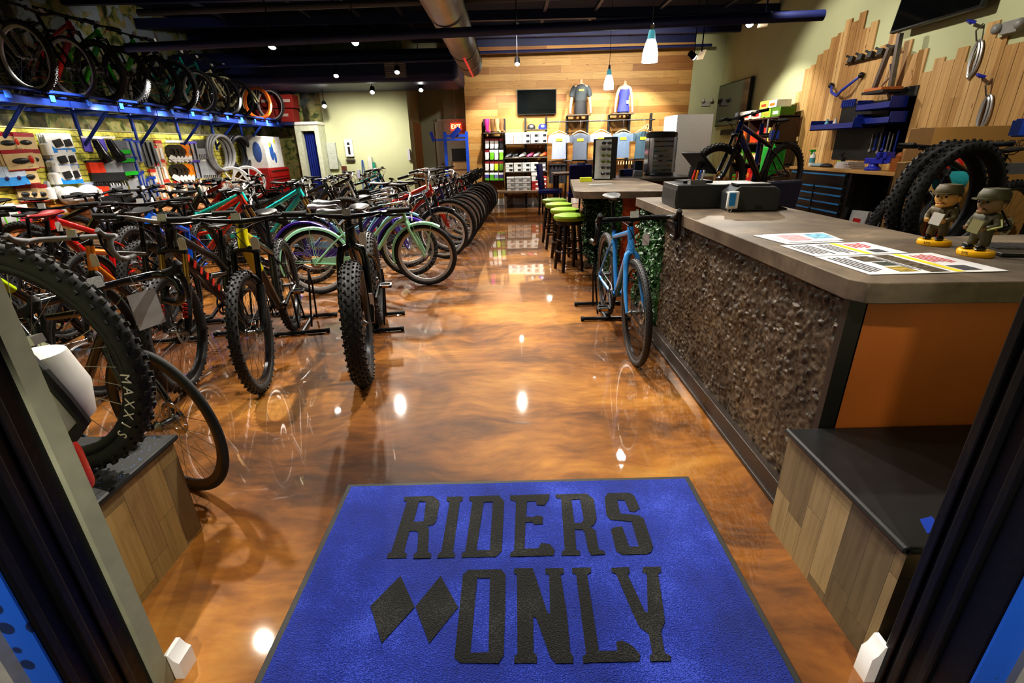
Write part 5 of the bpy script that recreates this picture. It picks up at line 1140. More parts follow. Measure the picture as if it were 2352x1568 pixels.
# table, blue chairs, fridge
t = thing('table', 'small dark-edged wooden table between the blue chairs at the rear', 'table', (1.45, 11.3, 0)); MB().b2((-.45, -.4, .80), (.55, .4, .84)).build('tabletop', mat((.25, .17, .10), .4), t, .004)
for sx in (-.38, .48):
    for sy in (-.33, .33): MB().b2((sx-.03, sy-.03, 0), (sx+.03, sy+.03, .80)).build('leg', mat((.03, .02, .015), .4), t)
BCH = mat(srgb('#1c2382'), .6, var=.08)
def chair(x, y, rz, l):
    t = thing('upholstered_chair', l, 'chair', (x, y, 0), R_(rz), 'blue upholstered chairs'); MB().b2((-.23, -.23, .44), (.23, .23, .53)).build('seat', BCH, t, .02); MB().box((0, .22, .74), (.44, .06, .62), (-.12, 0, 0)).build('backrest', BCH, t, .02)
    for sx in (-.19, .19):
        for sy in (-.19, .2): MB().tube([(sx, sy, .44), (sx*1.08, sy*1.08, 0)], [.026, .018], 6).build('leg', mat((.012, .008, .007), .4), t)
chair(.92, 10.9, 75, 'blue upholstered chair turned sideways nearest the shoe shelves'); chair(1.42, 10.0, 175, 'blue upholstered chair with its back behind the green bar stools')
chair(1.85, 11.1, 100, 'blue upholstered chair half hidden behind the sunglasses tower')
fx = ay(1553, 300, 10.7); fz = 1.93
t = thing('drinks_fridge', 'tall grey drinks fridge with a glowing glass door at the right of the rear wall', 'fridge', (fx.x, 10.7, 0)); wf = .74; MB().b2((0, 0, .0), (wf, .72, fz)).build('cabinet', mat((.62, .63, .64), .4, var=.03), t, .01)
MB().b2((-.05, .02, 1.62), (0, .7, fz-.01)).build('light_box', mat((.85, .9, 1.), .4, emit=5.), t, .004); d_ = MB().b2((-.04, .02, .25), (0, .06, 1.6)).b2((-.04, .66, .25), (0, .7, 1.6)).b2((-.04, .02, .2), (0, .7, .25)).b2((-.04, .02, 1.57), (0, .7, 1.61)).build('door', STEEL, t)
MB().b2((-.03, .06, .25), (-.02, .66, 1.57)).build('glass', mat((.75, .8, .82), .1, emit=1.6), d_); MB().b2((-.07, .08, .7), (-.05, .1, 1.2)).build('handle', WHITE, d_)
p = ay(1622, 238, 12.82); t = thing('emergency_light', 'white twin-head emergency light high on the pale rear right wall', 'light', p); MB().b2((-.10, 0, -.05), (.10, .04, .05)).build('base', mat((.45, .43, .4), .5), t)
for sx in (-.1, .1): MB().sph((sx, -.05, .07), .045, 10, 7).build('lamp_head', mat((.5, .48, .44), .4), t)
# ================================================================== counters, bar, benches
CT = m_counter(1.); ORW = mat(srgb('#b5682c'), .45, var=.16, scale=2.5)
t = thing('service_counter', 'long service counter with stained stone-look top and rough bark-like front', 'counter', (1.1, 1.45, 0))
def P_(m, poly, z0, z1): return m.prism(poly, z0, z1, 'xy')
P_(MB(), [(-.05, -.01), (-.02, -.06), (.02, -.07), (2.3, -.17), (2.3, .66), (.72, .64), (.72, 2.62), (-.055, 2.62)], .905, .972).build('countertop', CT, t, .004)
MB().b2((.04, .02, .0), (2.3, .6, .904)).b2((.02, .5, 0), (.66, 2.58, .904)).build('carcass', mat((.05, .03, .02), .6), t)
MB().b2((.035, .0, .0), (2.3, .022, .904)).build('end_panel', ORW, t)
n = 60; sp_ = MB(); random.seed(3)
MB().b2((-.0, .03, .06), (.022, 1.93, .904)).build('bark_panel', m_stone(), t)
sv = MB(); ny, nz = 260, 116
from mathutils import noise as mn
for j in range(nz+1):
    for i in range(ny+1):
        y = .03+1.9*i/ny; z = .07+.834*j/nz; q = Vector((7.7, y*13, z*13))
        qq = Vector((3.3, y*27+.5*mn.noise(q*2), z*38+.5*mn.noise(q*2.2))); dd, pp = mn.voronoi(qq); d = .013*min(1., (dd[1]-dd[0])*1.6)*(.35+.65*abs(mn.cell(pp[0]*3.1)))+.006*mn.noise(q)+.003*mn.noise(q*6)
        sv.v.append((-.008-d, y, z))
for j in range(nz):
    for i in range(ny): a = j*(ny+1)+i; sv.f.append((a, a+1, a+ny+2, a+ny+1)); sv.mi.append(0)
[c for c in t.children if c.name.startswith('bark_panel')][0].data = sv.mesh('bark_panel'); [c for c in t.children if c.name.startswith('bark_panel')][0].data.materials.append(m_stone())
MB().b2((-.02, .0, .06), (.04, .03, .904)).build('corner_trim', mat((.015, .013, .012), .4), t)
MB().b2((-.045, .03, 0), (.03, 2.58, .10)).b2((-.055, .03, 0), (.03, 2.58, .022)).build('kick_board', mat((.035, .025, .02), .4), t, .003)
HEDGE = m_leaves()
def hedge(m_, x, y0, y1, z0, z1, n, sgn=-1, axis='x'):
    for i in range(n):
        a, b = random.uniform(y0, y1), random.uniform(z0, z1); d = random.uniform(.005, .055); r = random.uniform(.010, .022)
        c = Vector((x+sgn*d, a, b)) if axis == 'x' else Vector((a, x+sgn*d, b))
        u = Vector((random.uniform(-1, 1), random.uniform(-1, 1), random.uniform(-1, 1))).normalized(); w = u.orthogonal().normalized()
        m_.quad(c-u*r, c+w*r*.6, c+u*r, c-w*r*.6)
hg = MB().b2((-.012, 1.93, .1), (.02, 2.58, .904)); hedge(hg, .0, 1.94, 2.58, .1, .9, 1500); hg.build('hedge_panel', HEDGE, t)
# bar counter
t = thing('bar_counter', 'rounded-corner bar counter with leafy green front behind the service counter', 'counter', (1.02, 4.75, 0))
r = []
for i in range(9): a = PI+PI/2*i/8; r.append((-.19+.17+.17*cos(a)-.17, .14+.17*sin(a)))
P_(MB(), [(-.20, 1.9)]+[(x-.17+.15, y) for x, y in r]+[(.05, -.06), (.55, -.17), (.62, .6), (.66, 1.9)], .905, .972).build('countertop', CT, t, .004)
MB().b2((.02, .02, 0), (.5, 1.85, .904)).build('carcass', mat((.05, .03, .02), .6), t); MB().b2((.07, -.02, 0), (.5, .02, .904)).build('end_panel', mat(srgb('#a04a20'), .4, var=.15), t)
hg = MB().b2((.0, .0, .04), (.02, 1.85, .904)).b2((.0, -.02, .04), (.07, .0, .904)); hedge(hg, .0, .0, 1.85, .05, .9, 3600); hedge(hg, -.02, .0, .07, .05, .9, 200, -1, 'y'); hg.build('hedge_panel', HEDGE, t)
t = thing('back_cabinet', 'dark-topped reddish wooden cabinet behind the bar counter', 'cabinet', (1.75, 6.6, 0))
MB().b2((-.32, -.04, .925), (.72, .75, .97)).build('top', mat((.06, .05, .04), .35), t, .004); MB().b2((-.27, .0, 0), (.68, .7, .924)).build('body', mat(srgb('#7a3a1c'), .45, var=.15), t)
for i in range(2): d_ = MB().b2((.02+.33*i, -.018, .12), (.33+.33*i, 0, .9)).build('door', mat(srgb('#84411f'), .42, var=.15), t, .004); MB().sph((.30+.06*i, -.03, .55), .014, 8, 6).build('knob', STEEL, d_)
# bar stools
DKW = mat((.018, .009, .007), .3, coat=.3); LIME = mat(srgb('#94bd3a'), .38, var=.07, coat=.15)
def stool():
    t = thing('bar_stool', '', 'stool', (0, 0, 0), .3, 'green bar stools along the bar counter')
    MB().lathe([(.0, .585), (.165, .585), (.183, .60), (.188, .622), (.18, .642), (.13, .654), (0, .657)], 28).build('seat', LIME, t); MB().lathe([(.150, .54), (.158, .545), (.158, .585), (.02, .585)], 24).build('apron', DKW, t)
    for i in range(4):
        a = PI/4+i*PI/2; MB().tube([(.115*cos(a), .115*sin(a), .56), (.172*cos(a), .172*sin(a), 0)], [.024, .02], 8).build('leg', DKW, t)
    MB().tube([(.147*cos(2*PI*i/24), .147*sin(2*PI*i/24), .23) for i in range(24)], .012, 6, closed=True).build('foot_ring', DKW, t); MB().tube([(.135*cos(2*PI*i/24), .135*sin(2*PI*i/24), .36) for i in range(24)], .009, 6, closed=True).build('upper_ring', DKW, t); return t
st0 = stool(); st0.location = (.70, 5.66, 0); st0['label'] = 'lime green padded bar stool with dark legs closest to the sky blue bicycle'
for i, (x, y) in enumerate(((.71, 6.25), (.695, 6.88), (.69, 7.48))): dup(st0, (x, y, 0), (0, 0, .3+.2*i), 'lime green padded bar stool, %s along from the one closest to the blue bicycle' % ORD[i])
# display benches in the window bays
PLK = m_planks([srgb('#6f5f45'), srgb('#8a7653'), srgb('#9c875f'), srgb('#7b694a'), srgb('#65573f')], 2, 1, .085, .33, .6, 11.)
PLKx = m_planks([srgb('#8f7a50'), srgb('#b0955f'), srgb('#a1875a'), srgb('#7f6c48')], 2, 1, .085, .33, .6, 4.)
RBT = m_speckle((.018, .019, .02), (.05, .16, .42), 120., .2); TOPK = mat((.014, .014, .015), .38, var=.2)
t = thing('display_bench', 'plank-sided display bench with flecked rubber top left of the door', 'bench', (-1.245, 1.49, 0))
MB().b2((-2.6, -.585, 0), (-.0, 0, .405)).build('plank_side', PLKx, t); MB().b2((-2.62, -.585, .406), (.012, .012, .43)).build('rubber_top', RBT, t, .006); MB().tube([(.006, -.585, .42), (.006, .012, .42)], .011, 8).build('edge_strip', TOPK, t)
t = thing('display_bench', 'plank-sided display bench with plain black top right of the door', 'bench', (.975, 1.44, 0)); dy = yr-1.44+.05
MB().b2((0, dy, 0), (2.4, 0, .405)).build('plank_side', PLK, t); MB().b2((-.012, dy, .406), (2.4, .004, .43)).build('rubber_top', TOPK, t, .006); MB().tube([(-.006, dy, .42), (-.006, .004, .42)], .011, 8).build('edge_strip', TOPK, t)
o = MB().prism([(0, 0), (.05, .01), (.06, .06), (.02, .05)], 0, .001, 'xy').build('tape_scrap', BLUE); o.location = az(2130, 1225, .4305); tag(o, 'scrap of blue tape on the black bench top right of the door', 'tape')
# fire extinguisher by the left jamb
xq = ax(150, 900, -1.06)
t = thing('fire_extinguisher', 'red fire extinguisher with white covers beside the left door frame', 'fire extinguisher', (-1.115, 1.03, .0))
MB().lathe([(0, .565), (.032, .567), (.036, .58), (.036, .67), (.03, .70), (.02, .715), (.02, .73)], 20, c=(-.03, 0, 0)).build('cylinder', mat((.45, .02, .012), .3, coat=.4), t)
MB().lathe([(.024, .73), (.03, .735), (.03, .75), (.018, .76)], 14).build('collar', STEEL, t)
cv = MB(); cv.lathe([(.03, .745), (.07, .78), (.082, .86), (.06, .95), (.0, .965)], 20); cv.build('cover', mat((.72, .71, .66), .5), t)
MB().tube([(.02, -.03, .95), (.07, -.06, .93), (.085, -.05, .86), (.075, -.02, .78), (.03, -.02, .735)], .014, 8).build('hose', RUB, t); MB().box((.0, -.02, .985), (.10, .03, .02), (0, -.2, 0)).build('handle', STEEL, t)
# ================================================================== entrance mat
o = thing('entrance_mat', 'royal blue entrance mat lettered RIDERS ONLY in black', 'mat', (0, 0, 0))
L0, R0 = az(800, 1116), az(1589, 1099); k = R0.x
ml = -.742; mr = .768; yt = 1.735
MB().b2((ml, .3, 0), (mr, yt, .006)).build('rubber_border', mat((.035, .036, .035), .7), o, .003)
pm_ = MB(); nx, ny = 60, 56; random.seed(5)
for j in range(ny+1):
    for i in range(nx+1): pm_.v.append((ml+.022+(mr-ml-.044)*i/nx+random.uniform(-.001, .001), .3+(yt-.022-.3)*j/ny, .0095+random.uniform(0, .0014)))
for j in range(ny):
    for i in range(nx): a = j*(nx+1)+i; pm_.f.append((a, a+1, a+nx+2, a+nx+1)); pm_.mi.append(0)
pm_.build('pile', m_carpet((.014, .042, .40)), o)
ZM = .0112
def mp(cx, cy): q = az(580+.5442*cx, 1080+.5442*cy, ZM); return (q.x, q.y)
LET = dict(
 letter_r=[[(640,112),(760,108),(785,125),(790,140),(775,215),(762,230),(740,235),(745,250),(740,345),(755,352),(752,370),(678,372),(682,352),(695,345),(700,262),(690,255),(662,256),(640,345),(652,352),(648,370),(568,372),(570,352),(585,345),(652,130),(640,128)],[(702,132),(732,132),(722,215),(680,218)]],
 letter_i=[[(820,112),(888,110),(886,128),(875,134),(846,345),(856,352),(852,368),(780,370),(784,352),(796,345),(832,134),(820,128)]],
 letter_d=[[(915,110),(1040,106),(1062,130),(1052,340),(1028,364),(882,368),(884,350),(898,342),(928,132),(915,126)],[(976,134),(1014,132),(1002,336),(945,338)]],
 letter_e=[[(1086,106),(1254,100),(1250,122),(1232,148),(1200,146),(1196,130),(1158,132),(1154,196),(1184,198),(1200,190),(1226,196),(1224,226),(1190,228),(1180,218),(1152,220),(1148,330),(1206,330),(1218,306),(1256,312),(1276,338),(1270,360),(1086,364),(1090,346),(1104,338),(1112,132),(1088,124)]],
 letter_r2=[[(1278,102),(1410,98),(1440,120),(1452,205),(1440,232),(1424,240),(1446,252),(1462,335),(1484,340),(1488,354),(1430,358),(1416,338),(1402,262),(1392,250),(1360,250),(1366,336),(1382,340),(1382,358),(1304,360),(1306,342),(1318,336),(1302,120),(1280,116)],[(1346,124),(1382,122),(1398,206),(1388,222),(1358,222)]],
 letter_s=[[(1500,96),(1590,94),(1612,108),(1634,160),(1612,176),(1592,172),(1570,126),(1540,124),(1544,150),(1552,182),(1628,190),(1650,202),(1690,320),(1682,345),(1660,354),(1560,356),(1535,340),(1512,250),(1530,240),(1560,236),(1590,322),(1630,322),(1600,216),(1510,208),(1494,190),(1486,115)]],
 diamond=[[(625,445),(684,576),(545,730),(498,572)]], diamond2=[[(794,445),(868,578),(745,730),(688,574)]],
 letter_o=[[(910,420),(1050,418),(1068,440),(1066,600),(1060,780),(1038,814),(876,812),(852,790),(872,600),(888,440)],[(948,454),(1002,454),(996,768),(920,770)]],
 letter_n=[[(1104,414),(1182,412),(1192,440),(1244,600),(1256,605),(1252,440),(1236,436),(1236,414),(1312,412),(1314,434),(1300,440),(1326,600),(1342,770),(1354,784),(1352,814),(1280,814),(1258,790),(1196,620),(1184,618),(1186,770),(1200,780),(1200,812),(1104,814),(1106,784),(1118,776),(1116,440),(1104,434)]],
 letter_l=[[(1348,412),(1428,410),(1428,432),(1412,440),(1462,762),(1540,762),(1534,724),(1560,718),(1600,738),(1636,776),(1632,806),(1396,812),(1394,784),(1408,776),(1366,440),(1350,432)]],
 letter_y=[[(1514,412),(1588,408),(1592,430),(1582,438),(1656,596),(1668,600),(1664,438),(1644,428),(1648,408),(1722,406),(1724,428),(1712,436),(1736,600),(1740,640),(1724,680),(1740,770),(1766,784),(1764,804),(1678,806),(1676,782),(1688,774),(1672,690),(1632,660),(1604,600),(1534,436),(1516,430)]])
KC = m_carpet((.010, .011, .011))
for nm, lp in LET.items(): flatshape(nm.rstrip('2'), [[mp(*q) for q in l] for l in lp], ZM, KC, o, .0012)
# ================================================================== things on the service counter
ZC = .9725
def on(u, v): return az(u, v, ZC)
p = on(1632, 478); t = thing('cash_drawer', 'black cash drawer under the tablet stand on the service counter', 'cash drawer', (p.x-.10, p.y+.05, ZC), R_(-4)); MB().b2((-.13, -.06, 0), (.20, .34, .15)).build('case', mat((.018, .018, .018), .5), t, .006); MB().b2((-.134, -.05, .02), (-.13, .33, .12)).build('drawer_front', BLACK, t)
p2 = on(1660, 482); t = thing('receipt_printer', 'dark grey receipt printer on the service counter', 'printer', (p2.x+.14, p2.y-.02, ZC), R_(-6))
MB().prism([(-.14, 0), (.16, 0), (.16, .12), (.12, .15), (-.08, .155), (-.14, .11)], -.09, .12, 'xz').build('case', mat((.035, .036, .038), .45), t, .008); MB().b2((-.10, -.08, .15), (.10, .05, .165)).build('lid', mat((.02, .02, .02), .4), t, .005); MB().b2((.02, -.093, .02), (.06, -.09, .035)).build('label_plate', BLACK, t)
p = on(1645, 485); t = thing('card_reader', 'small white and blue card reader hanging at the printer corner', 'card reader', (p2.x+.0, p2.y-.12, ZC)); MB().b2((-.035, -.012, .02), (.035, .01, .125)).build('case', WHITE, t, .008); MB().b2((-.026, -.0145, .04), (.012, -.012, .115)).build('front', mat(srgb('#2f8fd0'), .3), t); MB().tube([(0.012*cos(2*PI*i/12)-.01, 0, .012*sin(2*PI*i/12)+.012) for i in range(12)], .003, 5, closed=True).build('ring', WHITE, t)
pc = on(1632, 478); t = thing('tablet_stand', 'black tilted tablet on a stand on top of the cash drawer', 'tablet', (pc.x-.05, pc.y+.22, ZC+.151)); TA = MB(); TA.box((.02, .0, .125), (.19, .25, .012), (0, .78, .18)); TK = newmat('dull_black_plastic')[0]; TK.node_tree.nodes['Principled BSDF'].inputs['Base Color'].default_value = (.007, .007, .007, 1); TK.node_tree.nodes['Principled BSDF'].inputs['Specular IOR Level'].default_value = .12; TA.build('tablet', TK, t, .005); MB().box((.026, .0, .132), (.17, .23, .010), (0, .78, .18)).build('screen', SCR, t); MB().b2((-.10, -.08, 0), (.10, .10, .015)).tube([(0, .02, .01), (.03, -.02, .13)], .02, 8).build('stand', BLACKM, t)
pp = Vector((pc.x-.09, pc.y+.06, ZC+.151)); o = MB().b2((-.05, -.03, 0), (.05, .03, .025)).build('pen_tray', mat((.12, .12, .12), .2)); o.location = pp; tag(o, 'clear pen tray on the cash drawer', 'tray')
for i, c in enumerate(((.6, .03, .02), (.75, .3, .02), (.05, .1, .4), (.5, .5, .5))): o = MB().tube([(0, 0, .0), (.012, .0, .06)], .007, 6).build('pen', mat(c, .4)); o.location = pp+Vector((-.03+.02*i, 0, .026)); tag(o, '%s pen standing in the clear tray' % ['red', 'orange', 'blue', 'grey'][i], 'pen')
p = on(1562, 466); o = MB().b2((-.05, -.04, 0), (.04, .04, .085)).build('small_box', mat(srgb('#7a1722'), .4)); o.location = p; tag(o, 'small dark red box left of the cash drawer', 'box')
p = on(1725, 470); t = thing('cash_drawer', 'second black cash drawer behind the receipt printer', 'cash drawer', (p.x-.02, p.y+.30, ZC), R_(-6)); MB().b2((-.16, -.16, 0), (.16, .16, .13)).build('case', mat((.03, .03, .03), .5), t, .006); MB().b2((-.15, -.163, .02), (.15, -.16, .11)).build('drawer_front', BLACK, t)
p = on(1762, 480); o = MB().prism([(-.08, 0), (.10, 0), (.10, .008), (.02, .035), (-.08, .045)], -.05, .05, 'xz').build('stapler', BLACK); o.location = p; tag(o, 'low black wedge-shaped desk tool right of the printer', 'stapler')
# paper sheets, with their print
def sheet(pts, label, bars, name='flyer'):
    q = [az(u, v, ZC+.001) for u, v in pts]; t = thing(name, label, 'paper', q[0]); t.location = q[0]; q = [x-q[0] for x in q]
    MB().add([tuple(x) for x in q]+[tuple(x+Vector((0, 0, .0015))) for x in q], [(0, 1, 2, 3), (4, 7, 6, 5), (0, 4, 5, 1), (1, 5, 6, 2), (2, 6, 7, 3), (3, 7, 4, 0)]).build('sheet', mat((.74, .73, .74), .6), t)
    def B(a, b): return q[0]+(q[1]-q[0])*a+((q[3]+(q[2]-q[3])*a)-(q[0]+(q[1]-q[0])*a))*b+Vector((0, 0, .002))
    g = {}
    for a0, a1, b0, b1, c in bars: g.setdefault(c, MB()).quad(B(a0, b0), B(a1, b0), B(a1, b1), B(a0, b1))
    for i, (c, mb) in enumerate(g.items()): mb.build('printed_block', c, t)
    xd = (q[2]-q[1]).normalized(); return t, B, xd
INK = mat((.06, .06, .07), .6); REDI = mat((.55, .02, .03), .6); YLI = mat((.80, .68, .03), .6); PH1 = mat((.10, .075, .05), .5, var=.9, scale=60); PH2 = mat((.05, .06, .05), .5, var=.6, scale=50); PH3 = mat((.35, .25, .05), .5, var=.8, scale=60); PKI = mat((.75, .35, .38), .6, var=.5, scale=60); BLI = mat((.2, .45, .6), .6, var=.6, scale=40)
def lines(a0, a1, b0, b1, n, c, seed):
    random.seed(seed); out = []
    for i in range(n):
        a = a0+(a1-a0)*i/n; out.append((a, a+(a1-a0)/n*.55, b0+random.uniform(0, .06), b1-random.uniform(0, .12), c))
    return out
sheet([(1730, 541), (1830, 536), (1940, 556), (1808, 561)], 'white sheet partly under the other papers farthest along the counter', [], 'flyer')
q_ = sheet([(1752, 540), (1890, 535), (1938, 553), (1812, 559)], 'white sheet with a red patterned picture in the farthest paper pile', [(.12, .5, .2, .85, PKI), (.6, .95, .15, .7, BLI)], 'flyer'); q_[0].location.z += .0022
sheet([(1792, 564), (1985, 556), (2085, 581), (1872, 589)], 'white notice with a yellow stripe, middle sheet on the counter', lines(.06, .3, .1, .9, 5, INK, 1)+[(.56, .63, .02, .98, YLI)]+lines(.36, .54, .1, .9, 4, INK, 2)+lines(.68, .9, .1, .55, 4, REDI, 3)+[(.7, .85, .65, .9, INK)])
sheet([(1872, 590), (2140, 581), (2318, 623), (1998, 631)], 'large white notice with photographs and a yellow stripe nearest the counter corner', lines(.05, .2, .1, .9, 4, INK, 4)+[(.24, .40, .08, .38, PH1), (.28, .40, .42, .62, PH2), (.26, .40, .66, .92, PH3), (.46, .60, .04, .96, PH1), (.64, .70, .02, .98, YLI)]+lines(.73, .92, .08, .6, 5, REDI, 5)+[(.72, .86, .68, .92, INK)]+lines(.405, .455, .1, .9, 2, INK, 6))
# bobble-head figurines
UNI = mat(srgb('#544a30'), .5, var=.2, scale=40); UNI2 = mat(srgb('#4a4732'), .5, var=.2, scale=40); FACE = mat(srgb('#c79a55'), .45, var=.06); FACE2 = mat(srgb('#7d6242'), .45, var=.08); YBASE = mat(srgb('#f0b612'), .35)
def bobble(u, v, H_, label, face, uni, rz, book, stripe):
    p = on(u, v); t = thing('bobblehead', label, 'figurine', p, R_(rz)); k = H_/.225
    def s(*a): return tuple(x*k for x in a)
    b = MB(); b.lathe([(.052*k, 0), (.055*k, .004*k), (.055*k, .016*k), (.052*k, .02*k)], 24); b.v = [(x, y*.8, z) for x, y, z in b.v]; b.build('base', YBASE, t)
    bo = skin_body('body', [s(0, 0, .085), s(0, 0, .105), s(0, 0, .135), s(0, .0, .15), s(.018, 0, .07), s(.02, 0, .03), s(-.018, 0, .07), s(-.022, .0, .03), s(.032, 0, .132), s(.044, -.005, .105), s(.03, -.03, .095), s(-.032, 0, .132), s(-.044, -.004, .105), s(-.03, -.03, .092)],
              [(0, 1), (1, 2), (2, 3), (0, 4), (4, 5), (0, 6), (6, 7), (2, 8), (8, 9), (9, 10), (2, 11), (11, 12), (12, 13)], [x*k for x in (.026, .027, .027, .014, .016, .015, .016, .015, .015, .012, .010, .015, .012, .010)], uni, t)
    for sx in (-.021, .019): MB().sph(s(sx, -.010, .026), s(.012, .022, .009), 10, 6).build('shoe', GLOSSK, t)
    for sx in (-1, 1): MB().sph(s(sx*.026, -.036, .094), s(.010, .010, .009), 8, 6).tube([s(sx*.026+j*.006, -.044, .097-j*.0) for j in (-1, 0, 1)], .003*k, 5).build('hand', face, t)
    hd = MB(); hd.sph(s(0, 0, .178), s(.036, .039, .040), 18, 12); hd.sph(s(0, -.039, .172), s(.006, .010, .008), 8, 6); hd.sph(s(0, -.033, .150), s(.016, .010, .010), 8, 6)
    for sx in (-1, 1): hd.sph(s(sx*.037, .004, .172), s(.005, .008, .011), 8, 6)
    h = hd.build('head', face, t)
    for sx in (-1, 1): MB().sph(s(sx*.014, -.036, .180), s(.005, .003, .004), 8, 5).build('eye', BLACK, h)
    MB().box(s(0, -.0395, .156), s(.016, .004, .003)).build('mouth', mat((.2, .05, .03), .5), h)
    MB().sph(s(0, .008, .185), s(.0375, .038, .035), 14, 8).build('hair', mat((.03, .02, .012), .6), h)
    cp = MB(); cp.lathe([(.041*k, .188*k), (.043*k, .196*k), (.041*k, .208*k), (.033*k, .222*k), (.0, .226*k)], 18); cp.prism([(-.034*k, -.02*k), (-.026*k, -.055*k), (0, -.066*k), (.026*k, -.055*k), (.034*k, -.02*k)], .188*k, .193*k, 'xy'); cp.build('cap', uni, t)
    bk = MB().box(s(.01, -.048, .102), s(.034, .008, .042), (0, .2, .2)).build('booklet', book, t)
    if stripe: MB().tube([s(.046, -.002, .128), s(.058, -.006, .106), s(.04, -.036, .094)], .0035*k, 5).build('sleeve_stripe', mat(srgb('#b9bd82'), .5), t)
    return t
b_ = bobble(2143, 562, .235, 'brown-uniformed bobblehead with a red and white booklet on the counter', FACE, UNI, -68, WHITE, False)
text('base_lettering', 'UPS', .013, TM((0, -.0455, .011), (1, 0, 0), (0, 0, 1)), INK, b_, .0006)
b_ = bobble(2238, 586, .235, 'olive-uniformed bobblehead with pale sleeve stripe nearer the counter corner', FACE2, UNI2, -82, mat(srgb('#8a8660'), .5), True)
text('base_lettering', 'UPS', .013, TM((0, -.0455, .011), (1, 0, 0), (0, 0, 1)), INK, b_, .0006)
p = on(2300, 580); t = thing('laptop', 'open-edge dark laptop at the right end of the service counter', 'laptop', (p.x+.08, p.y, ZC), R_(-12)); MB().b2((-.13, -.10, 0), (.22, .12, .014)).build('base', mat((.02, .02, .021), .35), t, .003)
kb = MB()
for i in range(11):
    for j in range(5): kb.b2((-.10+i*.027, -.02+j*.024, .014), (-.077+i*.027, .0+j*.024, .0165))
kb.build('keyboard', mat((.03, .03, .032), .5), t)
# on the bar counter and back cabinet
p = az(1388, 412, .972); t = thing('sunglasses_tower', 'black triangular tower holding six pairs of sunglasses on the bar counter', 'display', (p.x, p.y, .9725), R_(8)); h = .50
MB().prism([(-.15, -.02), (.045, -.11), (.13, .06), (-.05, .12)], 0, .012, 'xy').build('base', BLACK, t)
MB().prism([(.035, -.10), (.14, -.03), (.13, .09), (.0, .09)], .012, h, 'xy').build('tower', BLACK, t); MB().prism([(-.155, .02), (-.145, .015), (-.01, .09), (0, .09)], .012, h-.02, 'xy').build('side_wing', BLACK, t)
pn = MB(); pn.prism([(-.14, -.02), (.035, -.105), (.04, -.095), (-.135, -.01)], .012, h-.03, 'xy'); pn.build('panel', mat((.55, .56, .56), .4), t)
LENS = mat((.03, .032, .035), .1, coat=.6)
def shades(c, label, loc, rz, mt_=None, sc=1.):
    s_ = MB()
    for sx in (-1, 1): s_.sph((sx*.033*sc, 0, 0), (.028*sc, .007, .019*sc), 10, 6); s_.tube([(sx*.06*sc, .004, .008), (sx*.058*sc, .05, .002)], .003, 5)
    s_.tube([(-.01*sc, 0, .006), (.01*sc, 0, .006)], .004, 5); o = s_.build('sunglasses', mt_ or LENS); o.location = loc; o.rotation_euler = (0, 0, rz); return tag(o, label, 'sunglasses', c)
zz = R_(8)
for i in range(6):
    l_ = Vector((-.02, -.093, .43-i*.071)); l_.rotate(Euler((0, 0, zz))); shades('sunglasses on the black tower', 'dark sunglasses on the black tower, %s from the top' % ORD[i], t.location+l_, zz+R_(-26), LENS if i not in (2, 3) else mat((.10, .12, .02), .12, coat=.6))
o = MB().b2((-.08, -.035, 0), (.06, .03, .05)).build('small_carton', mat(srgb('#c9cf2a'), .4), None, .003); o.location = az(1347, 417, .972); tag(o, 'small yellow-green carton left of the sunglasses tower', 'box')
o = MB().b2((-.16, -.07, 0), (.10, .05, .003)).build('leaflet', mat((.42, .44, .42), .4)); o.location = az(1385, 423, .972); tag(o, 'grey-green leaflet lying in front of the sunglasses tower', 'paper')
p = az(1512, 401, .97); t = thing('sunglasses_carousel', 'mirrored revolving stand crowded with sunglasses on the back cabinet', 'display', (p.x, p.y, .97)); h = .55
MB().lathe([(.20, 0), (.21, .01), (.19, .03), (.04, .035)], 24).build('base', BLACK, t); MB().lathe([(.17, h-.06), (.215, h-.05), (.215, h), (.16, h+.02), (0, h+.02)], 24).build('top', BLACK, t); MB().b2((-.14, -.14, .035), (.14, .14, h-.06)).build('mirror_core', mat((.62, .62, .62), .25, .4), t)
for sx in (-1, 1): MB().b2((sx*.19-.006, -.10, .035), (sx*.19+.006, .10, h-.06)).build('side_pane', mat((.4, .38, .37), .1, .6), t)
for j in range(4):
    for i in range(7):
        c = random.choice([(.02, .02, .02), (.10, .09, .08), (.22, .07, .04), (.6, .6, .62), (.7, .7, .72), (.05, .25, .3), (.4, .42, .2)]); shades('sunglasses on the mirrored carousel', 'sunglasses on the mirrored carousel, %s column, %s from the top' % (ORD[j], ORD[i]), (p.x-.10+j*.067, p.y-.155, .97+h-.11-i*.062), 0, mat(c, .12, coat=.5), .48)
for i, (u, v, c, w, h_, l) in enumerate(((1425, 399, '#23252a', .05, .09, 'dark small carton standing on the back cabinet'), (1442, 400, '#3c4a9a', .12, .09, 'blue and white open box on the back cabinet'), (1468, 400, '#cfcfd4', .12, .07, 'white and blue box beside the carousel'), (1470, 380, '#26354a', .11, .2, 'dark blue upright booklet behind the back cabinet boxes'))):
    p = az(u, 404, .97); o = MB().b2((-w/2, -.04, 0), (w/2, .05, h_)).build('counter_box', mat(srgb(c), .4), None, .003); o.location = (p.x, p.y+.06*i-.05, .97); tag(o, l, 'box')
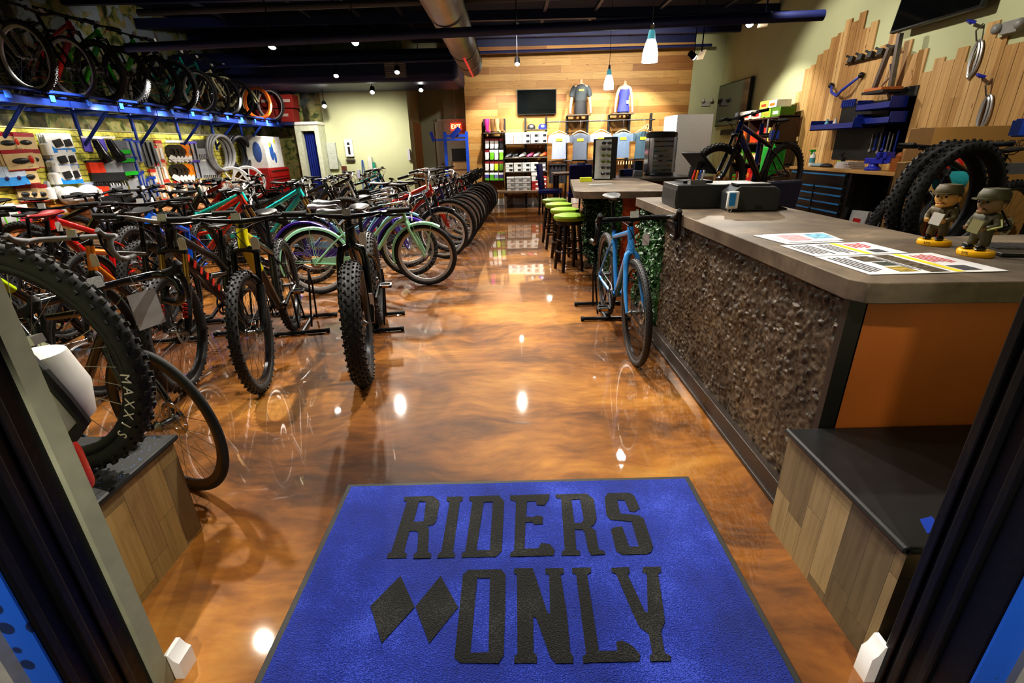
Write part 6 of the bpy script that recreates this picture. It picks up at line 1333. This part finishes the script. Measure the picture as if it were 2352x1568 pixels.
# pendants over the bar
for u, v, y, l in ((1493, 128, 4.75, 'white glowing bell pendant lamp nearer the camera over the bar'), (1398, 196, 7.3, 'white glowing bell pendant lamp farther away over the bar')):
    p = ay(u, v, y); t = thing('pendant_lamp', l, 'lamp', p, 0, 'pendant lamps over the bar')
    MB().lathe([(.066, -.05), (.064, .02), (.05, .08), (.035, .12), (.03, .122), (.045, .08), (.058, .02), (.062, -.05)], 20).build('shade', mat((.85, .95, 1.), .3, emit=9.), t); MB().lathe([(.034, .12), (.03, .165), (.022, .19), (0, .195)], 14).build('upper_shade', mat((.08, .30, .34), .3, emit=.5), t); MB().lathe([(.018, .19), (.018, .23), (.008, .24), (0, .24)], 10).build('socket', CHROME, t); MB().cyl((0, 0, .235), (0, 0, 3.98-p.z), .003, n=6).build('cord', BLACK, t)
    MB().lathe([(.05, 3.98-p.z-.02), (.06, 3.98-p.z)], 14).build('ceiling_rose', STEEL, t); lamp('pendant_beam', p+Vector((0, 0, -.06)), p+Vector((0, 0, -2)), 14, 130, .6, (.95, .98, 1))
# ================================================================== workshop along the right wall
WX = 5.15
def rw(u, v, x=WX): return ax(u, v, x)
# stepped vertical pine boards on the wall
BD = [(815,842,612),(842,868,585),(868,893,460),(893,922,465),(922,945,430),(945,978,365),(978,1006,360),(1006,1030,330),(1032,1070,223),(1066,1108,240),(1105,1124,215),(1122,1153,148),(1153,1178,130),(1176,1232,-12),(1197,1242,138),(1240,1303,74),(1272,1312,182),(1312,1368,140),(1336,1372,322),(1372,1432,298),(1432,1515,198),(1472,1512,330),(1525,1598,268),(1560,1612,362),(1612,1690,330),(1660,1722,478),(1722,1795,388),(1795,1848,404),(1850,1948,320),(1945,1992,410),(1992,2050,330),(2060,2145,150),(2100,2180,292),(2180,2266,238),(2262,2330,284)]
y_hi = rw(1552+.3444*815, .3444*612).y; BW = .146; cols_ = []
bw = MB(); y = y_hi; pts = []
for a, b, tp in BD:
    q = rw(1552+.3444*(a+b)/2, .3444*tp); pts.append((q.y, q.z))
def ztop(yy):
    best = min(pts, key=lambda p: abs(p[0]-yy)); return best[1]
i = 0
while y > 4.2:
    z1 = ztop(y-BW/2) if y > min(p[0] for p in pts)-.2 else 2.35+.25*sin(i*2.3)
    bw.b2((WX-.022, y-BW+.004, .1), (WX-.001, y-.002, min(3.95, z1))); y -= BW; i += 1
PLKW = m_planks([srgb('#b38d58'), srgb('#c8a26c'), srgb('#d6b37e'), srgb('#bd9560'), srgb('#a98150')], 2, 1, BW, 6., .42, 21., gap=1.2, grain=30.)
o = bw.build('board_cladding', PLKW, None, .002); tag(o, 'stepped vertical pine boards cladding the workshop wall', 'cladding'); o['kind'] = 'structure'
# wall televisions on the right
a, b, c = rw(1662, 195), rw(1736, 178), rw(1660, 290)
y0, y1 = b.y, a.y; z0, z1 = c.z, (a.z+b.z)/2
t = thing('television', 'dark wall television beside the tall grey fridge', 'television', (WX-.06, (y0+y1)/2, (z0+z1)/2)); w, h = (y1-y0)/2, (z1-z0)/2
MB().b2((-.03, -w, -h), (.03, w, h)).build('bezel', BLACK, t, .004); MB().b2((-.034, -w+.02, -h+.02), (-.03, w-.02, h-.02)).build('screen', mat((.012, .010, .009), .12, coat=1., var=.5, scale=1.5), t); MB().b2((.03, -.3, -.2), (.06, .3, .2)).build('wall_mount', BLACK, t)
t = thing('soundbar', 'black soundbar under the television beside the fridge', 'speaker', (WX-.05, (y0+y1)/2-.15, z0-.14)); MB().b2((-.05, -.55, -.06), (.05, .55, .06)).build('body', BLACK, t, .012); MB().b2((-.053, -.53, -.045), (-.05, .53, .045)).build('grille', mat((.03, .03, .03), .8), t)
a, b = rw(2080, 75), rw(2295, 20); y0, y1 = b.y, a.y; zb = (a.z+b.z)/2
t = thing('television', 'large black television high on the right wall above the boards', 'television', (WX-.12, (y0+y1)/2, zb+.42), rot=(0, R_(8), 0)); w, h = (y1-y0)/2, .42
MB().b2((-.03, -w, -h), (.03, w, h)).build('bezel', BLACK, t, .004); MB().b2((-.034, -w+.02, -h+.02), (-.03, w-.02, h-.02)).build('screen', SCR, t); MB().b2((.03, -.2, -.15), (.11, .2, .15)).build('wall_mount', BLACK, t)
# workbench and drawers
t = thing('workbench', 'long workshop bench with pine top and black steel drawers with blue trims', 'workbench', (4.55, 6.9, 0))
MB().b2((-.02, -1.0, .965), (.57, 1.25, 1.005)).build('bench_top', mat(srgb('#c79c62'), .4, var=.1, scale=4.), t, .004)
MB().b2((.02, -.15, .06), (.55, 1.2, .964)).build('cabinet', mat((.010, .010, .011), .3, coat=.3), t, .004)
TRIM = mat(srgb('#2c86c8'), .3, coat=.3); DRK = mat((.008, .008, .009), .22, coat=.5)
def drw(y0, y1, z0, z1):
    d = MB().b2((.0, y0, z0), (.02, y1, z1)).build('drawer', DRK, t, .003); MB().b2((-.012, y0+.01, z1-.022), (.0, y1-.01, z1-.004)).build('pull_trim', TRIM, d)
drw(-.13, 1.18, .79, .94)
for i, (z0, z1) in enumerate(((.69, .77), (.58, .67), (.47, .56), (.28, .45), (.08, .26))):
    drw(-.13, .50, z0, z1); drw(.53, 1.18, z0, z1)
for yy in (-.95, -.2):
    MB().b2((.02, yy-.03, 0), (.08, yy+.03, .965)).b2((.48, yy-.03, 0), (.54, yy+.03, .965)).b2((.02, yy-.02, .3), (.54, yy+.02, .34)).build('leg', DRK, t)
for i, (yy, rz, l) in enumerate(((-.4, .25, 'white and red boxed part leaning under the pine bench'), (-.75, -.1, 'grey box with red stripe under the pine bench'))):
    o = thing('parts_box', l, 'box', (4.62, 6.9+yy, 0), rz, None, (0, .12-.1*i, rz)); MB().b2((0, -.12, .0), (.3, .12, .5)).build('body', mat(((.45, .45, .45), (.22, .22, .23))[i], .5), o, .004); MB().b2((-.003, -.05, .12), (0, .06, .4)).build('printed_stripe', mat((.45, .02, .02), .5), o)
BT = 1.006
def onb(u, v): return az(u, v, BT)
def put_on(name, mb, mt_, loc, l, cat, rz=0., bevel=0., grp=None):
    o = mb.build(name, mt_, None, bevel); o.location = loc; o.rotation_euler = (0, 0, rz); return tag(o, l, cat, grp)
xb = 4.85
t = thing('spray_bottle', 'white spray bottle with green trigger on the pine bench', 'bottle', (4.8, 8.02, BT)); MB().lathe([(.04, 0), (.042, .01), (.042, .15), (.018, .19), (.016, .21)], 14).build('bottle_body', WHITE, t); MB().box((-.015, 0, .225), (.08, .028, .03)).box((-.03, 0, .195), (.012, .016, .05), (0, .4, 0)).build('trigger', GRN, t); MB().lathe([(.0425, .05), (.0425, .12)], 14).build('label_band', mat((.1, .35, .4), .5), t)
t = thing('oil_bottle', 'black bottle with a lime label on the pine bench', 'bottle', (4.82, 7.35, BT)); MB().b2((-.03, -.055, 0), (.03, .055, .14)).lathe([(.02, .14), (.016, .18), (.02, .18), (.02, .21), (0, .21)], 10).build('bottle_body', BLACK, t, .006); MB().b2((-.032, -.045, .05), (-.03, .045, .10)).build('label_band', mat((.35, .45, .05), .5), t)
for i in range(3): put_on('paper_stack', MB().b2((-.1, -.16, 0), (.1, .16, .028)), mat((.55, .53, .55), .6), (4.78, 7.08-.0*i, BT+.029*i), 'stack of papers on the pine bench, %s layer' % ['bottom', 'middle', 'top'][i], 'papers', .1-.12*i, 0, 'papers on the pine bench')
put_on('cloth_rag', MB().sph((0, 0, .02), (.1, .16, .03), 12, 6), mat((.3, .42, .5), .8, bump=.4), (4.75, 7.75, BT), 'pale blue rag on the pine bench', 'cloth'); put_on('dark_cloth', MB().sph((0, 0, .02), (.07, .12, .035), 12, 6), mat((.02, .02, .025), .7), (4.72, 7.5, BT), 'dark cloth on the pine bench', 'cloth')
VB = mat(srgb('#2a35b0'), .4, coat=.2); t = thing('bench_vise', 'blue bench vise clamped to the pine bench', 'vise', (4.66, 6.45, BT), R_(15)); MB().lathe([(.09, 0), (.09, .03), (.06, .05), (.05, .08)], 16).b2((-.05, -.14, .08), (.05, .10, .15)).b2((-.07, -.10, .15), (.07, -.06, .22)).build('body', VB, t, .005); MB().b2((-.05, -.24, .09), (.05, -.16, .17)).b2((-.07, -.19, .15), (.07, -.15, .22)).tube([(0, -.2, .12), (0, .0, .12)], .03, 8).build('sliding_jaw', VB, t); MB().tube([(-.09, -.27, .11), (.09, -.27, .14)], .008, 6).tube([(0, -.28, .12), (0, -.2, .12)], .012, 8).build('screw_handle', STEEL, t)
put_on('vise_block', MB().b2((-.05, -.06, 0), (.05, .06, .15)).sph((0, 0, .17), (.04, .05, .05), 10, 6), mat(srgb('#9a5a26'), .5), (4.7, 6.1, BT), 'orange-brown wooden block beside the blue vise', 'block')
# tool board
c1, c2_, c3_, c4_ = rw(2113, 195, WX-.03), rw(1935, 212, WX-.03), rw(1928, 362, WX-.03), rw(2085, 260, WX-.03)
ya, yb = rw(2105, 220, WX-.03).y, rw(1932, 260, WX-.03).y; za = rw(2105, 196, WX-.03).z
t = thing('tool_board', 'dark tool board fixed to the pine wall boards', 'tool board', (WX-.035, ya, 0)); L_ = yb-ya
MB().b2((0, 0, 1.10), (.012, L_, za-.12)).b2((0, 0, 1.10), (.012, .4, za)).build('panel', mat((.014, .015, .015), .55), t)
def tool(y, z, m_, mt_, l, cat='tool', name='hand_tool', grp='tools on the tool board'):
    o = m_.build(name, mt_); o.location = (WX-.045, y, z); return tag(o, l, cat, grp)
NB = mat((.012, .03, .24), .38); ST_ = mat((.4, .4, .4), .3, .8)
for i in range(7): tool(ya+L_-.28+.045*i, 1.93, MB().tube([(0, 0, 0), (0, 0, -.10)], .016, 8), NB, 'blue-handled hex driver on the tool board, %s of the row' % ORD[i], name='hex_driver', grp='hex drivers on the tool board')
for i, (dy, zz, L2, c) in enumerate(((.12, 1.48, .36, NB), (.20, 1.44, .30, ST_), (.27, 1.46, .3, ST_), (.34, 1.47, .28, NB), (.42, 1.45, .30, ST_), (.5, 1.46, .26, NB), (.58, 1.44, .26, ST_))): tool(ya+dy, zz, MB().tube([(0, 0, 0), (0, 0, -L2*.75)], .011, 6).lathe([(.0, -.01), (.024, -.01), (.024, .01), (.0, .01)], 10, c=(0, 0, -L2*.8), axis='x'), c, '%s wrench hanging on the tool board, %s from the door side' % ('blue' if c is NB else 'steel', ORD[i]), name='wrench', grp='wrenches on the tool board')
def tray(y0, y1, z, d, l):
    o = MB().b2((-d, y0, z), (0, y1, z+.015)).b2((-d-.0, y0, z), (-d+.012, y1, z+.08)).b2((-d, y0, z), (0, y0+.012, z+.14)).b2((-d, y1-.012, z), (0, y1, z+.14)).build('tool_tray', NB, None, .003); o.location = (WX-.04, 0, 0); return tag(o, l, 'tray')
tray(ya+.55, ya+L_+.15, 1.52, .34, 'large blue tray sticking out from the tool board over the bench'); tray(ya+.1, ya+.75, 1.74, .22, 'blue upper tray on the tool board'); tray(ya+.05, ya+.7, 1.56, .22, 'blue lower tray on the tool board')
for i, (yy, c, l) in enumerate(((ya+L_-.05, (.12, .4, .55), 'pale blue'), (ya+L_-.25, (.6, .6, .6), 'white'))): put_on('small_bottle', MB().lathe([(.03, 0), (.03, .09), (.014, .11), (.014, .14), (0, .14)], 12), mat(c, .4), (WX-.25, yy, 1.536), '%s small bottle in the large blue tray' % l, 'bottle')
t = thing('truing_stand', 'black and steel wheel truing stand on the upper part of the tool board', 'stand', (WX-.22, ya+.35, 1.96)); MB().b2((-.14, -.16, 0), (.14, .16, .035)).build('base', mat(srgb('#c07038'), .5), t, .004); MB().box((0, .12, .26), (.05, .05, .50), (.25, 0, 0)).box((0, -.10, .32), (.05, .05, .62), (-.1, 0, 0)).build('upright', mat((.16, .14, .13), .35, .6), t); MB().tube([(0, .05, .06), (0, -.08, .16), (0, -.02, .3)], .012, 6).build('caliper', STEEL, t); MB().b2((-.14, -.2, -.03), (.18, .2, 0)).build('shelf_bracket', BLACK, t)
t = thing('tool_rail', 'thin dark rail with black clamps across the boards above the tool board', 'rail', (WX-.06, ya+.5, 2.42)); MB().tube([(0, -.05, 0), (0, 1.0, -.0)], .012, 6).tube([(.035, .0, 0), (0, .0, 0)], .01, 6).tube([(.035, .9, 0), (0, .9, 0)], .01, 6).build('bar', BLACKM, t)
for i in range(5): MB().box((-.03, .05+.2*i, .04), (.06, .07, .08), (0, .3, .3)).tube([(-.03, .05+.2*i, .06), (-.08, .10+.2*i, .10)], .014, 6).build('clamp', BLACK, t)
t = thing('frame_holder', 'blue two-armed holder with black tips left of the tool board', 'holder', (WX-.06, yb+.05, 2.06)); MB().tube([(0, .28, .10), (-.08, .12, .0), (-.06, .0, -.06), (-.1, -.15, .0), (0, -.35, .16)], .02, 8).build('arms', mat((.05, .08, .45), .35), t); MB().sph((0, .30, .11), .04, 10, 6).sph((0, -.37, .17), .04, 10, 6).build('tip', BLACK, t)
for i, (u, v, v2, l) in enumerate(((2250, 48, 112, 'blue-tipped wire hook with coiled cable upper on the pine boards'), (2272, 173, 240, 'blue-tipped wire hook with coiled cable lower on the pine boards'))):
    p = rw(u, v, WX-.05); t = thing('wire_hook', l, 'hook', p); MB().tube([(0, .10, .0), (-.06, .08, .02), (-.10, .0, .0), (-.06, -.03, -.02)], .016, 7).build('hook_tip', VB, t); MB().tube([(.03, -.02, -.03), (-.05, -.05, -.10), (-.02, -.06, -.2)], .008, 6).build('wire', STEEL, t)
    MB().tube([(0, -.08+.06*cos(2*PI*j/20), -.36+.17*sin(2*PI*j/20)) for j in range(20)], .012, 6, closed=True).tube([(0, -.07+.035*cos(2*PI*j/20), -.38+.17*sin(2*PI*j/20)) for j in range(20)], .014, 6, closed=True).build('coiled_cable', mat((.42, .42, .42), .35, .5), t)
p = rw(2325, 60, WX-.08); t = thing('exit_light', 'grey twin-head emergency light on the right wall beyond the black television', 'light', p); MB().b2((-.03, -.09, -.06), (.05, .09, .05)).build('base', mat((.3, .3, .28), .5), t)
for sy in (-.12, .12): MB().sph((-.04, sy, .0), .05, 10, 7).build('lamp_head', mat((.3, .3, .29), .4), t)
# shelf of boxed goods beside the television
t = thing('goods_shelf', 'dark leaning wooden shelf of boxed snacks by the right wall', 'shelf', (4.72, 9.1, 0)); SH = mat((.05, .028, .018), .45); ys = (0, .55, 1.1, 1.65)
for yv in ys: MB().b2((.0, yv-.02, 0), (.36, yv+.02, 1.80)).build('side_panel', SH, t)
SZ = (.25, .62, .98, 1.34, 1.76)
for z in SZ: MB().b2((-.02, -.02, z), (.36, 1.67, z+.025)).build('shelf_board', SH, t)
random.seed(11); k_ = 0
pal = ['#e0521c', '#d8302a', '#e89a3a', '#e9dcc4', '#b83a2a', '#e06a1a', '#7a1f1a', '#d8c05a', '#e8e4d8', '#43a32a']
for zi, z in enumerate(SZ[:4]):
    yv = .05; nb = 0
    while yv < 1.55:
        w = random.uniform(.08, .14); h = random.uniform(.12, .26)
        if min(abs(yv+w/2-q) for q in ys) > w/2+.025:
            ci = random.randrange(10); c = pal[ci]; nb += 1; o = MB().b2((.02, 0, 0), (.26, w, h)).build('snack_box', mat(srgb(c), .5), None, .003); o.location = (4.72, 9.1+yv, z+.026); k_ += 1
            MB().b2((.016, w*.15, h*.35), (.02, w*.85, h*.65)).build('printed_panel', mat(srgb(random.choice(pal)), .5), o)
            tag(o, '%s snack box on the leaning shelf, %s row, %s from the tool bench end' % (['orange', 'red', 'amber', 'cream', 'brick red', 'dark orange', 'maroon', 'mustard', 'off-white', 'green'][ci], ['lowest', 'second', 'third', 'top'][zi], ORD[nb-1]), 'box', 'boxed snacks on the dark leaning shelf')
        yv += w+.012
for i, (yv, w, h, c) in enumerate(((1.1, .5, .16, '#efeee6'), (.72, .34, .15, '#e6dcc0'), (.36, .32, .14, '#8fc03a'), (.03, .3, .15, '#4d7a1c'), (.5, .3, .13, '#ece65a'), (.2, .28, .12, '#e8e8e0'))):
    o = MB().b2((.02, 0, 0), (.28, w, h)).build('display_carton', mat(srgb(c), .5), None, .004); o.location = (4.72, 9.1+yv, 1.786+(.155 if i > 3 else 0)); MB().b2((.016, w*.2, h*.25), (.02, w*.8, h*.6)).build('printed_panel', mat(srgb(pal[i]), .5), o); tag(o, '%s carton on top of the dark leaning shelf' % ['long white', 'cream', 'lime', 'dark green', 'yellow upper', 'white upper'][i], 'carton', 'cartons on top of the dark leaning shelf')
t = thing('ladder_pole', 'thin grey pole leaning on the dark snack shelf', 'pole', (4.6, 9.2, 0)); MB().tube([(0, 0, .02), (.05, .1, 1.75)], .02, 8).build('shaft', mat((.2, .2, .2), .4), t); MB().sph((0, 0, .02), .03, 8, 6).build('foot', RUB, t)
t = thing('shopping_bag', 'bright green fabric bag hanging at the end of the snack shelf', 'bag', (4.55, 8.75, .85)); b_ = MB(); b_.box((0, 0, .22), (.24, .34, .46)); b_.sph((0, 0, .1), (.14, .19, .14), 12, 8); b_.build('bag_body', mat(srgb('#1fa336'), .5, bump=.3), t, .02); MB().tube([(-.05, -.1, .44), (-.06, -.05, .56), (-.05, .05, .56), (-.05, .1, .44)], .012, 6).build('strap', GRN, t); MB().b2((-.1, -.2, -.85), (.25, .3, -.06)).build('support_box', mat((.12, .07, .04), .6), t)
# repair-stand bicycle in the middle distance
def stand(x, y, rz, zc, label, arm=.35):
    t = thing('repair_stand', label, 'repair stand', (x, y, 0), rz); MB().tube([(0, 0, 0), (0, 0, zc+.15)], .026, 10).build('post', mat((.012, .04, .28), .35, .3), t); MB().lathe([(.26, 0), (.26, .012), (.03, .02)], 24).build('base_plate', BLACKM, t)
    MB().tube([(0, 0, zc), (-arm, 0, zc)], .028, 10).build('arm', BLACKM, t); MB().box((-arm-.03, 0, zc), (.07, .08, .11)).box((-arm-.08, 0, zc), (.05, .06, .09)).build('clamp', mat((.02, .07, .4), .3), t); MB().tube([(-arm+.06, -.02, zc+.03), (-arm+.08, -.05, zc+.14)], .010, 6).build('clamp_lever', CHROME, t); return t
bike('mtb', (2.40, 5.75), 207, 'blue and black mountain bicycle clamped in the repair stand beside the snack shelf', dict(frame='#101218', front='#123a9a', rim=RIMK, amber=RED), z=.63, steer=-14, tagged=False)
stand(3.35, 6.85, R_(90), 1.45, 'dark blue repair stand holding the blue and black bicycle', .30)
# second repair stand near the counter with the fat-tyred bicycle
bike('mtb', (3.05, 3.75), 196, 'black mountain bicycle clamped low in the workshop stand behind the loose fat tyres', dict(frame='#0a0a0b', fork=BLACK), z=.30, steer=0, tagged=False)
fw = wheel_meshes(.37, .043, 1)[0]
for i, (dx_, dy_, l) in enumerate(((0, 0, 'loose black fat tyre hanging on the workshop stand, nearer the camera'), (-.035, .10, 'loose black fat tyre hanging behind the other fat tyre'))):
    o = put('fat_tyre_loop', fw, mat((.016, .016, .017), .6, var=.2)); o.location = (2.83+dx_, 3.12+dy_, .985); o.rotation_euler = (0, .3*i, R_(13)); tag(o, l, 'tyre')
t = stand(4.0, 3.45, R_(8), 1.42, 'workshop repair stand with a lettered blue and black clamp arm', .62)
MB().b2((-.58, -.032, 1.40), (-.18, -.030, 1.452)).build('arm_sticker', mat((.015, .03, .16), .4), t); text('lettering', 'Park Tool', .062, TM((-.38, -.034, 1.432), (1, 0, 0), (0, 0, 1)), WHITE, t, .001)
MB().tube([(-.12, -.05, 1.36), (-.06, -.06, 1.56)], .014, 8).box((-.05, -.06, 1.57), (.05, .03, .03)).build('cam_lever', CHROME, t)
MB().b2((-.75, -.06, 1.14), (-.25, -.04, 1.21)).build('lower_crossbar', mat((.16, .16, .165), .4, .5), t)
# cartons behind it
KR = mat(srgb('#b48a4c'), .7, var=.06, scale=3.); KR2 = mat(srgb('#a67c42'), .7, var=.06, scale=3.)
a, b = ay(2150, 292, 4.35), ay(2352, 275, 4.35)
def carton(x0, x1, y0, y1, h, l, m_, txt=None):
    t = thing('bicycle_carton', l, 'carton', (x0, y0, 0)); MB().b2((0, 0, 0), (x1-x0, y1-y0, h)).build('carton_body', m_, t, .004); MB().b2((-.001, (y1-y0)/2-.03, h-.001), (x1-x0+.001, (y1-y0)/2+.03, h+.001)).build('tape', mat((.5, .42, .3), .25), t)
    if txt:
        text('printed_lettering', txt, .075, TM(((x1-x0)*.34, -.003, h-.14), (1, 0, 0), (0, 0, 1)), mat((.10, .07, .04), .7), t, .0008, sx=.95)
        pm = MB()
        for cx in (.36, .55, .74):
            pm.tube([(cx*(x1-x0)*.62, -.003, h-.32)]*1+[((cx*.62)*(x1-x0)+.07*cos(2*PI*j/20), -.003, h-.32+.07*sin(2*PI*j/20)) for j in range(21)][1:], .003, 4)
        pm.build('printed_mark', mat((.12, .08, .04), .7), t)
    return t
carton(a.x, min(5.05, b.x+1.0), 4.35, 4.62, a.z, 'big cardboard bicycle carton reading wheel this end behind the repair stand', KR, 'WHEEL  THIS  END')
a = ay(2088, 330, 4.75); carton(a.x+.12, a.x+.45, 4.68, 4.95, a.z-.05, 'narrow cardboard carton behind the fat-tyre wheel', KR2)
a = ay(2110, 372, 4.2); carton(a.x-.10, a.x+.12, 4.05, 4.3, a.z, 'small standing cardboard carton seen through the fat-tyre wheel', mat(srgb('#c49f63'), .7))
p = ay(2186, 395, 4.05); t = thing('fire_extinguisher', 'red fire extinguisher seen through the fat-tyre wheel', 'fire extinguisher', (p.x, 4.05, 0)); MB().lathe([(0, .55), (.075, .56), (.08, .58), (.08, 1.12), (.05, 1.2), (.02, 1.22), (.02, 1.26)], 18).build('cylinder', mat((.4, .015, .01), .35), t); MB().b2((-.08, -.08, 0), (.08, .08, .55)).build('pedestal', mat((.1, .1, .1), .5), t); MB().box((0, 0, 1.28), (.12, .03, .03)).build('handle', BLACK, t); MB().lathe([(.081, .8), (.081, .95)], 18).build('label_band', WHITE, t)
p = ay(2165, 415, 3.95); o = MB().sph((0, 0, 0), (.14, .05, .10), 12, 8).build('rag', mat(srgb('#1f8f94'), .8, bump=.5)); o.location = (p.x, 3.88, p.z); tag(o, 'teal rag draped on the carton behind the fat-tyre wheel', 'cloth')
# small carton and counter piece behind the tablet
o = MB().b2((-.25, -.2, 0), (.25, .2, .9)).build('storage_carton', mat(srgb('#b58a5a'), .7), None, .005); o.location = (3.0, 7.6, 0); tag(o, 'plain brown carton standing behind the middle repair bicycle', 'box')
t = thing('office_chair', 'dark blue chair half hidden behind the tablet stand', 'chair', (2.55, 5.0, 0), R_(200)); MB().b2((-.22, -.22, .44), (.22, .22, .52)).build('seat', mat((.012, .014, .05), .7), t, .02); MB().box((0, .22, .78), (.42, .06, .5), (-.12, 0, 0)).build('backrest', mat((.010, .011, .03), .7), t, .02); MB().tube([(0, 0, .03), (0, 0, .44)], .03, 8).build('column', BLACKM, t)
for i in range(5): MB().tube([(0, 0, .07), (.26*cos(i*1.2566), .26*sin(i*1.2566), .03)], .018, 6).build('leg', BLACKM, t)
o = MB().lathe([(.0, 0), (.14, 0), (.16, .42), (.15, .42), (.13, .02)], 18).build('waste_bin', mat((.3, .3, .29), .5)); o.location = (3.75, 5.6, 0); tag(o, 'pale grey waste bin beside the drawer bench', 'bin')

# ================================================================== light
# track spots seen in the photograph
spot(625, 106, 7.0, (-3.3, 6.3, 0), 330, 100, 'over the middle bicycles, leftmost of the near pair')
spot(816, 96, 7.2, (-1.9, 5.2, 0), 330, 100, 'over the aisle row of bicycles, right of the near pair')
spot(1186, 70, 7.5, (.1, 4.6, 0), 230, 80, 'over the middle of the aisle, upper of two')
spot(1188, 146, 10.6, (.2, 9.0, 0), 120, 80, 'over the far end of the aisle, lower of two')
spot(772, 173, 10.6, (-3.2, 9.0, 0), 190, 90, 'left of the soffit vent')
spot(912, 165, 10.4, (-2., 8.6, 0), 190, 90, 'in front of the soffit vent')
spot(855, 211, 11.6, (-2.7, 9.6, 0), 60, 95, 'washing the rear green wall')
spot(967, 206, 11.9, (-1.7, 9.8, 0), 35, 80, 'at the mouth of the corridor')
spot(1722, 53, 6.8, (2.2, 3.0, .6), 90, 85, 'over the workshop beside the round pipe')
spot(1594, 131, 9.6, (4.8, 9.6, 1.6), 110, 75, 'shining on the snack shelf')
spot(745, 243, 12.2, (-3.4, 10.2, .5), 12, 70, 'low beside the blue curtain')
for u, v, y, l in ((1757, 46, 6.7, 'small square beige floodlight by the end of the long round pipe'), (1611, 126, 9.5, 'small square beige floodlight over the snack shelf')):
    p = ay(u, v, y); t = thing('floodlight', l, 'light', p); MB().box((0, 0, 0), (.02, .12, .17), (0, .5, .6)).build('face_plate', mat((.8, .62, .4), .5, emit=.25), t, .004); MB().cyl((0, 0, .05), (0, 0, 3.98-p.z), .012, n=6).build('arm', NAVY, t)
# unseen spots: floor keys read off cast shadows, several others added to brighten
def up(loc, aim, p, ang, col=(1, .93, .82), rad=.05, blend=.5): lamp('unseen_spot', loc, aim, p, ang, blend, col, rad)
up((.05, 3.9, 3.35), (.15, 2.7, 0), 215, 95, rad=.04); up((-.1, 1.6, 3.3), (.15, 1.1, 0), 30, 95, rad=.03); up((-2.65, 3.45, 3.3), (-2.2, 2.5, 0), 260, 100, rad=.04)
up((-4.6, 4.9, 3.2), (-4.3, 4.7, 0), 120, 95)
up((.1, 5.2, 3.4), (.5, 4.6, 0), 120, 90); up((-.2, 2.4, 3.2), (1.6, 2.2, .7), 70, 70)
# bright strip wash on the slatwall, from fixtures under the blue rack
for y in (5.0, 6.3, 7.6, 8.9, 10.2, 11.5): up((-4.95, y, 2.35), (-6.2, y+.1, 1.0), 75, 95, (1, .95, .87), .06)
for x in (-3.9, -3.0): up((x, 11.5, 2.55), (x, 13.0, .75), 95, 120, blend=1.)  # no fixtures here: spots added to wash the rear green wall
for y in (7.2, 9.4): up((.5, y, 3.3), (-.75, y+.1, .3), 90, 80)  # spots added on the aisle side to brighten the bicycle row
# shelf wash on the rear wall
for x in (-.1, 1.0, 2.1, 3.1): up((x, 11.4, 3.25), (x, 12.8, 1.0), 215, 75, (1, .95, .86), .06); up((x+.3, 10.2, 3.3), (x+.2, 12.8, 2.6), 75, 85, (1, .92, .8), .06)  # the second, higher-aimed set is added to brighten the upper wood
up((.6, 11.9, 3.2), (.6, 12.7, 1.9), 60, 60)
up((3.2, 7.8, 3.3), (3.95, 10.7, 1.1), 80, 45)  # spot added to lift the grey fridge side
# workshop wall, dimmer
up((2.6, 8.6, 3.3), (5.1, 8.3, 1.9), 120, 80); up((2.7, 5.6, 3.3), (5.1, 6.2, 1.6), 100, 85); up((2.0, 5.6, 3.3), (1.1, 5.4, .9), 90, 80); up((3.2, 2.6, 3.4), (2.4, 3.2, 1.0), 45, 90)
# unseen spots added outside to light the door surround
up((-.55, -.7, 2.2), (-1.15, .68, .55), 110, 26); up((.6, -.7, 2.2), (1.2, .68, .5), 110, 26)
up((.4, -.1, 3.0), (1.75, 1.45, .68), 70, 38); up((3.3, 2.3, 3.3), (3.9, 4.3, 1.1), 70, 60)  # spots added to brighten the orange counter end and the carton corner
for y in (5.6, 7.0, 8.2, 9.4, 10.6, 11.8): up((-5.2, y, 1.93), (-6.9, y+.2, 1.75), 14, 110)  # unseen spots added below the rack trays to light the mural strip
up((-3.4, 8.5, 3.3), (-6.6, 10.4, 2.4), 50, 60)
up((-4.2, 10.8, 2.6), (-5.8, 13.1, 1.2), 60, 70)  # this spot and the one above are added to brighten the mural
w = bpy.data.worlds.new('World'); bpy.context.scene.world = w; w.use_nodes = True
w.node_tree.nodes['Background'].inputs['Color'].default_value = (.55, .62, .8, 1); w.node_tree.nodes['Background'].inputs['Strength'].default_value = .02
sc = bpy.context.scene
sc.view_settings.view_transform = 'Standard'; sc.view_settings.look = 'Medium High Contrast'; sc.view_settings.exposure = .7
sc.cycles.max_bounces = 6; sc.cycles.diffuse_bounces = 3; sc.cycles.glossy_bounces = 3; sc.cycles.transmission_bounces = 3; sc.cycles.sample_clamp_indirect = 6; sc.cycles.use_denoising = True; sc.cycles.caustics_reflective = False; sc.cycles.caustics_refractive = False
